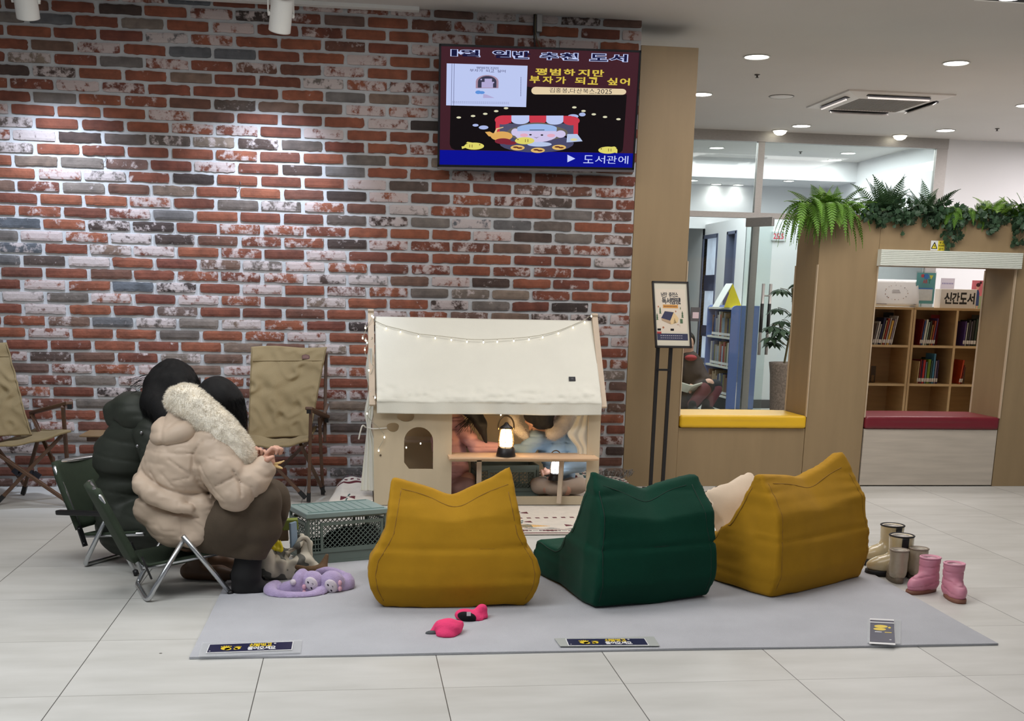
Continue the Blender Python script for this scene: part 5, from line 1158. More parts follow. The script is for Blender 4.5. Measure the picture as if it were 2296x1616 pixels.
mb = MB(); tie = [P(822, 958, 7.0), P(838, 961, FY-.006), P(868, 959, FY-.006)]; mb.tube(spline(tie, 5), .0038, 6); mb.tube(spline([P(820, 958, 6.99), P(812, 955, 6.97), P(804, 985, 6.97)], 5), [.0045]*11, 6); mb.build('tie_ribbon', mat('white_ribbon', (226, 222, 210), .8, var=0), tt, True)
drape(cl([(1300, 915), (1284, 955), (1272, 974), (1292, 1002), (1294, 1019)], 7.00), cl([(1326, 915), (1328, 960), (1326, 985), (1322, 1005), (1320, 1020)], 6.97), 0, 'right_curtain', CANV, .006, 2.5, 'cream curtain gathered inside the right of the opening')

# ---------------------------------------------------------------- string lights
t = root('string_lights', (.8, 6.9, .95), 'white string lights draped over the tent roof', 'string lights')
def onroof(u, v):
    for _ in range(3):
        y = 7.0
    lo, hi = EY-.01, RYd
    for _ in range(40):
        m_ = (lo+hi)/2; p = P(u, v, m_); zr = lerp(EZ+.012, RZd+.005, (m_-EY)/(RYd-EY))
        if p.z > zr: lo = m_
        else: hi = m_
    return P(u, v, lo-.012)
BULB = emis('warm_bulb', (255, 246, 226), 3.0); WIRE = mat('clear_wire', (176, 170, 150), .4, var=0)
sag = [(843, 722), (866, 732), (898, 740), (938, 750), (976, 754), (1012, 758), (1047, 762), (1084, 763), (1115, 762), (1152, 760), (1186, 757), (1217, 752), (1252, 743), (1285, 730), (1311, 718), (1326, 708)]
L = [onroof(u, v-2) for u, v in sag]; mb = MB(); mb.tube(spline(L, 4), .0018, 5, cap=True)
leftp = [P(843, 722, 7.22), P(834, 702, 7.22), P(834, 712, 7.20), P(820, 740, 7.17), P(815, 758, 7.16), P(822, 765, 7.15), P(836, 756, 7.13), P(818, 784, 7.12), P(830, 815, 7.06), P(838, 820, 7.0), P(828, 850, 6.98), P(830, 883, 6.93), P(842, 893, 6.88), P(824, 930, 6.93), P(846, 955, 6.915), P(862, 978, 6.915), P(846, 1010, 6.915)]
mb.tube(spline(leftp, 4), .0018, 5); inner = [P(846, 1010, 6.915), P(900, 900, 7.0), P(942, 995, 7.5), P(912, 1004, 7.5)]; inner2 = [P(1000, 905, 7.4), P(1124, 932, 7.4), P(1240, 905, 7.4)]
mb.tube(spline(inner2, 5), .0015, 5); mb.build('cord', WIRE, t, True)
bp_ = [onroof(u, v+4) for u, v in sag[1:-1:1]]+[P(u, v, y) for u, v, y in ((834, 708, 7.2), (837, 711, 7.19), (819, 735, 7.17), (813, 758, 7.16), (820, 763, 7.15), (823, 768, 7.15), (818, 784, 7.12), (827, 830, 7.0), (831, 882, 6.92), (841, 891, 6.86), (823, 927, 6.93), (862, 980, 6.915), (849, 1010, 6.915), (1326, 709, 7.2), (943, 994, 7.45), (911, 1003, 7.3), (1123, 930, 7.35))]
proto = None
for p in bp_:
    if proto is None:
        mb = MB(); mb.ell((0, 0, 0), (.0046, .0046, .0066), 10, 6); proto = mb.build('bulb', BULB, t, True, world=False); proto.location = Vector(p)-t.location; ob = proto
        mb = MB(); mb.tube([(0, 0, .006), (0, 0, .015)], .0035, 8); soc = mb.build('socket', mat('socket_clear', (206, 202, 190), .4, var=0), proto, True, world=False)
    else:
        ob = proto.copy(); COL.objects.link(ob); ob.parent = t; ob.location = Vector(p)-t.location; q = soc.copy(); COL.objects.link(q); q.parent = ob

# ---------------------------------------------------------------- lanterns
def lantern(c, label, e, power, s=1.0, col=(255, 196, 110), tilt=0):
    t = root('lantern', c, label, 'lantern'); B = mat('lantern_black', (26, 20, 20), .4, var=0); K = mat('lantern_bronze', (120, 96, 66), .35, .7, var=0); x, y, z = c
    mb = MB(); mb.lathe([(0, 0), (.054*s, 0), (.055*s, .006*s), (.046*s, .046*s), (.040*s, .052*s), (0, .052*s)], c, 28); mb.build('base', B, t, True)
    mb = MB(); mb.lathe([(0, .054*s), (.034*s, .056*s), (.037*s, .085*s), (.032*s, .13*s), (.027*s, .150*s), (0, .153*s)], c, 24); g = mb.build('glowing_shade', emis('lantern_glow_%d' % int(e*10), col, e), t, True)
    mb = MB()
    for k in range(6):
        a = 2*PI*k/6+.3; mb.tube(spline([(x+.040*s*math.cos(a), y+.040*s*math.sin(a), z+.050*s), (x+.047*s*math.cos(a), y+.047*s*math.sin(a), z+.085*s), (x+.036*s*math.cos(a), y+.036*s*math.sin(a), z+.158*s)], 4), .0018*s, 5)
    for h_, r_ in ((.055, .043), (.158, .037), (.085, .047)): mb.tube([(x+r_*s*math.cos(a), y+r_*s*math.sin(a), z+h_*s) for a in np.linspace(0, 2*PI, 25)[:-1]], .0018*s, 5, closed=True)
    mb.build('wire_guard', K, t, True)
    mb = MB(); mb.lathe([(.036*s, .157*s), (.034*s, .165*s), (.016*s, .178*s), (.008*s, .19*s), (0, .192*s)], c, 24); mb.build('cap', B, t, True)
    mb = MB(); mb.tube([(x+.045*s*math.cos(a), y+.012*s, z+.165*s+.062*s*math.sin(a)) for a in np.linspace(-.25, PI+.25, 22)], .0045*s, 8); mb.build('handle', K, t, True)
    if power:
        l = bpy.data.lights.new('lantern_light', 'POINT'); l.energy = power; l.color = (1, .62, .30) if e > 2 else (.85, .92, 1); l.shadow_soft_size = .03; lo = bpy.data.objects.new('lantern_light', l); COL.objects.link(lo); lo.parent = t; lo.location = (0, -.0, .215*s)
    return t
lantern((.896, 6.862, SZT+.0005), 'glowing camping lantern with a ring handle standing on the tent counter', 22, 0, 1.06, (255, 214, 150))
lantern((P(1245, 1076, 7.02).x, 7.02, P(1245, 1076, 7.02).z), 'small white-lit lantern held in the lap of the child in blue', 7, 0, .80, (226, 232, 240))

# ---------------------------------------------------------------- woven blanket under the tent
BLK_ = mat('blanket_cream', (212, 204, 192), .95, var=.04, vscale=20, bump=.5, bscale=200); WM = mat('blanket_maroon', (92, 32, 42), .95, var=.1, vscale=60); WT = mat('blanket_teal', (70, 92, 92), .95, var=.1, vscale=60); WO = mat('blanket_ochre', (214, 172, 110), .95, var=.1, vscale=60)
def build_blanket(name, f, nu, nv, paint, label, cat='blanket'):
    V = [f(i/nu, j/nv) for i in range(nu+1) for j in range(nv+1)]; F = []; I = []
    for i in range(nu):
        for j in range(nv): F.append((i*(nv+1)+j, (i+1)*(nv+1)+j, (i+1)*(nv+1)+j+1, i*(nv+1)+j+1)); I.append(paint((i+.5)/nu, (j+.5)/nv))
    o = mesh_obj(name, V, F, [BLK_, WM, WT, WO], None, True); o.data.polygons.foreach_set('material_index', I); md = o.modifiers.new('cloth', 'SOLIDIFY'); md.thickness = .006; md.offset = 1
    return tag(o, label, cat)
def paintb(a, b_, W_, H_):
    x, y = a*W_, b_*H_                          # metres along and away
    d = y
    if d < .035: return 1 if .012 < d < .03 else 0
    if .045 < d < .052: return 2
    if .06 < d < .10:
        k = (x % .16)-.08; m_ = abs(k)/.08; e = abs(d-.08)/.02
        return 1 if m_+e < .85 else (2 if .95 < m_+e < 1.15 else 0)
    if .112 < d < .12: return 1
    if .135 < d < .15: return 2 if math.sin(x*55) > (d-.1425)/.0075 else 0
    if .155 < d < .25 and x < .26:
        k = abs(x-.10)/.16; e = abs(d-.205)/.045
        return (2 if k < .35 else 3) if k+e*.8 < 1 and int((x+d)*70) % 3 else (3 if k+e*.8 < 1 else 0)
    for cx_, cy_ in ((.40, .235), (.12, .33), (.62, .42), (.16, .62)):
        u_, v_ = (x-cx_)/.055, (d-cy_)/.05
        if abs(u_) < 1 and abs(v_) < 1:
            if abs(v_) < abs(u_)*.62 and abs(u_) > .18: return 1
            if abs(u_) < .16*(1+abs(v_)) and abs(v_) > .25 and abs(u_-v_*.25) < .14: return 2
    if .44 < d < .47: return 1 if int(x*40) % 2 else 0
    return 0
BW_, BH_ = .86, .83
build_blanket('blanket', lambda a, b_: Vector((lerp(.80, 1.66, a)+.012*math.sin(b_*6), lerp(6.02, 6.85, b_), RUGT*0+.004+.0025*math.sin(a*9)*math.sin(b_*7))), 172, 166, lambda a, b_: paintb(a, b_, BW_, BH_), 'cream woven blanket with dark red and teal motifs in front of the tent')
mbf = MB(); rf = random.Random(3)
for i in range(46): y = 6.03+.8*i/46; mbf.tube([(.80, y, .008), (.785, y+rf.uniform(-.01, .01), .010), (.762, y+rf.uniform(-.02, .02), .004)], .002, 4)
fr_ = mbf.build('fringe', mat('fringe_grey', (90, 92, 94), .9, var=.2, vscale=80), bpy.data.objects['blanket'])
def left_bl(a, b_):
    y = lerp(6.93, 7.55, b_); x = lerp(-.16+.05*b_, .108, a); e = min(1, a*4); return Vector((x, y, .008+.075*e**.6*(.5+.5*min(1, b_*1.2))*min(1, .35+b_)+.004*math.sin(a*14+b_*9)))
def paintl(a, b_):
    u_, v_ = (a-.42)/.17, (b_-.14)/.12
    if abs(u_) < 1 and abs(v_) < 1:
        if abs(v_) < abs(u_)*.62 and abs(u_) > .15: return 1
        if abs(u_-v_*.2) < .13 and abs(v_) > .2: return 2
    if .62 < b_ < .68 and .1 < a < .9: return 1
    if .74 < b_ < .80 and int(a*12) % 2: return 1
    if b_ > .88: return 1 if int(a*20+b_*30) % 2 else 2
    return 0
build_blanket('blanket', left_bl, 60, 70, paintl, 'folded end of the woven blanket sticking out left of the tent')
def right_bl(a, b_):
    x = lerp(1.20, 1.78, a); y = lerp(7.10, 7.58, b_); return Vector((x, y, .006+.13*math.sin(min(1, b_*1.25)*PI/2)**1.5*(.75+.25*math.sin(a*5))+.004*math.sin(a*30)))
build_blanket('blanket', right_bl, 60, 50, lambda a, b_: (1 if (.2 < b_ < .3) or (int(a*30)+int(b_*18)) % 5 == 0 and b_ > .5 else (2 if (int(a*30)+int(b_*14)) % 3 == 0 and b_ > .45 else 0)), 'bunched dark-patterned blanket behind the green bean bag at the wall')
mbf = MB()
for i in range(60): x = rf.uniform(1.55, 1.80); z = .135+rf.uniform(-.01, .02); mbf.tube([(x, 7.36, z-.02), (x+rf.uniform(-.015, .015), 7.345, z+rf.uniform(0, .02)), (x+rf.uniform(-.02, .03), 7.335, z+rf.uniform(-.03, .02))], .0018, 4)
mbf.build('fringe', mat('fringe_mixed', (120, 116, 112), .9, var=.5, vscale=50), bpy.data.objects['blanket.002'])
# ---------------------------------------------------------------- crates
CRG = mat('sage_plastic', (106, 120, 113), .45, var=.04); CRL = mat('sage_lid_plastic', (138, 158, 156), .4, var=.03)
def crate(o, rz, w_, d, h, label, lid=True, name='crate'):
    t = root(name, (o[0], o[1], o[2]), label, 'crate', None, rz); th = .008
    def wall(L, u_, lat, nm):
        # one side: L long, drawn in local (a, z) with thickness along n; u_ maps (a, z, n) to local space
        mb = MB()
        def bx(a0, a1, z0, z1, n0=0, n1=th):
            V = [u_(a, z, n) for a in (a0, a1) for z in (z0, z1) for n in (n0, n1)]; mb.add(V, [(0, 1, 3, 2), (4, 6, 7, 5), (0, 4, 5, 1), (2, 3, 7, 6), (0, 2, 6, 4), (1, 5, 7, 3)])
        bx(0, L, 0, .012); bx(.0, L, .012, .052, .002, th); bx(0, L, .052, .060, -.003, th); bx(0, L, h-.030, h, 0, th) if not lid else bx(0, L, h-.012, h, .001, th)
        bx(0, .012, 0, h, -.002, th); bx(L-.012, L, 0, h, -.002, th)
        f0, f1 = (.19*L, .92*L) if lat else (.12*L, .88*L); z0, z1 = .072, h-.042
        bx(f0-.012, f0, z0-.012, z1+.014, -.003, th); bx(f1, f1+.012, z0-.012, z1+.014, -.003, th); bx(f0, f1, z0-.012, z0, -.003, th); bx(f0, f1, z1, z1+.014, -.003, th)
        for a in np.arange(.022, f0-.02, .014): bx(a, a+.004, .06, h-.012, .002, th-.001)
        for a in np.arange(f1+.018, L-.02, .014): bx(a, a+.004, .06, h-.012, .002, th-.001)
        for z in np.arange(.07, h-.02, .022): bx(.01, f0-.012, z, z+.004, .002, th-.001); bx(f1+.012, L-.01, z, z+.004, .002, th-.001)
        p = .0235; t_ = .0032
        k0 = int(-(f1-f0+z1-z0)/p)-1
        for k in range(k0, -k0):
            for sg in (1, -1):
                # line z - z0 = sg*(a - f0) + k*p, clipped to the frame
                pts = []
                for a in (f0, f1):
                    z = z0+sg*(a-f0)+k*p
                    if z0 <= z <= z1: pts.append((a, z))
                for z in (z0, z1):
                    a = f0+sg*(z-z0-k*p)
                    if f0 < a < f1: pts.append((a, z))
                if len(pts) >= 2:
                    (a0, b0), (a1, b1) = pts[0], pts[-1]; q = t_/2*1.0; nx, nz = (-(b1-b0), (a1-a0)); l_ = math.hypot(nx, nz)
                    if l_ < .004: continue
                    nx, nz = nx/l_*q, nz/l_*q
                    V = [u_(a0-nx, b0-nz, .003), u_(a0+nx, b0+nz, .003), u_(a1+nx, b1+nz, .003), u_(a1-nx, b1-nz, .003)]+[u_(a0-nx, b0-nz, .0065), u_(a0+nx, b0+nz, .0065), u_(a1+nx, b1+nz, .0065), u_(a1-nx, b1-nz, .0065)]
                    mb.add(V, [(0, 1, 2, 3), (7, 6, 5, 4), (0, 4, 5, 1), (1, 5, 6, 2), (2, 6, 7, 3), (3, 7, 4, 0)])
        mb.build(nm, CRG, t, world=False)
    wall(w_, lambda a, z, n: Vector((a, n, z)), True, 'long_side'); wall(w_, lambda a, z, n: Vector((w_-a, d-n, z)), True, 'long_side')
    wall(d, lambda a, z, n: Vector((n, d-a, z)), False, 'short_side'); wall(d, lambda a, z, n: Vector((w_-n, a, z)), False, 'short_side')
    mb = MB(); mb.box(.004, w_-.004, .004, d-.004, .001, .008); mb.build('bottom', CRG, t, world=False)
    if lid:
        mb = MB(); mb.box(-.008, w_+.008, -.008, d+.008, h-.004, h+.020); o_ = bev(mb.build('lid', CRL, t, world=False), .004)
        mb = MB()
        for i in range(9): a = .03+(w_-.06)*i/9; mb.box(a, a+.006, .022, d-.022, h+.0195, h+.0215)
        for b_ in ((.010, w_-.010, .010, .018), (.010, w_-.010, d-.018, d-.010)): mb.box(b_[0], b_[1], b_[2], b_[3], h+.0195, h+.023)
        mb.build('lid_ribs', mat('sage_rib', (120, 146, 142), .45, var=0), o_, world=False); o_['label'] = 'paler grey-green ribbed lid'
    return t
crate((-.218, 5.315, RUGT), math.radians(21), .394, .258, .222, 'sage green lidded plastic crate beside the left mustard bean bag')
crate((.755, 7.09, .005), math.radians(4), .385, .26, .215, 'sage green plastic crate inside the tent below the counter', False)
s = Soft(.02); s.ell((-.02, 5.53, .085), (.13, .075, .065)); s.ell((.06, 5.58, .09), (.07, .06, .06)); s.disp = lambda p: .006*vnoise(p*22)
tag(s.build('cloth_bundle', mat('dark_cloth', (26, 25, 26), .9, var=.2, vscale=20), None, .01), 'dark cloth bundle inside the lidded crate', 'cloth')

# ---------------------------------------------------------------- tote bag with its contents
bg = root('tote_bag', (-.275, 5.10, 0), 'slouching cream and grey checked tote bag beside the lidded crate', 'bag')
def bagm():
    m = bpy.data.materials.new('checked_canvas'); m.use_nodes = True; N = m.node_tree.nodes; L = m.node_tree.links; b = N['Principled BSDF']; b.inputs['Roughness'].default_value = .9
    tc = N.new('ShaderNodeTexCoord'); nz = N.new('ShaderNodeTexNoise'); nz.inputs['Scale'].default_value = 9; L.new(tc.outputs['Object'], nz.inputs[0])
    mx = N.new('ShaderNodeMix'); mx.data_type = 'RGBA'; mx.inputs[0].default_value = .22; L.new(tc.outputs['Object'], mx.inputs[6]); L.new(nz.outputs['Color'], mx.inputs[7])
    rt = N.new('ShaderNodeMapping'); rt.inputs['Rotation'].default_value = (.5, .6, .6); L.new(mx.outputs[2], rt.inputs[0])
    ck = N.new('ShaderNodeTexWave'); ck.inputs['Scale'].default_value = 3.4; ck.inputs['Distortion'].default_value = 3.0; ck.inputs['Detail'].default_value = 1; L.new(rt.outputs[0], ck.inputs[0]); cr = N.new('ShaderNodeValToRGB'); cr.color_ramp.elements[0].position = .30; cr.color_ramp.elements[0].color = rgb(98, 98, 92); cr.color_ramp.elements[1].position = .36; cr.color_ramp.elements[1].color = rgb(196, 190, 174); L.new(ck.outputs[1], cr.inputs[0]); ck = cr; L.new(ck.outputs[0], b.inputs['Base Color']); return m
s = Soft(.03); bc = P(645, 1262, 5.08)
s.cap(P(612, 1275, 5.06), P(680, 1270, 5.12), .062, .062); s.cap(P(632, 1240, 5.1), P(672, 1215, 5.15), .055, .045); s.cap(P(612, 1248, 5.05), P(605, 1262, 5.03), .045, .05); s.cap(P(684, 1225, 5.14), P(694, 1275, 5.15), .025, .035)
s.cap(P(640, 1190, 5.12), P(645, 1235, 5.12), .040, .04, sub=True); s.plane((0, 0, RUGT), (0, 0, -1)); s.disp = lambda p: .018*(1-2*np.abs(vnoise(p*np.array([13, 13, 20]))))-.004+.006*vnoise(p*36)
s.build('bag_body', bagm(), bg, .008)
mb = MB(); q0, q1, q2 = P(690, 1200, 5.16), P(678, 1195, 5.13), P(664, 1225, 5.1); mb.tube(spline([P(697, 1272, 5.12), P(693, 1215, 5.13), P(676, 1206, 5.12), P(660, 1228, 5.1), P(640, 1240, 5.06)], 5), .010, 8); mb.build('strap', mat('strap_cream', (190, 184, 168), .9, var=.05), bg, True)
def slab(u0, v0, u1, v1, y, th, m, name, label, cat, ang=0):
    a = P(u0, v1, y); b_ = P(u1, v0, y); c = (a+b_)/2; M = Matrix.Translation(c) @ Matrix.Rotation(ang, 4, 'Z') ; w_ = (b_.x-a.x)/2; h = (b_.z-a.z)/2
    mb = MB(); mb.box(-w_, w_, -th/2, th/2, -h, h, M @ Matrix.Rotation(-.05, 4, 'Y')); return tag(bev(mb.build(name, m), .003), label, cat)
slab(648, 1170, 668, 1232, 5.105, .012, mat('light_blue_board', (140, 164, 186), .4, var=.02), 'cutting_board', 'pale blue board with notched edge sticking out of the tote bag', 'board', .9)
slab(633, 1163, 668, 1186, 5.175, .05, mat('olive_box', (128, 142, 60), .6, var=.1), 'snack_box', 'olive green box at the top of the tote bag', 'box', .1)
slab(606, 1183, 646, 1212, 5.165, .03, mat('brown_paper', (128, 110, 88), .8, var=.06), 'paper_bag', 'brown paper bag inside the tote bag', 'bag', 0)
s = Soft(.008)
for a, b_ in (((616, 1215), (612, 1232)), ((622, 1210), (622, 1232)), ((628, 1212), (631, 1234))): s.cap(P(*a, 5.04), P(*b_, 5.03), .005, .009)
s.disp = lambda p: .003*vnoise(p*80); tag(s.build('wrapper', mat('yellow_foil', (222, 204, 30), .3, var=.15), None, .004), 'bright yellow crumpled wrapper in the mouth of the tote bag', 'wrapper')

# ---------------------------------------------------------------- soft toys
PUR = mat('lilac_plush', (176, 158, 196), .95, var=.08, vscale=30, bump=.6, bscale=220, sheen=.5); PWH = mat('plush_white', (214, 204, 212), .95, var=.03, bump=.4, bscale=200); PPK = mat('plush_pink', (220, 170, 186), .95, var=.05); EYE = mat('stitch_black', (30, 22, 40), .5, var=0)
def R3(u, v, z=None, y=None): return P(u, v, y)
def plush(label, hc, hr, parts, face, bow, pom=None):
    t = root('plush_toy', (hc.x, hc.y, RUGT), label, 'soft toy'); s = Soft(.010)
    s.ell(hc, hr)
    for pts, rs in parts: s.chain(spline(pts, 4), list(np.interp(np.linspace(0, 1, (len(pts)-1)*4+1), np.linspace(0, 1, len(rs)), rs)))
    s.plane((0, 0, RUGT+.0005), (0, 0, -1)); s.disp = lambda p: .0012*vnoise(p*90); s.build('body', PUR, t, .0048)
    fd = Vector(face).normalized(); fc = hc+Vector((fd.x*hr[0], fd.y*hr[1], fd.z*hr[2]))*.86; M = Matrix.Translation(fc) @ fd.to_track_quat('Z', 'Y').to_matrix().to_4x4() @ Matrix.Rotation(.5, 4, 'Z')
    mb = MB(); mb.ell((0, 0, 0), (.026, .032, .012), 16, 8, M); f = mb.build('face', PWH, t, True)
    mb = MB(); mb.ell((-.006, .014, .0105), (.0035, .006, .002), 8, 6, M); mb.ell((-.006, -.014, .0105), (.0035, .006, .002), 8, 6, M); mb.tube([M @ Vector((.006, .004, .0118)), M @ Vector((.010, 0, .0112)), M @ Vector((.006, -.005, .0118))], .0009, 5); mb.build('stitched_features', EYE, f, True)
    mb = MB(); b0 = Vector(bow); 
    for dz in (-.012, .012): mb.ell((b0.x, b0.y, b0.z+dz), (.009, .008, .012), 10, 8)
    mb.build('bow', PPK, t, True)
    if pom: mb = MB(); mb.ell(pom, (.013,)*3, 14, 10); mb.build('pompom', PWH, t, True)
plush('lilac plush toy with long arms, the left one of the two on the rug', P(701, 1303, 4.84), (.047, .042, .046),
      [([P(682, 1322, 4.84), P(655, 1318, 4.84), P(636, 1322, 4.84)], [.034, .030, .026]), ([P(664, 1315, 4.82), P(670, 1295, 4.83), P(680, 1284, 4.86)], [.022, .021, .018]),
       ([P(718, 1330, 4.79), P(690, 1338, 4.75), P(640, 1338, 4.745), P(614, 1334, 4.77), P(606, 1322, 4.82), P(620, 1313, 4.88)], [.022, .021, .022, .024, .026, .024])],
      (-.1, -.95, -.05), P(682, 1322, 4.805), P(657, 1305, 4.80))
plush('lilac plush toy lying at the right of its twin, wrapped in a long tail', P(744, 1306, 4.84), (.054, .046, .053),
      [([P(716, 1326, 4.80), P(722, 1332, 4.79)], [.022, .022]), ([P(764, 1316, 4.86), P(777, 1308, 4.88), P(776, 1296, 4.90)], [.036, .032, .024]), ([P(778, 1298, 4.92), P(762, 1286, 4.95), P(735, 1279, 4.97), P(712, 1282, 4.97)], [.018, .015, .015, .012])],
      (-.05, -.95, -.12), P(762, 1313, 4.805), None)
BRP = mat('brown_plush', (108, 84, 60), .95, var=.12, vscale=30, bump=.5, bscale=200)
s = Soft(.012); s.chain([P(666, 1271, 5.0), P(690, 1280, 4.99)], [.010, .020]); s.chain([P(692, 1276, 4.98), P(722, 1276, 4.99), P(733, 1245, 5.01)], [.014, .022, .009]); s.chain([P(718, 1282, 4.98), P(706, 1296, 4.96)], [.020, .012]); s.disp = lambda p: .0015*vnoise(p*70)
tag(s.build('antler_toy', BRP, None, .005), 'brown antler-shaped soft toy lying behind the lilac toys', 'soft toy')
# pink mittens
NP = mat('neon_pink_fleece', (240, 62, 118), .9, var=.06, vscale=25, bump=.5, bscale=120); MG = mat('mitten_grey', (84, 88, 90), .8, var=.05); LIN = mat('lining_black', (14, 12, 16), .95, var=.1)
t = root('mitten', G(1003, 1425, RUGT), 'neon pink mitten lying palm up with a grey cuff tab, nearest the rug edge', 'mitten', 'pair of neon pink mittens')
s = Soft(.012); s.ell(P(1005, 1408, 4.17), (.052, .050, .038)); s.ell(P(1002, 1422, 4.14), (.040, .036, .026)); s.cap(P(1030, 1400, 4.19), P(1022, 1405, 4.18), .016, .02); s.cap(P(985, 1400, 4.2), P(970, 1417, 4.18), .018, .012); s.plane((0, 0, RUGT+.0005), (0, 0, -1)); s.disp = lambda p: .003*vnoise(p*40)
s.build('shell', NP, t, .005); s = Soft(.004); s.ell(P(968, 1419, 4.165), (.024, .012, .010), k=0); s.disp = lambda p: .0005*vnoise(p*60); s.build('cuff_tab', MG, t, .0035)
t = root('mitten', G(1055, 1395, RUGT), 'neon pink mitten turned open to its black lining, nearer the mustard bean bag', 'mitten', 'pair of neon pink mittens')
s = Soft(.010); s.ell(P(1052, 1383, 4.36), (.058, .034, .030), Matrix.Rotation(.25, 3, 'Y')); s.chain([P(1066, 1380, 4.37), P(1080, 1364, 4.38)], [.022, .018]); s.chain([P(1082, 1364, 4.38), P(1084, 1382, 4.37), P(1070, 1395, 4.34)], [.016, .016, .014]); s.ell(P(1048, 1383, 4.315), (.042, .022, .020), Matrix.Rotation(.25, 3, 'Y'), k=.004, sub=True); s.plane((0, 0, RUGT+.0005), (0, 0, -1)); s.disp = lambda p: .002*vnoise(p*45)
s.build('shell', NP, t, .0045); s = Soft(.003); s.ell(P(1048, 1383, 4.338), (.040, .019, .020), Matrix.Rotation(.25, 3, 'Y')); s.build('lining', LIN, t, .004)
mb = MB(); c = P(1051, 1376, 4.312); mb.box(c.x-.008, c.x+.008, c.y-.001, c.y, c.z-.008, c.z+.008); mb.build('care_tag', mat('tag_white', (214, 208, 212), .7, var=0), t)

# ---------------------------------------------------------------- boots
def boot(o, rz, L, W, H, m, msole, label, group, trim=None, quilt=0, band=None, lin=(206, 200, 194), solet=.028, toe=1.0, name='boot', wave=False, lean=0):
    "heel at the origin, toe along +x"
    t = root(name, (o[0], o[1], o[2] if len(o) > 2 else 0), label, 'boot', group, rz)
    r = W*.60; s = Soft(.022)
    s.cap((r*.95, 0, solet+.03), (r*1.0+lean, 0, H-.012), r*.92, r*1.03, flat=None); s.ell((L*.62, 0, solet+.020), (L*.40, W*.50, .042*toe)); s.ell((r*.9, 0, solet+.02), (r*1.0, W*.47, .05)); s.cap((r*1.2, 0, solet+.05), (L*.66, 0, solet+.026), r*.72, r*.62)
    s.plane((0, 0, H), (0, 0, 1), 0.0); s.plane((0, 0, solet-.004), (0, 0, -1), 0.0)
    s.cap((r*1.0+lean, 0, H*.86), (r*1.0+lean, 0, H+.05), r*.62, r*.84, k=.002, sub=True)
    dd_ = (lambda p: .0018*vnoise(p*26)) if not quilt else (lambda p: .0018*vnoise(p*26)+.0048*np.exp(-(((((p[:, 2]+.15*p[:, 0]*(p[:, 0] > r*1.2))/quilt) % 1)-.5)/.07)**2)-.001)
    d0_ = dd_; s.disp = lambda p: d0_(p)*np.clip((p[:, 2]-solet)/.02, 0, 1); s.build('upper', m, t, .0048, world=False)
    mb = MB(); n = 40; V = []
    prof = []
    for k in range(n):
        a = 2*PI*k/n; x = L*.5+L*.535*math.cos(a); ww = W*(.50+.05*math.cos(a)); prof.append((x, ww*math.copysign(abs(math.sin(a))**.75, math.sin(a))))
    wv = (lambda x: .008*max(0, math.sin((x/L-.15)*PI*1.6))) if wave else (lambda x: 0)
    V = [(x, y, 0) for x, y in prof]+[(x*1.0, y, solet*.55) for x, y in prof]+[(L*.5+(x-L*.5)*.985, y*.97, solet+(wv(x)+.004 if wave else 0)+(.012 if wave and x > L*.85 else 0)) for x, y in prof]
    F = [tuple(range(n-1, -1, -1)), tuple(range(2*n, 3*n))]+[(j*n+i, j*n+(i+1) % n, (j+1)*n+(i+1) % n, (j+1)*n+i) for j in (0, 1) for i in range(n)]
    mb.add(V, F); mb.build('sole', msole, t, True, world=False)
    if trim:
        mb = MB(); mb.tube([(r*1.0+lean+r*1.0*math.cos(a), r*1.0*math.sin(a), H+.000) for a in np.linspace(0, 2*PI, 33)[:-1]], .0042, 8, closed=True); mb.build('rim_trim', trim, t, True, world=False)
    mb = MB(); mb.lathe([(r*.96, H-.002), (r*.86, H+.001), (r*.80, H-.010), (r*.62, H*.89), (0, H*.87)], (r*1.0+lean, 0, 0), 28); mb.build('lining', mat('boot_lining_%d_%d' % lin[:2], lin, .95, var=.2, vscale=70, bump=.6, bscale=90), t, True, world=False)
    if band:
        for sy in (-1, 1):
            mb = MB()
            def bf(a, b_):
                z = lerp(solet+.02, H-.003, b_); an = lerp(-.24, .24, a)-PI/2*1.0*(-sy if True else 1)
                rr = (np.interp(z, [solet, H*.5, H], [r*1.03, r*1.0, r*1.05]))+.0022; return Vector((r*1.0+lean*(z/H)+rr*math.sin(lerp(-.26, .26, a)), sy*rr*math.cos(lerp(-.26, .26, a)), z))
            mb.sheet(bf, 6, 14); o_ = mb.build('side_band', band, t, True, world=False); md = o_.modifiers.new('t', 'SOLIDIFY'); md.thickness = .002
            if sy == -1 or True:
                A = ArtF(lambda a, b_: Vector((r*1.0+lean+(a-.5)*.022*(-sy if sy > 0 else 1), sy*(r*1.05+.0038), H*.52+b_*.04)), o_); A.lay = 0; A.name = 'band_lettering'
                A.pt = lambda a, b_, lay=None, sy=sy: Vector((r*1.0+lean+(a-.5)*.022*(-sy), sy*(r*1.06+.0034), H*.60+b_*.035))
                mb = MB(); A.text(mb, 'lost', .15, .1, .85, .75, .02); W_ = np.array(wm(o_)); mb.V = [tuple(W_[:3, :3] @ np.array(v)+W_[:3, 3]) for v in mb.V]; A.done(mb, 'letters', SWHT)
    return t
BG = mat('cream_patent', (206, 190, 152), .16, var=.05, coat=.6, vscale=12); BB = mat('boot_black', (18, 16, 18), .5, var=0); BGR = mat('pearl_grey_leather', (168, 156, 136), .32, .15, var=.08, vscale=30); BSO = mat('boot_taupe_sole', (112, 100, 84), .6, var=.05)
BPK = mat('pink_quilted_nylon', (204, 134, 154), .5, var=.07, vscale=10); BPS = mat('gum_sole', (134, 88, 70), .6, var=.08); BTR = mat('taupe_trim', (140, 126, 112), .6, var=0); BPT = mat('pink_trim', (214, 150, 170), .6, var=0)
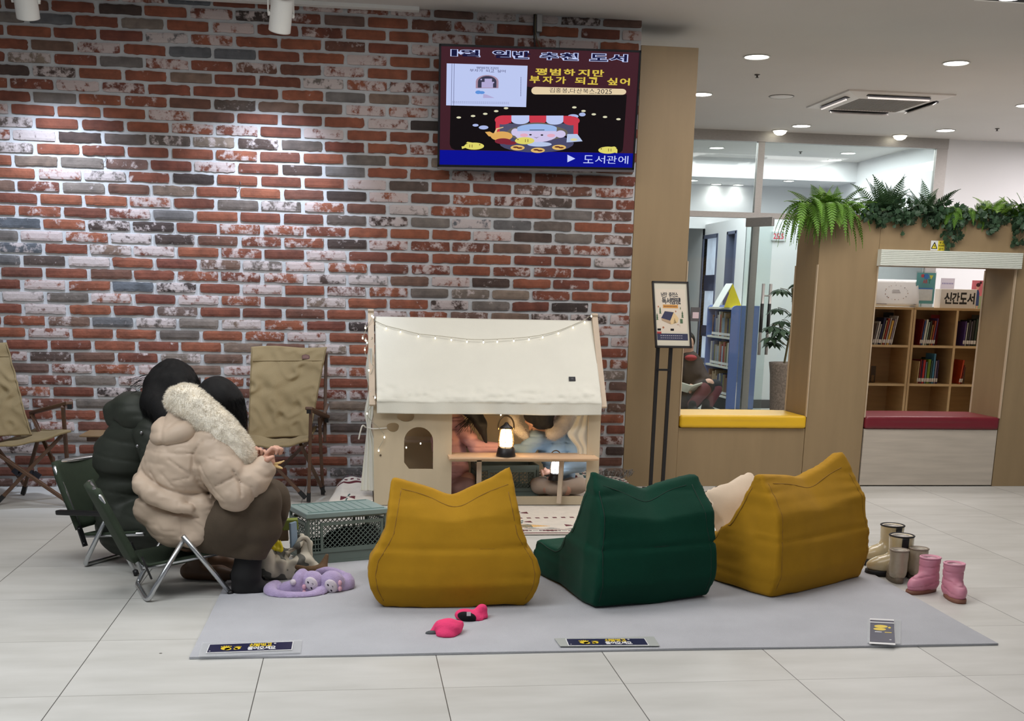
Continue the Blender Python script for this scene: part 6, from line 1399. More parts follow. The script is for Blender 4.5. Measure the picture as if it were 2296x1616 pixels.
h1 = G(2016, 1262, 0); h2 = G(2040, 1290, 0)
boot((h1.x, h1.y), math.radians(186), .205, .092, .192, BG, BB, 'glossy cream ankle boot with black trim, half behind the right bean bag', 'pair of cream boots with black trim', BB, band=BB)
boot((h2.x, h2.y), math.radians(172), .205, .092, .192, BG, BB, 'glossy cream ankle boot with black trim, the nearer one of its pair', 'pair of cream boots with black trim', BB, band=BB)
a = G(2013, 1309, 0); boot((a.x+.005, a.y+.0), math.radians(78), .15, .068, .150, BGR, BSO, 'small pearly grey child boot at the corner of the rug', 'pair of small grey boots', BTR, lin=(190, 182, 170))
a = G(2058, 1306, 0); boot((a.x+.01, a.y+.02), math.radians(74), .15, .068, .148, BGR, BSO, 'small pearly grey child boot behind the pink ones', 'pair of small grey boots', BTR, lin=(190, 182, 170))
a = G(2098, 1325, 0); boot((a.x+.0, a.y+.02), math.radians(204), .165, .072, .155, BPK, BPS, 'pink quilted child boot pointing left towards the rug', 'pair of pink quilted boots', BPT, quilt=.036, lin=(216, 176, 186), solet=.017)
a = G(2122, 1336, 0); boot((a.x+.02, a.y+.03), math.radians(262), .165, .072, .150, BPK, BPS, 'pink quilted child boot pointing at the camera, the outermost one', 'pair of pink quilted boots', BPT, quilt=.036, lin=(216, 176, 186), solet=.017)
# ---------------------------------------------------------------- low folding chairs
ALU = mat('aluminium_tube', (196, 198, 200), .25, .9, var=.03); GFAB = mat('dark_green_fabric', (42, 54, 38), .85, var=.08, vscale=20, bump=.3, bscale=200); BPL = mat('black_plastic', (16, 15, 17), .45, var=0)
def low_chair(O, F, label, w_=.31, L=.335, arm=False):
    F = Vector((F[0], F[1], 0)).normalized(); Sd = Vector((F.y, -F.x, 0)); O = Vector((O[0], O[1], 0))
    q = lambda f, s, z: O+F*f+Sd*s+Vector((0, 0, z))
    t = root('folding_chair', O, label, 'chair', None); h = w_/2; r = .0105
    mb = MB(); L1 = [q(.165, h, .265), q(.03, h, .055), q(.008, h-.004, .016), q(.0, h-.035, .011), q(0, -h+.035, .011), q(.008, -h+.004, .016), q(.03, -h, .055), q(.165, -h, .265)]
    mb.tube(L1[:1]+spline(L1[1:4], 5)+spline(L1[4:7], 5)+L1[7:], r, 12); mb.build('rear_leg_frame', ALU, t, True)
    for s in (h+.018, -h-.018):
        mb = MB(); mb.tube([q(.150, s, .27), q(L, s, .012)], r, 12); lg = mb.build('leg', ALU, t, True); mb = MB(); mb.tube([q(L-.006, s, .024), q(L+.002, s, .004)], .0125, 12); mb.build('foot_cap', BPL, lg, True)
    for s in (h-.02, -h+.02): mb = MB(); mb.tube([q(-.02, s, .140), q(.34, s, .185)], .0095, 10); mb.build('seat_rail', ALU, t, True)
    mb = MB(); B = [q(-.01, h-.02, .13), q(-.10, h-.02, .33), q(-.155, h-.02, .44), q(-.17, h-.05, .462), q(-.17, -h+.05, .462), q(-.155, -h+.02, .44), q(-.10, -h+.02, .33), q(-.01, -h+.02, .13)]
    mb.tube(B[:2]+spline(B[2:4], 4)+spline(B[4:6], 4)+B[6:], r, 12); mb.build('back_frame', ALU, t, True)
    def seat(a, b_): s = lerp(-h+.012, h-.012, a); return q(lerp(.0, .30, b_), s, lerp(.150, .190, b_)-.045*math.sin(a*PI)*math.sin(b_*PI)**.5)
    mb = MB(); mb.sheet(seat, 14, 12); o = mb.build('seat', GFAB, t, True); md = o.modifiers.new('t', 'SOLIDIFY'); md.thickness = .012; md.offset = 0
    def back(a, b_):
        s = lerp(-h+.008, h-.008, a)*(1-.16*max(0, b_-.8)*5*.6); z = lerp(.17, .468, b_); f = lerp(-.03, -.165, b_); return q(f-.025*math.sin(a*PI), s, z)
    mb = MB(); mb.sheet(back, 14, 12); o = mb.build('backrest', GFAB, t, True); md = o.modifiers.new('t', 'SOLIDIFY'); md.thickness = .026; md.offset = 0
    for s in (h+.004, -h-.004):
        mb = MB(); mb.bar(q(-.012, s, .19), q(.02, s, .10), .008, .026, Sd); b_ = mb.build('hinge_bracket', BPL, t); mb = MB()
        for f, z in ((-.008, .178), (.015, .113)): k = 1 if s > 0 else -1; mb.tube([q(f, s+k*.004, z), q(f, s+k*.008, z)], .005, 10)
        mb.build('rivet', ALU, b_, True)
        if arm: mb = MB(); mb.bar(q(-.12, s+(.012 if s > 0 else -.012), .245), q(.16, s+(.012 if s > 0 else -.012), .265), .034, .022, (0, 0, 1)); bev(mb.build('armrest', BPL, t), .005)
    return t
C1O, C1F = (-.888, 4.868), (.95, .30)
low_chair(C1O, C1F, 'low green fabric folding chair with silver legs under the person in the beige coat')
C2O, C2F = (-1.14, 5.515), (.85, -.52)
low_chair(C2O, C2F, 'low green fabric folding chair with black armrests under the person in the dark coat', .34, .32, True)

# ---------------------------------------------------------------- tall camping chairs and the small table
WD = mat('walnut_wood', (86, 60, 42), .5, var=.18, vscale=8, stretch=(1, 1, 4)); TAN = mat('khaki_canvas', (134, 117, 84), .9, var=.05, vscale=5, bump=.4, bscale=300)
def camp_chair(px, label, back, seatp, arms, legs, patch=None, crease=1):
    "px: list of measured points with their depth"
    t = root('camping_chair', px, label, 'chair', 'tall khaki camping chairs')
    (tl, tr, br, bl) = back; sd = random.Random(crease)
    def bk(a, b_):
        p = lerp(lerp(bl, br, a), lerp(tl, tr, a), b_); q = np.array([[a*3+crease, b_*3.6, crease*1.3]]); q2 = np.array([[a*6+b_*5+crease, b_*9-a*4, 3.3]]); n_ = float(vnoise(q)[0]); r_ = 1-abs(float(vnoise(q2)[0]))*2
        return p+Vector((0, -.012*n_-.016*r_*(.4+.6*math.sin(b_*PI))+.035*math.sin(a*PI)*(1-b_*.6), .006*math.sin(a*PI*2)*(b_ > .98)))
    mb = MB(); mb.sheet(bk, 50, 70); o = mb.build('backrest', TAN, t, True); md = o.modifiers.new('cloth', 'SOLIDIFY'); md.thickness = .008; md.offset = 0
    w0 = lambda a, b_: bk(a, b_)+Vector((0, -.006, 0))
    mb = MB(); mb.tube([w0(a, .845) for a in np.linspace(.03, .97, 30)], .0022, 5); mb.tube([w0(.015, b_) for b_ in np.linspace(.02, .98, 30)], .002, 5); mb.tube([w0(.985, b_) for b_ in np.linspace(.02, .98, 30)], .002, 5); mb.build('seam', mat('khaki_seam', (112, 96, 66), .9, var=0), o, True)
    fl, fr, rr, rl = seatp
    def st(a, b_): p = lerp(lerp(rl, rr, a), lerp(fl, fr, a), b_); return p+Vector((0, 0, -.055*math.sin(a*PI)*(1-.45*b_)+.003*math.sin(a*20+b_*9)))
    mb = MB(); mb.sheet(st, 30, 20); s_ = mb.build('seat', TAN, t, True); md = s_.modifiers.new('cloth', 'SOLIDIFY'); md.thickness = .012; md.offset = -1
    for a, b_ in arms:
        mb = MB(); mb.bar(a, b_, .045, .020); ar = bev(mb.build('armrest', WD, t), .005); mb = MB(); mb.box(a.x-.012, a.x+.012, a.y-.012, a.y+.012, a.z-.03, a.z-.009); mb.box(b_.x-.012, b_.x+.012, b_.y-.012, b_.y+.012, b_.z-.035, b_.z-.009); mb.build('arm_joint', BPL, ar)
    for a, b_ in legs:
        a, b_ = (a, b_) if a.z > b_.z else (b_, a)
        mb = MB(); mb.bar(a, b_, .020, .026, (0, 1, 0)); lg = bev(mb.build('leg', WD, t), .003)
        if b_.z < .05: mb = MB(); d = (a-b_).normalized(); mb.bar(b_+d*.05, b_-d*.004, .024, .03, (0, 1, 0)); mb.build('foot_cap', BPL, lg)
    if patch:
        c = w0(*patch)+Vector((0, -.008, 0)); mb = MB(); L = [(-.024, .0), (-.022, .012), (0, .018), (.022, .012), (.024, 0), (.022, -.012), (-.022, -.012)]; mb.prism(L, lambda a, b_, d: c+Vector((a, d, b_)), -.003, .006); pq = mb.build('badge', mat('badge_brown', (110, 82, 78), .6, var=0), t)
        mb = MB(); mb.prism([(a*.8, b_*.75+.001) for a, b_ in L], lambda a, b_, d: c+Vector((a, d, b_)), -.0042, -.003); mb.build('badge_face', mat('badge_face', (134, 104, 100), .6, var=.2, vscale=300), pq)
    return t
# right one, facing the camera a little to the left
yb = 7.42; yf = 7.03
tl, tr = P(563, 778, yb), P(733, 778, yb); bl, br = P(556, 985, 7.12), P(695, 978, 7.12)
fl, fr = P(545, 996, 6.98), P(690, 990, 6.95); rl, rr = P(560, 958, 7.25), P(712, 958, 7.3)
nf = G(692, 1122, 0.012); rf_ = G(724, 1106, .012)
camp_chair((-.42, 7.15, 0), 'khaki canvas camping chair with a small badge, right of the two seated people', (tl, tr, br, bl), (fl, fr, rr, rl),
           [(P(692, 915, 6.97), P(732, 934, 7.30)), (P(538, 918, 6.97), P(545, 935, 7.30))],
           [(P(697, 918, 6.98), nf), (P(716, 935, 7.24), rf_), (P(550, 920, 6.99), G(560, 1120, .012)), (P(560, 935, 7.24), G(585, 1103, .012)),
            (P(702, 980, 7.12), G(590, 1085, .03)), (P(560, 985, 7.1), Vector((nf.x-.02, nf.y, .03))), (P(715, 960, 7.28), P(735, 905, 7.34)), (P(674, 996, 7.0), G(725, 1100, .03)), (P(728, 990, 7.3), P(731, 790, 7.44))], (.74, .885), 2)
# left one, cut by the frame, turned to the right
tl, tr = P(-150, 765, 7.36), P(15, 768, 7.40); bl, br = P(-110, 985, 6.95), P(72, 975, 7.15)
fl, fr = P(-60, 1003, 6.80), P(160, 968, 6.98); rl, rr = P(-120, 985, 7.1), P(80, 965, 7.35)
f1 = G(163, 1132, .012); f2 = G(52, 1106, .012); f3 = G(156, 1108, .012); f4 = G(-60, 1160, .012)
camp_chair((-1.98, 7.15, 0), 'khaki canvas camping chair cut by the left edge of the photo', (tl, tr, br, bl), (fl, fr, rr, rl),
           [(P(72, 925, 7.32), P(156, 903, 7.02)), (P(-110, 935, 7.1), P(-50, 915, 6.80))],
           [(P(141, 910, 7.03), f3), (P(72, 930, 7.3), f1), (P(85, 985, 7.25), f2), (P(140, 975, 7.02), G(-5, 1125, .02)), (P(-30, 1000, 6.9), f1), (P(-10, 1000, 7.3), G(55, 1085, .05)), (P(-100, 935, 7.1), f4)], None, 5)
mb = MB(); c = P(55, 1061, 7.12); mb.bar(P(30, 1052, 7.1), P(43, 1062, 7.1), .03, .03); mb.bar(P(43, 1062, 7.1), P(75, 1060, 7.1), .03, .03); mb.bar(P(75, 1060, 7.1), P(90, 1070, 7.1), .03, .03)
mb.build('leg_clamp', mat('clamp_blue_black', (28, 30, 44), .5, var=0), [o for o in bpy.data.objects if o.name == 'camping_chair.001'][0])
t = root('side_table', (P(235, 970, 7.4).x, 7.4, 0), 'small brown folding table between the left camping chair and the people', 'table')
a, b_ = P(178, 975, 7.28), P(330, 975, 7.28); zt = a.z; mb = MB(); mb.box(a.x, b_.x, 7.27, 7.55, zt-.012, zt); bev(mb.build('tabletop', mat('table_wood', (120, 96, 66), .5, var=.15, vscale=6, stretch=(.6, 5, 3)), t), .003)
mb = MB(); mb.box(a.x+.03, b_.x-.03, 7.33, 7.36, zt-.045, zt-.012); mb.build('apron', WD, t)
for dx in (.0, .03): mb = MB(); x = P(226, 985, 7.36).x; mb.bar((x+dx-.012, 7.36, zt-.02), (x+.03-dx, 7.42 if dx else 7.30, .004), .011, .011, (1, 0, 0)); mb.build('leg', BPL, t)
for dx in (.0, .03): mb = MB(); x = b_.x-.1; mb.bar((x+dx-.012, 7.36, zt-.02), (x+.03-dx, 7.42 if dx else 7.30, .004), .011, .011, (1, 0, 0)); mb.build('leg', BPL, t)

# ---------------------------------------------------------------- people
SKIN = mat('skin', (208, 160, 138), .5, var=.05, vscale=14, spec=.4); HAIR = mat('black_hair', (9, 8, 9), .6, var=.3, vscale=80, stretch=(6, 6, 1), bump=.5, bscale=120, spec=.22)
DHAIR = mat('dark_brown_hair', (15, 10, 9), .45, var=.3, vscale=80, stretch=(6, 6, 1), bump=.7, bscale=120)
def face_on(s, c, f, up, k=1.0):
    "adds jaw, nose, brow, lips and ears to a head at c looking along f"
    f = Vector(f).normalized(); up = Vector(up); up = (up-f*up.dot(f)).normalized(); r_ = f.cross(up); c = Vector(c); q = lambda a, b_, d: c+f*a*k+r_*b_*k+up*d*k
    R = Matrix((r_, f, up)).transposed()
    s.ell(c, (.075*k, .092*k, .105*k), R, .01); s.ell(q(.028, 0, -.055), (.052*k, .055*k, .055*k), R, .03); s.cap(q(.085, 0, .004), q(.103, 0, -.022), .009*k, .012*k, .012); s.cap(q(.087, -.03, .026), q(.087, .03, .026), .009*k, .009*k, .02)
    s.cap(q(.088, -.014, -.050), q(.088, .014, -.050), .008*k, .008*k, .010); s.ell(q(.080, 0, -.082), (.018*k, .016*k, .014*k), R, .02)
    for sg in (-1, 1): s.ell(q(.0, sg*.078, -.004), (.009*k, .018*k, .030*k), R, .006); s.ell(q(.088, sg*.031, .008), (.014*k, .008*k, .008*k), R, .006, sub=True)
    return q, R
def eyes(q, R, parent, k=1.0):
    for sg in (-1, 1):
        mb = MB(); mb.ell((0, 0, 0), (.011*k, .008*k, .006*k), 12, 8, Matrix.Translation(q(.081, sg*.031, .008)) @ R.to_4x4()); e = mb.build('eye', mat('eye_white', (224, 218, 212), .3, var=0), parent, True)
        mb = MB(); mb.ell((0, 0, 0), (.0048*k, .003*k, .0048*k), 10, 6, Matrix.Translation(q(.0885, sg*.031, .007)) @ R.to_4x4()); mb.build('iris', mat('iris_dark', (30, 20, 16), .2, var=0), e, True)
def hand(s, wrist, palm, fdir, side, curl, k=1.0, thumb=1, spread=.010):
    "palm and five bent fingers; fdir along the fingers, side towards the thumb, curl is the bending direction"
    w_ = Vector(wrist); p = Vector(palm); f = Vector(fdir).normalized(); sd_ = Vector(side).normalized(); c = Vector(curl).normalized()
    s.cap(w_, lerp(w_, p, .5), .020*k, .024*k, .012); s.cap(p-sd_*.018*k, p+sd_*.018*k, .015*k, .016*k, .012); s.cap(p-f*.02*k-sd_*.012*k, p-f*.02*k+sd_*.014*k, .015*k, .016*k, .012)
    for i, (o, L) in enumerate(((.030, .92), (.010, 1.0), (-.010, .94), (-.029, .76))):
        b0 = p+f*.018*k+sd_*o*k; a1 = b0+(f*.75+c*.55+sd_*o*spread*10).normalized()*.034*k*L; a2 = a1+(c*1.0-f*.30).normalized()*.024*k*L; a3 = a2+(c*.05-f*1.0).normalized()*.019*k*L
        s.chain([b0, a1, a2, a3], [.0092*k, .0086*k, .0078*k, .0066*k], .003)
    t0 = p-f*.022*k+sd_*.026*k; t1 = t0+(sd_*.7+c*.5+f*.4).normalized()*.030*k*thumb; t2 = t1+(c*.8+f*.6-sd_*.3).normalized()*.026*k; s.chain([t0, t1, t2], [.0125*k, .0105*k, .0085*k], .005)

# --- person in the beige padded coat
BEI = mat('beige_puffer', (190, 170, 150), .55, var=.04, vscale=5, bump=.12, bscale=18, spec=.35); FUR = mat('cream_fur', (238, 230, 214), .95, var=.12, vscale=24, bump=.9, bscale=160, sheen=.3); SKT = mat('brown_wool', (76, 64, 50), .9, var=.06, vscale=30, bump=.3, bscale=300); BOOTK = mat('black_suede', (12, 11, 12), .8, var=.1)
s = Soft(.02); hc = P(492, 908, 4.97); fdir = Vector((.62, .45, -.55)); q, R = face_on(s, hc, fdir, (.4, .2, 1))
pel = P(425, 1195, 4.90); ch = P(440, 1010, 4.90); nk = P(468, 950, 4.94)
s.chain([pel, P(400, 1090, 4.90), ch, nk, hc], [.08, .08, .09, .05, .05], .04)
sh = P(478, 1005, 4.80); el = P(528, 1103, 4.74); wr = P(602, 1042, 4.80); sh2 = P(500, 985, 5.06); el2 = P(570, 1075, 5.10); wr2 = P(578, 1035, 4.98)
s.chain([ch, sh, el, wr], [.08, .055, .045, .028], .03); s.chain([ch, sh2, el2, wr2], [.08, .055, .045, .028], .03)
hand(s, wr, P(603, 1024, 4.80), (.25, .05, 1), (-.35, -.8, .05), (.9, .15, -.1), .98)
hand(s, wr2, P(576, 1024, 4.96), (.1, -.2, 1), (-.8, -.2, .2), (.3, -.9, .1), .9)
kn = P(586, 1120, 4.80); an = P(556, 1262, 4.84); kn2 = P(604, 1115, 5.03); an2 = P(575, 1250, 5.06)
s.chain([pel+Vector((.02, -.07, .02)), kn, an, P(548, 1316, 4.84)], [.06, .05, .032, .028], .03); s.chain([pel+Vector((.02, .07, .02)), kn2, an2, P(556, 1296, 5.04)], [.06, .05, .032, .028], .03)
pr = s.build('person', SKIN, None, .0058); tag(pr, 'person in a beige fur-hooded padded coat sitting bent over on the nearer low chair', 'person')
eyes(q, R, pr)
def crease(s, lines, ymax=99):
    "press fold lines into a garment: polylines, half width and depth"
    base = s.disp
    def g(p):
        d = base(p) if base is not None else 0
        for pts, w_, amp in lines:
            dm = np.full(len(p), 1e9)
            for a, b_ in zip(pts[:-1], pts[1:]):
                ax, az, bx, bz = a[0], a[2], b_[0], b_[2]; ex, ez = bx-ax, bz-az; t_ = np.clip(((p[:, 0]-ax)*ex+(p[:, 2]-az)*ez)/(ex*ex+ez*ez), 0, 1)
                dm = np.minimum(dm, (p[:, 0]-ax-ex*t_)**2+(p[:, 2]-az-ez*t_)**2)
            d = d+amp*.72*np.exp(-dm/(w_*w_*.5))*(p[:, 1] < ymax)
        return d
    s.disp = g
def wr_(s, amp=.008, f=(9, 9, 22), sd=0): s.disp = lambda p: amp*(1-2*np.abs(vnoise(p*np.array(f)+sd)))*.8+amp*.7*vnoise(p*np.array(f)*.45+sd+9)
s = Soft(.03)                                    # coat
s.chain([P(398, 1085, 4.90), P(418, 1035, 4.90), P(450, 1000, 4.90)], [.150, .155, .125], .03)
s.chain([P(378, 1065, 4.93), P(392, 1020, 4.93)], [.12, .115], .03)
s.chain([P(318, 1088, 4.83), P(345, 1108, 4.79), P(395, 1132, 4.77)], [.038, .050, .048], .012); s.chain([P(318, 1088, 4.83), P(325, 1085, 4.95), P(350, 1095, 5.05)], [.038, .05, .05], .02)
s.chain([P(350, 1138, 4.88), P(392, 1165, 4.88), P(428, 1172, 4.87)], [.092, .118, .108], .015); s.cap(P(405, 1172, 4.85), P(426, 1200, 4.81), .095, .052, .02); s.chain([P(452, 1130, 4.80), P(458, 1165, 4.83)], [.045, .05], .015)
s.chain([P(455, 1135, 4.83), P(447, 1190, 4.83)], [.075, .070], .03); s.cap(P(398, 1138, 4.745), P(425, 1140, 4.75), .026, .026, .006)
s.chain([ch, sh+Vector((-.0, .02, 0)), P(500, 1055, 4.76), el], [.10, .096, .090, .078], .02); s.chain([el, P(565, 1078, 4.76), P(591, 1051, 4.79)], [.076, .066, .054], .02)
s.chain([sh2, el2, P(580, 1052, 4.99)], [.085, .07, .05], .02)
s.plane(wr+Vector((.004, 0, .012)), (wr-el), .006)
wr_(s, .0055, (9, 9, 20), 2.2); g0 = s.disp; s.disp = lambda p: g0(p)+.0022*(1-2*np.abs(vnoise(p*np.array([26, 26, 44]))))
q4 = lambda L: [P(280+x/4.04, 840+y_/4.04, 4.76) for x, y_ in L]
crease(s, [(q4([(120, 900), (150, 930), (260, 990), (380, 1040), (560, 1085), (740, 1100)]), .011, .014), (q4([(70, 1150), (300, 1220), (490, 1265), (660, 1295)]), .008, .016), (q4([(490, 1150), (515, 1400), (520, 1540)]), .005, .006), (q4([(700, 600), (620, 720), (610, 870), (680, 1030), (790, 1165)]), .009, .012), (q4([(680, 790), (830, 1030), (920, 1100)]), .005, .006), (q4([(1000, 850), (1060, 960), (1075, 1060)]), .008, .013), (q4([(1040, 930), (1160, 1000), (1180, 1100)]), .006, .007), (q4([(840, 980), (1000, 900)]), .006, .009), (q4([(230, 715), (620, 715)]), .005, .004), (q4([(400, 770), (520, 850), (600, 905)]), .008, .009), (q4([(215, 900), (290, 990), (340, 1030)]), .007, .008), (q4([(430, 960), (590, 930)]), .007, .007), (q4([(330, 900), (420, 990), (470, 1040)]), .007, .007), (q4([(760, 740), (880, 760)]), .006, .006), (q4([(300, 1240), (480, 1270)]), .006, .005), (q4([(720, 1400), (640, 1330)]), .006, .006)], 4.97)
ct = s.build('coat', BEI, pr, .0062); ct['label'] = 'beige padded coat with a gathered waist'
s = Soft(.02); Rh = Matrix.Rotation(math.radians(-14), 3, 'Y'); s.ell(P(402, 968, 4.88), (.118, .125, .066), Rh); s.ell(P(372, 965, 4.90), (.062, .10, .062), Rh, .02); s.chain([P(405, 948, 4.90), P(450, 975, 4.86), P(500, 1010, 4.84)], [.07, .055, .035], .02); wr_(s, .007, (9, 9, 20), 5.1)
s.disp = (lambda g: (lambda p: g(p)+.006*np.exp(-((((p[:, 0]-P(372, 960, 4.9).x))/.008)**2))))(s.disp); crease(s, [(q4([(360, 500), (440, 440), (520, 420)]), .007, .010), (q4([(300, 650), (450, 655), (640, 600), (780, 575)]), .006, .004), (q4([(640, 470), (700, 540), (780, 580)]), .007, .008)], 4.9); s.build('hood', BEI, pr, .0064)
fp_ = [P(402, 898, 4.90), P(428, 905, 4.86), P(468, 938, 4.82), P(505, 975, 4.80), P(532, 1010, 4.80), P(538, 1040, 4.82)]; far = [P(402, 898, 4.90), P(420, 888, 5.0), P(455, 905, 5.08), P(505, 955, 5.10), P(535, 1005, 5.05)]
s = Soft(.02); s.chain(spline(fp_, 3), list(np.interp(np.linspace(0, 1, 16), [0, .2, .6, 1], [.055, .062, .060, .056])), .02); s.chain(spline(far, 3), [.045]*13, .02); s.disp = lambda p: .006*vnoise(p*38)+.003*vnoise(p*90)
fv, ff = s.mesh(.0085); fo = mesh_obj('fur_trim', fv, ff, FUR, pr, True)
def fur_tufts(V, F, n, L, m, parent, seed, droop=(.2, -.1, -.6), name='fur_hairs', nw=1.0, jit=.25):
    V = np.asarray(V); F = np.asarray(F); r = np.random.RandomState(seed); fi = r.randint(0, len(F), n); a = V[F[fi, 0]]; b_ = V[F[fi, 1]]; c = V[F[fi, 2]]; nr = np.cross(b_-a, c-a); nr /= np.linalg.norm(nr, axis=1)[:, None]+1e-9
    u_ = r.rand(n, 2); u_ = np.where(u_.sum(1, keepdims=True) > 1, 1-u_, u_); p = a+(b_-a)*u_[:, :1]+(c-a)*u_[:, 1:]
    d = nr*nw+np.array(droop)*.35+r.randn(n, 3)*jit; d /= np.linalg.norm(d, axis=1)[:, None]; sd_ = np.cross(d, r.randn(n, 3)); sd_ /= np.linalg.norm(sd_, axis=1)[:, None]; l = L*(.6+.7*r.rand(n, 1)); w_ = .0005
    P0 = p-nr*.002; P1 = P0+sd_*w_*2; P2 = P0+d*l*.55+sd_*w_*1.6; P3 = P0+d*l*.55; P4 = P0+d*l+np.array(droop)*l*.18
    Vn = np.stack([P0, P1, P2, P3, P4], 1).reshape(-1, 3); k = np.arange(n)*5; Fn = [(i, i+1, i+2, i+3) for i in k]+[(i+3, i+2, i+4) for i in k]
    o = mesh_obj(name, Vn, Fn, m, parent, False); o['kind'] = 'stuff'; return o
fur_tufts(fv, ff, 42000, .013, FUR, fo, 1)
s = Soft(.03); s.ell(hc+Vector((-.004, -.004, .012)), (.094, .10, .108)); s.chain([hc+Vector((-.02, .0, -.0)), P(480, 945, 4.97), P(475, 985, 4.95)], [.085, .075, .05], .03); s.chain([hc+Vector((.055, -.01, .02)), P(532, 930, 4.95), P(534, 972, 4.93)], [.045, .03, .016], .03); s.chain([hc+Vector((.02, .06, .02)), P(525, 940, 5.04), P(530, 975, 5.03)], [.05, .035, .015], .03)
s.disp = lambda p: .0025*vnoise(p*np.array([70, 70, 14])); hv, hf = s.mesh(.0065); ho = mesh_obj('hair', hv, hf, HAIR, pr, True); fur_tufts(hv, hf, 9000, .035, HAIR, ho, 7, (.25, -.05, -2.0), 'hair_strands', .16, .05)
s = Soft(.035); s.chain([P(440, 1205, 4.90), P(520, 1168, 4.82), kn], [.085, .106, .084], .03); s.chain([kn, P(582, 1180, 4.82), P(556, 1232, 4.84)], [.082, .084, .082], .02); s.chain([P(440, 1228, 4.90), P(500, 1212, 4.86)], [.07, .085], .04)
s.chain([pel+Vector((0, .07, -.03)), kn2], [.11, .085], .03); s.chain([kn2, P(618, 1140, 5.04), P(618, 1172, 5.05)], [.078, .058, .038], .02); s.chain([P(620, 1135, 5.0), P(638, 1158, 5.0)], [.03, .012], .03)
s.plane(P(555, 1247, 4.84), (-.12, 0, -1), .004); wr_(s, .006, (9, 9, 12), 7.7); s.build('trousers', SKT, pr, .0078)
s = Soft(.015); s.chain([P(562, 1215, 4.84), P(552, 1290, 4.84), P(548, 1316, 4.84)], [.056, .058, .046], .02); s.chain([P(540, 1318, 4.83), P(575, 1318, 4.84), P(600, 1320, 4.86)], [.038, .036, .028], .02); s.plane((0, 0, RUGT+.001), (0, 0, -1)); s.build('boot', BOOTK, pr, .0065)
s = Soft(.015); s.chain([an2+Vector((0, 0, .06)), an2, P(545, 1288, 5.0)], [.052, .052, .046], .02); s.chain([P(535, 1292, 5.0), P(580, 1292, 5.04)], [.036, .030], .02); s.plane((0, 0, RUGT+.001), (0, 0, -1)); s.build('boot', BOOTK, pr, .0065)
# held peel and fruit
s = Soft(.004); s.ell(P(622, 1046, 4.79), (.024, .014, .006), Matrix.Rotation(.35, 3, 'Y')); s.chain([P(616, 1040, 4.79), P(628, 1037, 4.79), P(637, 1033, 4.79)], [.006, .0045, .003], .004)
tag(s.build('fruit_peel', mat('pale_peel', (226, 192, 130), .6, var=.08, vscale=40), None, .003), 'pale strip of fruit peel hanging from the hand of the person in beige', 'peel')
s = Soft(.004); s.ell(P(563, 1021, 4.93), (.017, .017, .017)); s.disp = lambda p: .0006*vnoise(p*300); tag(s.build('mandarin', mat('orange_skin', (222, 120, 50), .5, var=.05), None, .003), 'small orange fruit held close by the person in beige', 'fruit')

# --- person in the dark green padded coat
DKC = mat('dark_green_puffer', (46, 50, 43), .6, var=.08, vscale=6, bump=.15, bscale=20, spec=.3); BRW = mat('brown_leather', (88, 62, 42), .5, var=.1)
hc2 = P(388, 868, 5.42); f2_ = Vector((.75, -.2, -.65)); s = Soft(.02); q, R = face_on(s, hc2, f2_, (.5, -.1, 1))
pel2 = P(285, 1175, 5.50); ch2 = P(318, 1000, 5.47); nk2 = P(350, 930, 5.45)
s.chain([pel2, P(285, 1090, 5.50), ch2, nk2, hc2], [.08, .08, .09, .05, .05], .04)
shA = P(345, 975, 5.32); elA = P(385, 1080, 5.22); wrA = P(470, 1075, 5.20); shB = P(330, 965, 5.60); elB = P(400, 1060, 5.62); wrB = P(480, 1060, 5.48)
s.chain([ch2, shA, elA, wrA], [.07, .045, .034, .026], .03); s.chain([ch2, shB, elB, wrB], [.07, .045, .034, .026], .03)
hand(s, wrA, wrA+Vector((.045, .005, .0)), (1, .05, .1), (-.1, .9, .3), (.1, .1, -1), .9); hand(s, wrB, wrB+Vector((.045, -.01, .0)), (1, -.1, .1), (.0, -.9, .3), (.1, -.1, -1), .9)
knA = P(425, 1120, 5.22); knB = P(430, 1115, 5.45); fa = G(430, 1290, .06); fb = G(455, 1268, .06)
s.chain([pel2+Vector((0, -.06, 0)), knA, Vector((fa.x, 5.12, .07))], [.06, .05, .032], .03); s.chain([pel2+Vector((0, .07, 0)), knB, Vector((fb.x, 5.32, .07))], [.06, .05, .032], .03)
pr2 = s.build('person', SKIN, None, .0065); tag(pr2, 'person in a dark green padded coat with long black hair, on the farther low chair', 'person'); eyes(q, R, pr2)
s = Soft(.035)
s.chain([P(275, 1090, 5.50), P(288, 1030, 5.49), P(322, 965, 5.46)], [.125, .150, .140], .035); s.chain([P(262, 1130, 5.50), P(285, 1180, 5.50), P(325, 1205, 5.45)], [.105, .135, .115], .03); s.chain([P(285, 1180, 5.45), P(350, 1175, 5.35), P(425, 1125, 5.23)], [.12, .11, .085], .03); s.chain([P(300, 1180, 5.5), P(430, 1120, 5.44)], [.12, .085], .03); s.chain([P(425, 1125, 5.23), P(428, 1190, 5.17), P(430, 1225, 5.14)], [.08, .065, .06], .02); s.chain([P(430, 1120, 5.44), P(440, 1220, 5.35)], [.08, .06], .02)
s.chain([shA, P(362, 1035, 5.28), elA, P(460, 1075, 5.20)], [.088, .085, .075, .052], .02); s.chain([shB, elB, P(472, 1060, 5.49)], [.085, .072, .05], .02)
ez = P(275, 1065, 5.5).z
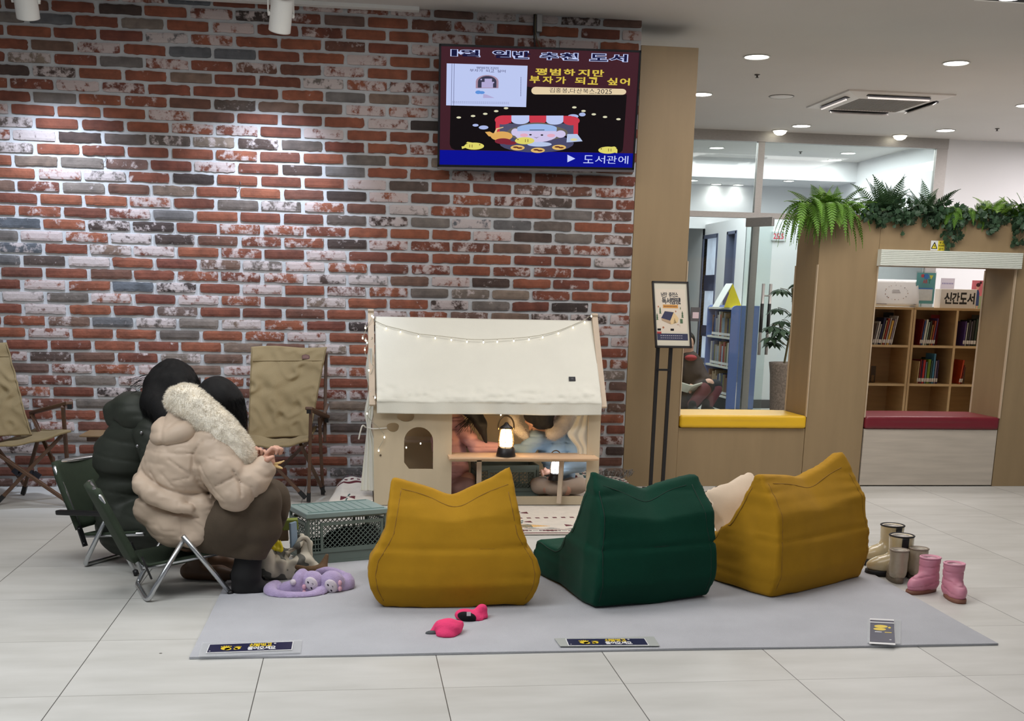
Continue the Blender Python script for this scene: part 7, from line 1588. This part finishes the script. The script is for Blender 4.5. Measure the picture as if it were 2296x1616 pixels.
def dq(p):
    z = p[:, 2]+.25*(p[:, 0]-P(300, 1000, 5.5).x)*.6; g = np.abs(((z/.082) % 1)-.5)*2
    return 0.0055*np.clip(g-.72, 0, 1)/.28*.9-.001+.0055*(1-2*np.abs(vnoise(p*np.array([10, 10, 18])+3)))*.7+.022*np.exp(-((p[:, 2]-ez)/.026)**2)*(p[:, 0] < P(345, 1000, 5.4).x)
s.disp = dq; ct = s.build('coat', DKC, pr2, .008); ct['label'] = 'dark green quilted coat drawn in by a belt'
s = Soft(.02); s.chain([P(262, 925, 5.46), P(300, 930, 5.38), P(340, 950, 5.34)], [.055, .075, .055], .03); s.chain([P(262, 925, 5.46), P(300, 915, 5.55), P(340, 920, 5.58)], [.055, .07, .05], .03); s.ell(P(303, 905, 5.44), (.10, .12, .06)); s.cap(P(252, 945, 5.44), P(262, 958, 5.42), .035, .02, .03); wr_(s, .008, (11, 11, 26), 8.4); s.build('hood', DKC, pr2, .008)
s = Soft(.035); s.ell(hc2+Vector((0, 0, .015)), (.108, .105, .112)); s.chain([hc2+Vector((-.05, -.04, 0)), P(352, 905, 5.33), P(385, 945, 5.24), P(400, 975, 5.2)], [.075, .065, .055, .03], .03); s.chain([hc2+Vector((.03, -.05, 0)), P(410, 900, 5.30), P(425, 950, 5.26)], [.07, .06, .03], .03); s.chain([hc2, P(365, 920, 5.5), P(370, 960, 5.5)], [.09, .07, .04], .03)
s.disp = lambda p: .004*vnoise(np.stack([(p[:, 0]-.45*p[:, 2])*60, p[:, 1]*60, p[:, 2]*9], 1)); hv, hf = s.mesh(.007); ho = mesh_obj('hair', hv, hf, HAIR, pr2, True); fur_tufts(hv, hf, 12000, .045, HAIR, ho, 8, (.6, -.05, -2.0), 'hair_strands', .16, .05)
mb = MB(); rs_ = random.Random(9)
for i in range(16):
    a = P(338+rs_.uniform(-4, 6), 838+rs_.uniform(0, 30), 5.38); mb.tube(spline([a, a+Vector((-.03, 0, rs_.uniform(-.01, .01))), a+Vector((-.06-rs_.uniform(0, .05), 0, -.015-rs_.uniform(0, .03)))], 4), .0008, 4)
o = mb.build('loose_hair', HAIR, pr2); o['kind'] = 'stuff'
mb = MB()
for u, v in ((317, 970), (308, 1000)): c = P(u, v, 5.235); mb.ell(c, (.007, .004, .007), 12, 8)
mb.build('snap_button', mat('snap_silver', (150, 150, 152), .3, .8, var=0), pr2, True)
for g0, g1, yy in ((fa, 0, 5.12), (fb, 0, 5.32)):
    s = Soft(.015); x = g0.x; s.chain([(x, yy, .10), (x, yy, .045)], [.045, .04], .02); s.chain([(x-.04, yy, .035), (x+.10, yy-.03, .03), (x+.15, yy-.04, .026)], [.036, .034, .026], .02); s.plane((0, 0, .001), (0, 0, -1)); s.build('shoe', BRW, pr2, .0075)

# --- child in pink inside the tent
PKC = mat('pink_puffer', (212, 158, 156), .65, var=.05, vscale=6, bump=.1); PKT = mat('dusty_pink_trousers', (176, 138, 132), .8, var=.05); TEX = mat('light_blue_puffer', (158, 184, 206), .6, var=.05, vscale=6); CRT = mat('cream_trousers', (196, 176, 158), .85, var=.05); FURC = mat('child_fur', (232, 220, 204), .95, var=.1, vscale=24, bump=.9, bscale=160, sheen=.3)
hk = P(1022, 895, 7.20); s = Soft(.015); q, R = face_on(s, hk, (.8, .1, -.55), (.4, 0, 1), .82); c0 = P(1012, 1075, 7.25); s.chain([c0, P(1008, 975, 7.24), hk], [.07, .06, .035], .03)
w3_ = P(1135, 1004, 7.10); s.chain([P(1035, 975, 7.17), P(1075, 1008, 7.12), w3_], [.022, .020, .016], .02); s.chain([P(1030, 975, 7.32), P(1080, 1010, 7.30), P(1120, 1006, 7.24)], [.022, .02, .016], .02); hand(s, w3_, w3_+Vector((.022, 0, 0)), (1, 0, 0), (0, .8, .4), (.1, 0, -1), .6); hand(s, P(1120, 1006, 7.24), P(1127, 1006, 7.24), (1, 0, 0), (0, -.8, .4), (.1, 0, -1), .6)
s.chain([c0+Vector((0, 0, -.03)), P(1050, 1075, 7.15), P(1025, 1102, 7.10)], [.05, .04, .03], .02)
pk = s.build('person', SKIN, None, .006); tag(pk, 'child with long dark hair in a pink padded jacket inside the tent', 'person'); eyes(q, R, pk, .82)
s = Soft(.025); s.chain([P(1012, 1050, 7.25), P(1005, 985, 7.24), P(1020, 950, 7.22)], [.115, .105, .07], .03); s.chain([P(1040, 965, 7.16), P(1066, 1002, 7.12), P(1118, 1003, 7.11)], [.052, .046, .034], .015); s.chain([P(1032, 970, 7.32), P(1078, 1008, 7.30), P(1110, 1006, 7.25)], [.05, .042, .034], .015)
s.disp = lambda p: .006*(np.abs(((p[:, 2]/.055) % 1)-.5)*2 > .82)+.004*(1-2*np.abs(vnoise(p*20))); s.build('jacket', PKC, pk, .008)
s = Soft(.02); s.chain([P(1010, 1090, 7.22), P(1048, 1085, 7.14)], [.075, .055], .03); s.chain([P(1048, 1085, 7.14), P(1020, 1098, 7.08)], [.05, .04], .02); s.plane((0, 0, .012), (0, 0, -1)); wr_(s, .004); s.build('trousers', PKT, pk, .009)
s = Soft(.02); s.ell(hk+Vector((0, 0, .012)), (.080, .084, .088)); s.chain([hk+Vector((.0, -.03, 0)), P(1060, 920, 7.12), P(1078, 950, 7.10), P(1090, 992, 7.10)], [.065, .050, .036, .010], .02); s.disp = lambda p: .003*vnoise(p*np.array([70, 70, 12])); s.build('hair', DHAIR, pk, .0065)
mb = MB()
for i in range(40):
    a = P(1055+rs_.uniform(-8, 14), 925+rs_.uniform(0, 20), 7.10+rs_.uniform(-.02, .02)); e = Vector((rs_.uniform(-.09, .05), 0, -rs_.uniform(.03, .10))); mb.tube(spline([a, a+e*.5+Vector((rs_.uniform(-.01, .02), 0, .006)), a+e], 4), .0011, 4)
o = mb.build('loose_hair', DHAIR, pk); o['kind'] = 'stuff'
# --- child in blue inside the tent
hb = P(1205, 932, 7.14); s = Soft(.015); q, R = face_on(s, hb, (-.62, -.25, -.75), (.1, -.3, 1), .86); c1 = P(1262, 1065, 7.28); s.chain([c1, P(1245, 1000, 7.27), hb], [.07, .06, .035], .03)
w4 = P(1150, 1006, 7.16); s.chain([P(1205, 990, 7.16), P(1182, 1012, 7.13), w4], [.022, .02, .016], .02); w5 = P(1228, 1058, 7.08); s.chain([P(1285, 990, 7.24), P(1300, 1043, 7.14), w5], [.022, .02, .016], .02)
hand(s, w4, w4+Vector((-.022, 0, 0)), (-1, 0, 0), (0, .8, .4), (-.1, 0, -1), .6); hand(s, w5, w5+Vector((-.02, -.01, 0)), (-1, -.2, 0), (0, .5, .8), (-.1, -.8, -.2), .6)
s.chain([c1+Vector((0, -.02, -.05)), P(1300, 1088, 7.12), P(1225, 1095, 7.06)], [.05, .04, .03], .02); s.chain([c1+Vector((-.04, -.02, -.05)), P(1205, 1085, 7.12), P(1270, 1100, 7.03)], [.05, .04, .03], .02)
bk_ = s.build('person', SKIN, None, .006); tag(bk_, 'child in a light blue padded jacket with a fur hood, leaning over inside the tent', 'person'); eyes(q, R, bk_, .86)
s = Soft(.025); s.chain([P(1258, 1062, 7.28), P(1245, 1010, 7.27), P(1240, 975, 7.25)], [.095, .105, .075], .03); s.chain([P(1215, 985, 7.20), P(1200, 985, 7.14), P(1180, 1008, 7.12), P(1160, 1006, 7.15)], [.07, .058, .050, .038], .02); s.chain([P(1285, 985, 7.22), P(1302, 1040, 7.13), P(1245, 1058, 7.09)], [.056, .05, .036], .02)
s.disp = lambda p: .006*(np.abs(((p[:, 2]/.05) % 1)-.5)*2 > .82)+.004*(1-2*np.abs(vnoise(p*20))); s.build('jacket', TEX, bk_, .008)
s = Soft(.02); s.chain([c1+Vector((0, -.05, -.06)), P(1298, 1088, 7.10), P(1235, 1096, 7.05)], [.055, .05, .038], .02); s.chain([P(1215, 1082, 7.18), P(1208, 1088, 7.10), P(1262, 1098, 7.03)], [.05, .05, .036], .02); s.plane((0, 0, .012), (0, 0, -1)); wr_(s, .004); s.build('trousers', CRT, bk_, .009)
s = Soft(.015); s.chain(spline([P(1158, 905, 7.18), P(1152, 935, 7.15), P(1160, 960, 7.13), P(1178, 975, 7.12)], 3), list(np.linspace(.030, .026, 10)), .02); s.chain(spline([P(1268, 895, 7.20), P(1276, 925, 7.17), P(1262, 950, 7.14), P(1240, 970, 7.11)], 3), [.050]*6+[.045]*4, .02); s.disp = lambda p: .004*vnoise(p*45)
fv, ff = s.mesh(.008); fo = mesh_obj('fur_trim', fv, ff, FURC, bk_, True); fur_tufts(fv, ff, 9000, .014, FURC, fo, 4)
s = Soft(.02); s.ell(hb+Vector((.022, -.012, .030)), (.088, .088, .086)); s.ell(P(1214, 945, 7.10), (.066, .055, .05)); s.ell(P(1192, 930, 7.09), (.05, .05, .05)); s.chain([hb+Vector((.03, .0, 0)), P(1236, 955, 7.10)], [.055, .02], .02); s.disp = lambda p: .003*vnoise(p*np.array([60, 60, 14])); s.build('hair', DHAIR, bk_, .0065)
# --- reader on the floor of the far room
RC = mat('reader_brown_coat', (56, 40, 36), .8, var=.1); RD = mat('reader_dark_trousers', (34, 32, 38), .85, var=.1); RM = mat('reader_maroon', (106, 54, 60), .85, var=.1)
y = 12.95; hr_ = P(1540, 770, y); s = Soft(.02); q, R = face_on(s, hr_, (.2, -.75, -.6), (0, -.3, 1), .95); p0 = P(1545, 895, y); s.chain([p0, P(1545, 830, y), hr_], [.12, .11, .05], .04)
wq = P(1557, 868, 12.72); s.chain([P(1562, 815, y), P(1580, 856, 12.8), wq], [.05, .042, .028], .02); s.chain([P(1522, 815, y), P(1512, 856, 12.8), P(1535, 870, 12.70)], [.05, .042, .028], .02); hand(s, wq, wq+Vector((-.04, -.02, 0)), (-1, -.3, 0), (0, .5, .8), (-.2, -.4, -.8), .95); hand(s, P(1535, 870, 12.7), P(1541, 870, 12.69), (1, -.3, 0), (0, .5, .8), (.2, -.4, -.8), .95)
s.chain([p0, P(1588, 862, 12.65), P(1552, 905, 12.55)], [.09, .06, .045], .03); s.chain([p0, P(1600, 868, 12.85), P(1588, 905, 12.75)], [.09, .06, .045], .03)
rd = s.build('person', SKIN, None, .011); tag(rd, 'person in a brown coat reading on the floor of the far room', 'person'); eyes(q, R, rd, .95)
s = Soft(.04); s.chain([P(1545, 890, y), P(1545, 835, y), P(1545, 808, y)], [.165, .165, .12], .04); s.chain([P(1562, 815, y), P(1582, 855, 12.82), P(1562, 866, 12.74)], [.075, .068, .05], .03); s.chain([P(1522, 815, y), P(1510, 856, 12.82), P(1530, 868, 12.74)], [.075, .068, .05], .03); wr_(s, .010, (7, 7, 12)); s.build('coat', RC, rd, .014)
s = Soft(.03); s.chain([P(1548, 892, 12.9), P(1586, 866, 12.66)], [.11, .085], .03); s.chain([P(1548, 892, 12.95), P(1602, 868, 12.86)], [.11, .09], .03); s.build('trousers', RD, rd, .014)
s = Soft(.02); s.chain([P(1582, 870, 12.64), P(1553, 906, 12.55)], [.075, .058], .02); s.chain([P(1604, 872, 12.84), P(1588, 906, 12.75)], [.078, .06], .02); s.build('leg_warmers', RM, rd, .012)
for u, yy in ((1552, 12.52), (1582, 12.72)):
    c = G(u, 925, 0); s = Soft(.015); x = P(u, 915, yy).x; s.chain([(x, yy, .05), (x+.03, yy-.12, .045)], [.05, .042], .02); s.cap((x, yy, .06), (x, yy, .12), .045, .045, .02); s.plane((0, 0, .002), (0, 0, -1)); s.build('shoe', BOOTK, rd, .010)
s = Soft(.02); s.ell(hr_+Vector((0, .03, .03)), (.10, .10, .11)); s.build('hair', HAIR, rd, .012); mb = MB(); c = P(1549, 802, 12.83); mb.ell(c, (.07, .06, .035), 16, 10); mb.build('scarf', mat('red_scarf', (150, 30, 40), .8, var=.1), rd, True)
t = root('open_book', P(1548, 875, 12.62), 'open book in the hands of the person reading on the floor', 'book'); c = P(1546, 872, 12.62)
for sg in (-1, 1): mb = MB(); mb.box(0, sg*.13, -.09, .09, -.006, .006, Matrix.Translation(c) @ Matrix.Rotation(-.5, 4, 'X') @ Matrix.Rotation(-sg*.3, 4, 'Y')); mb.build('page_block', PAGES, t)
flush_art()
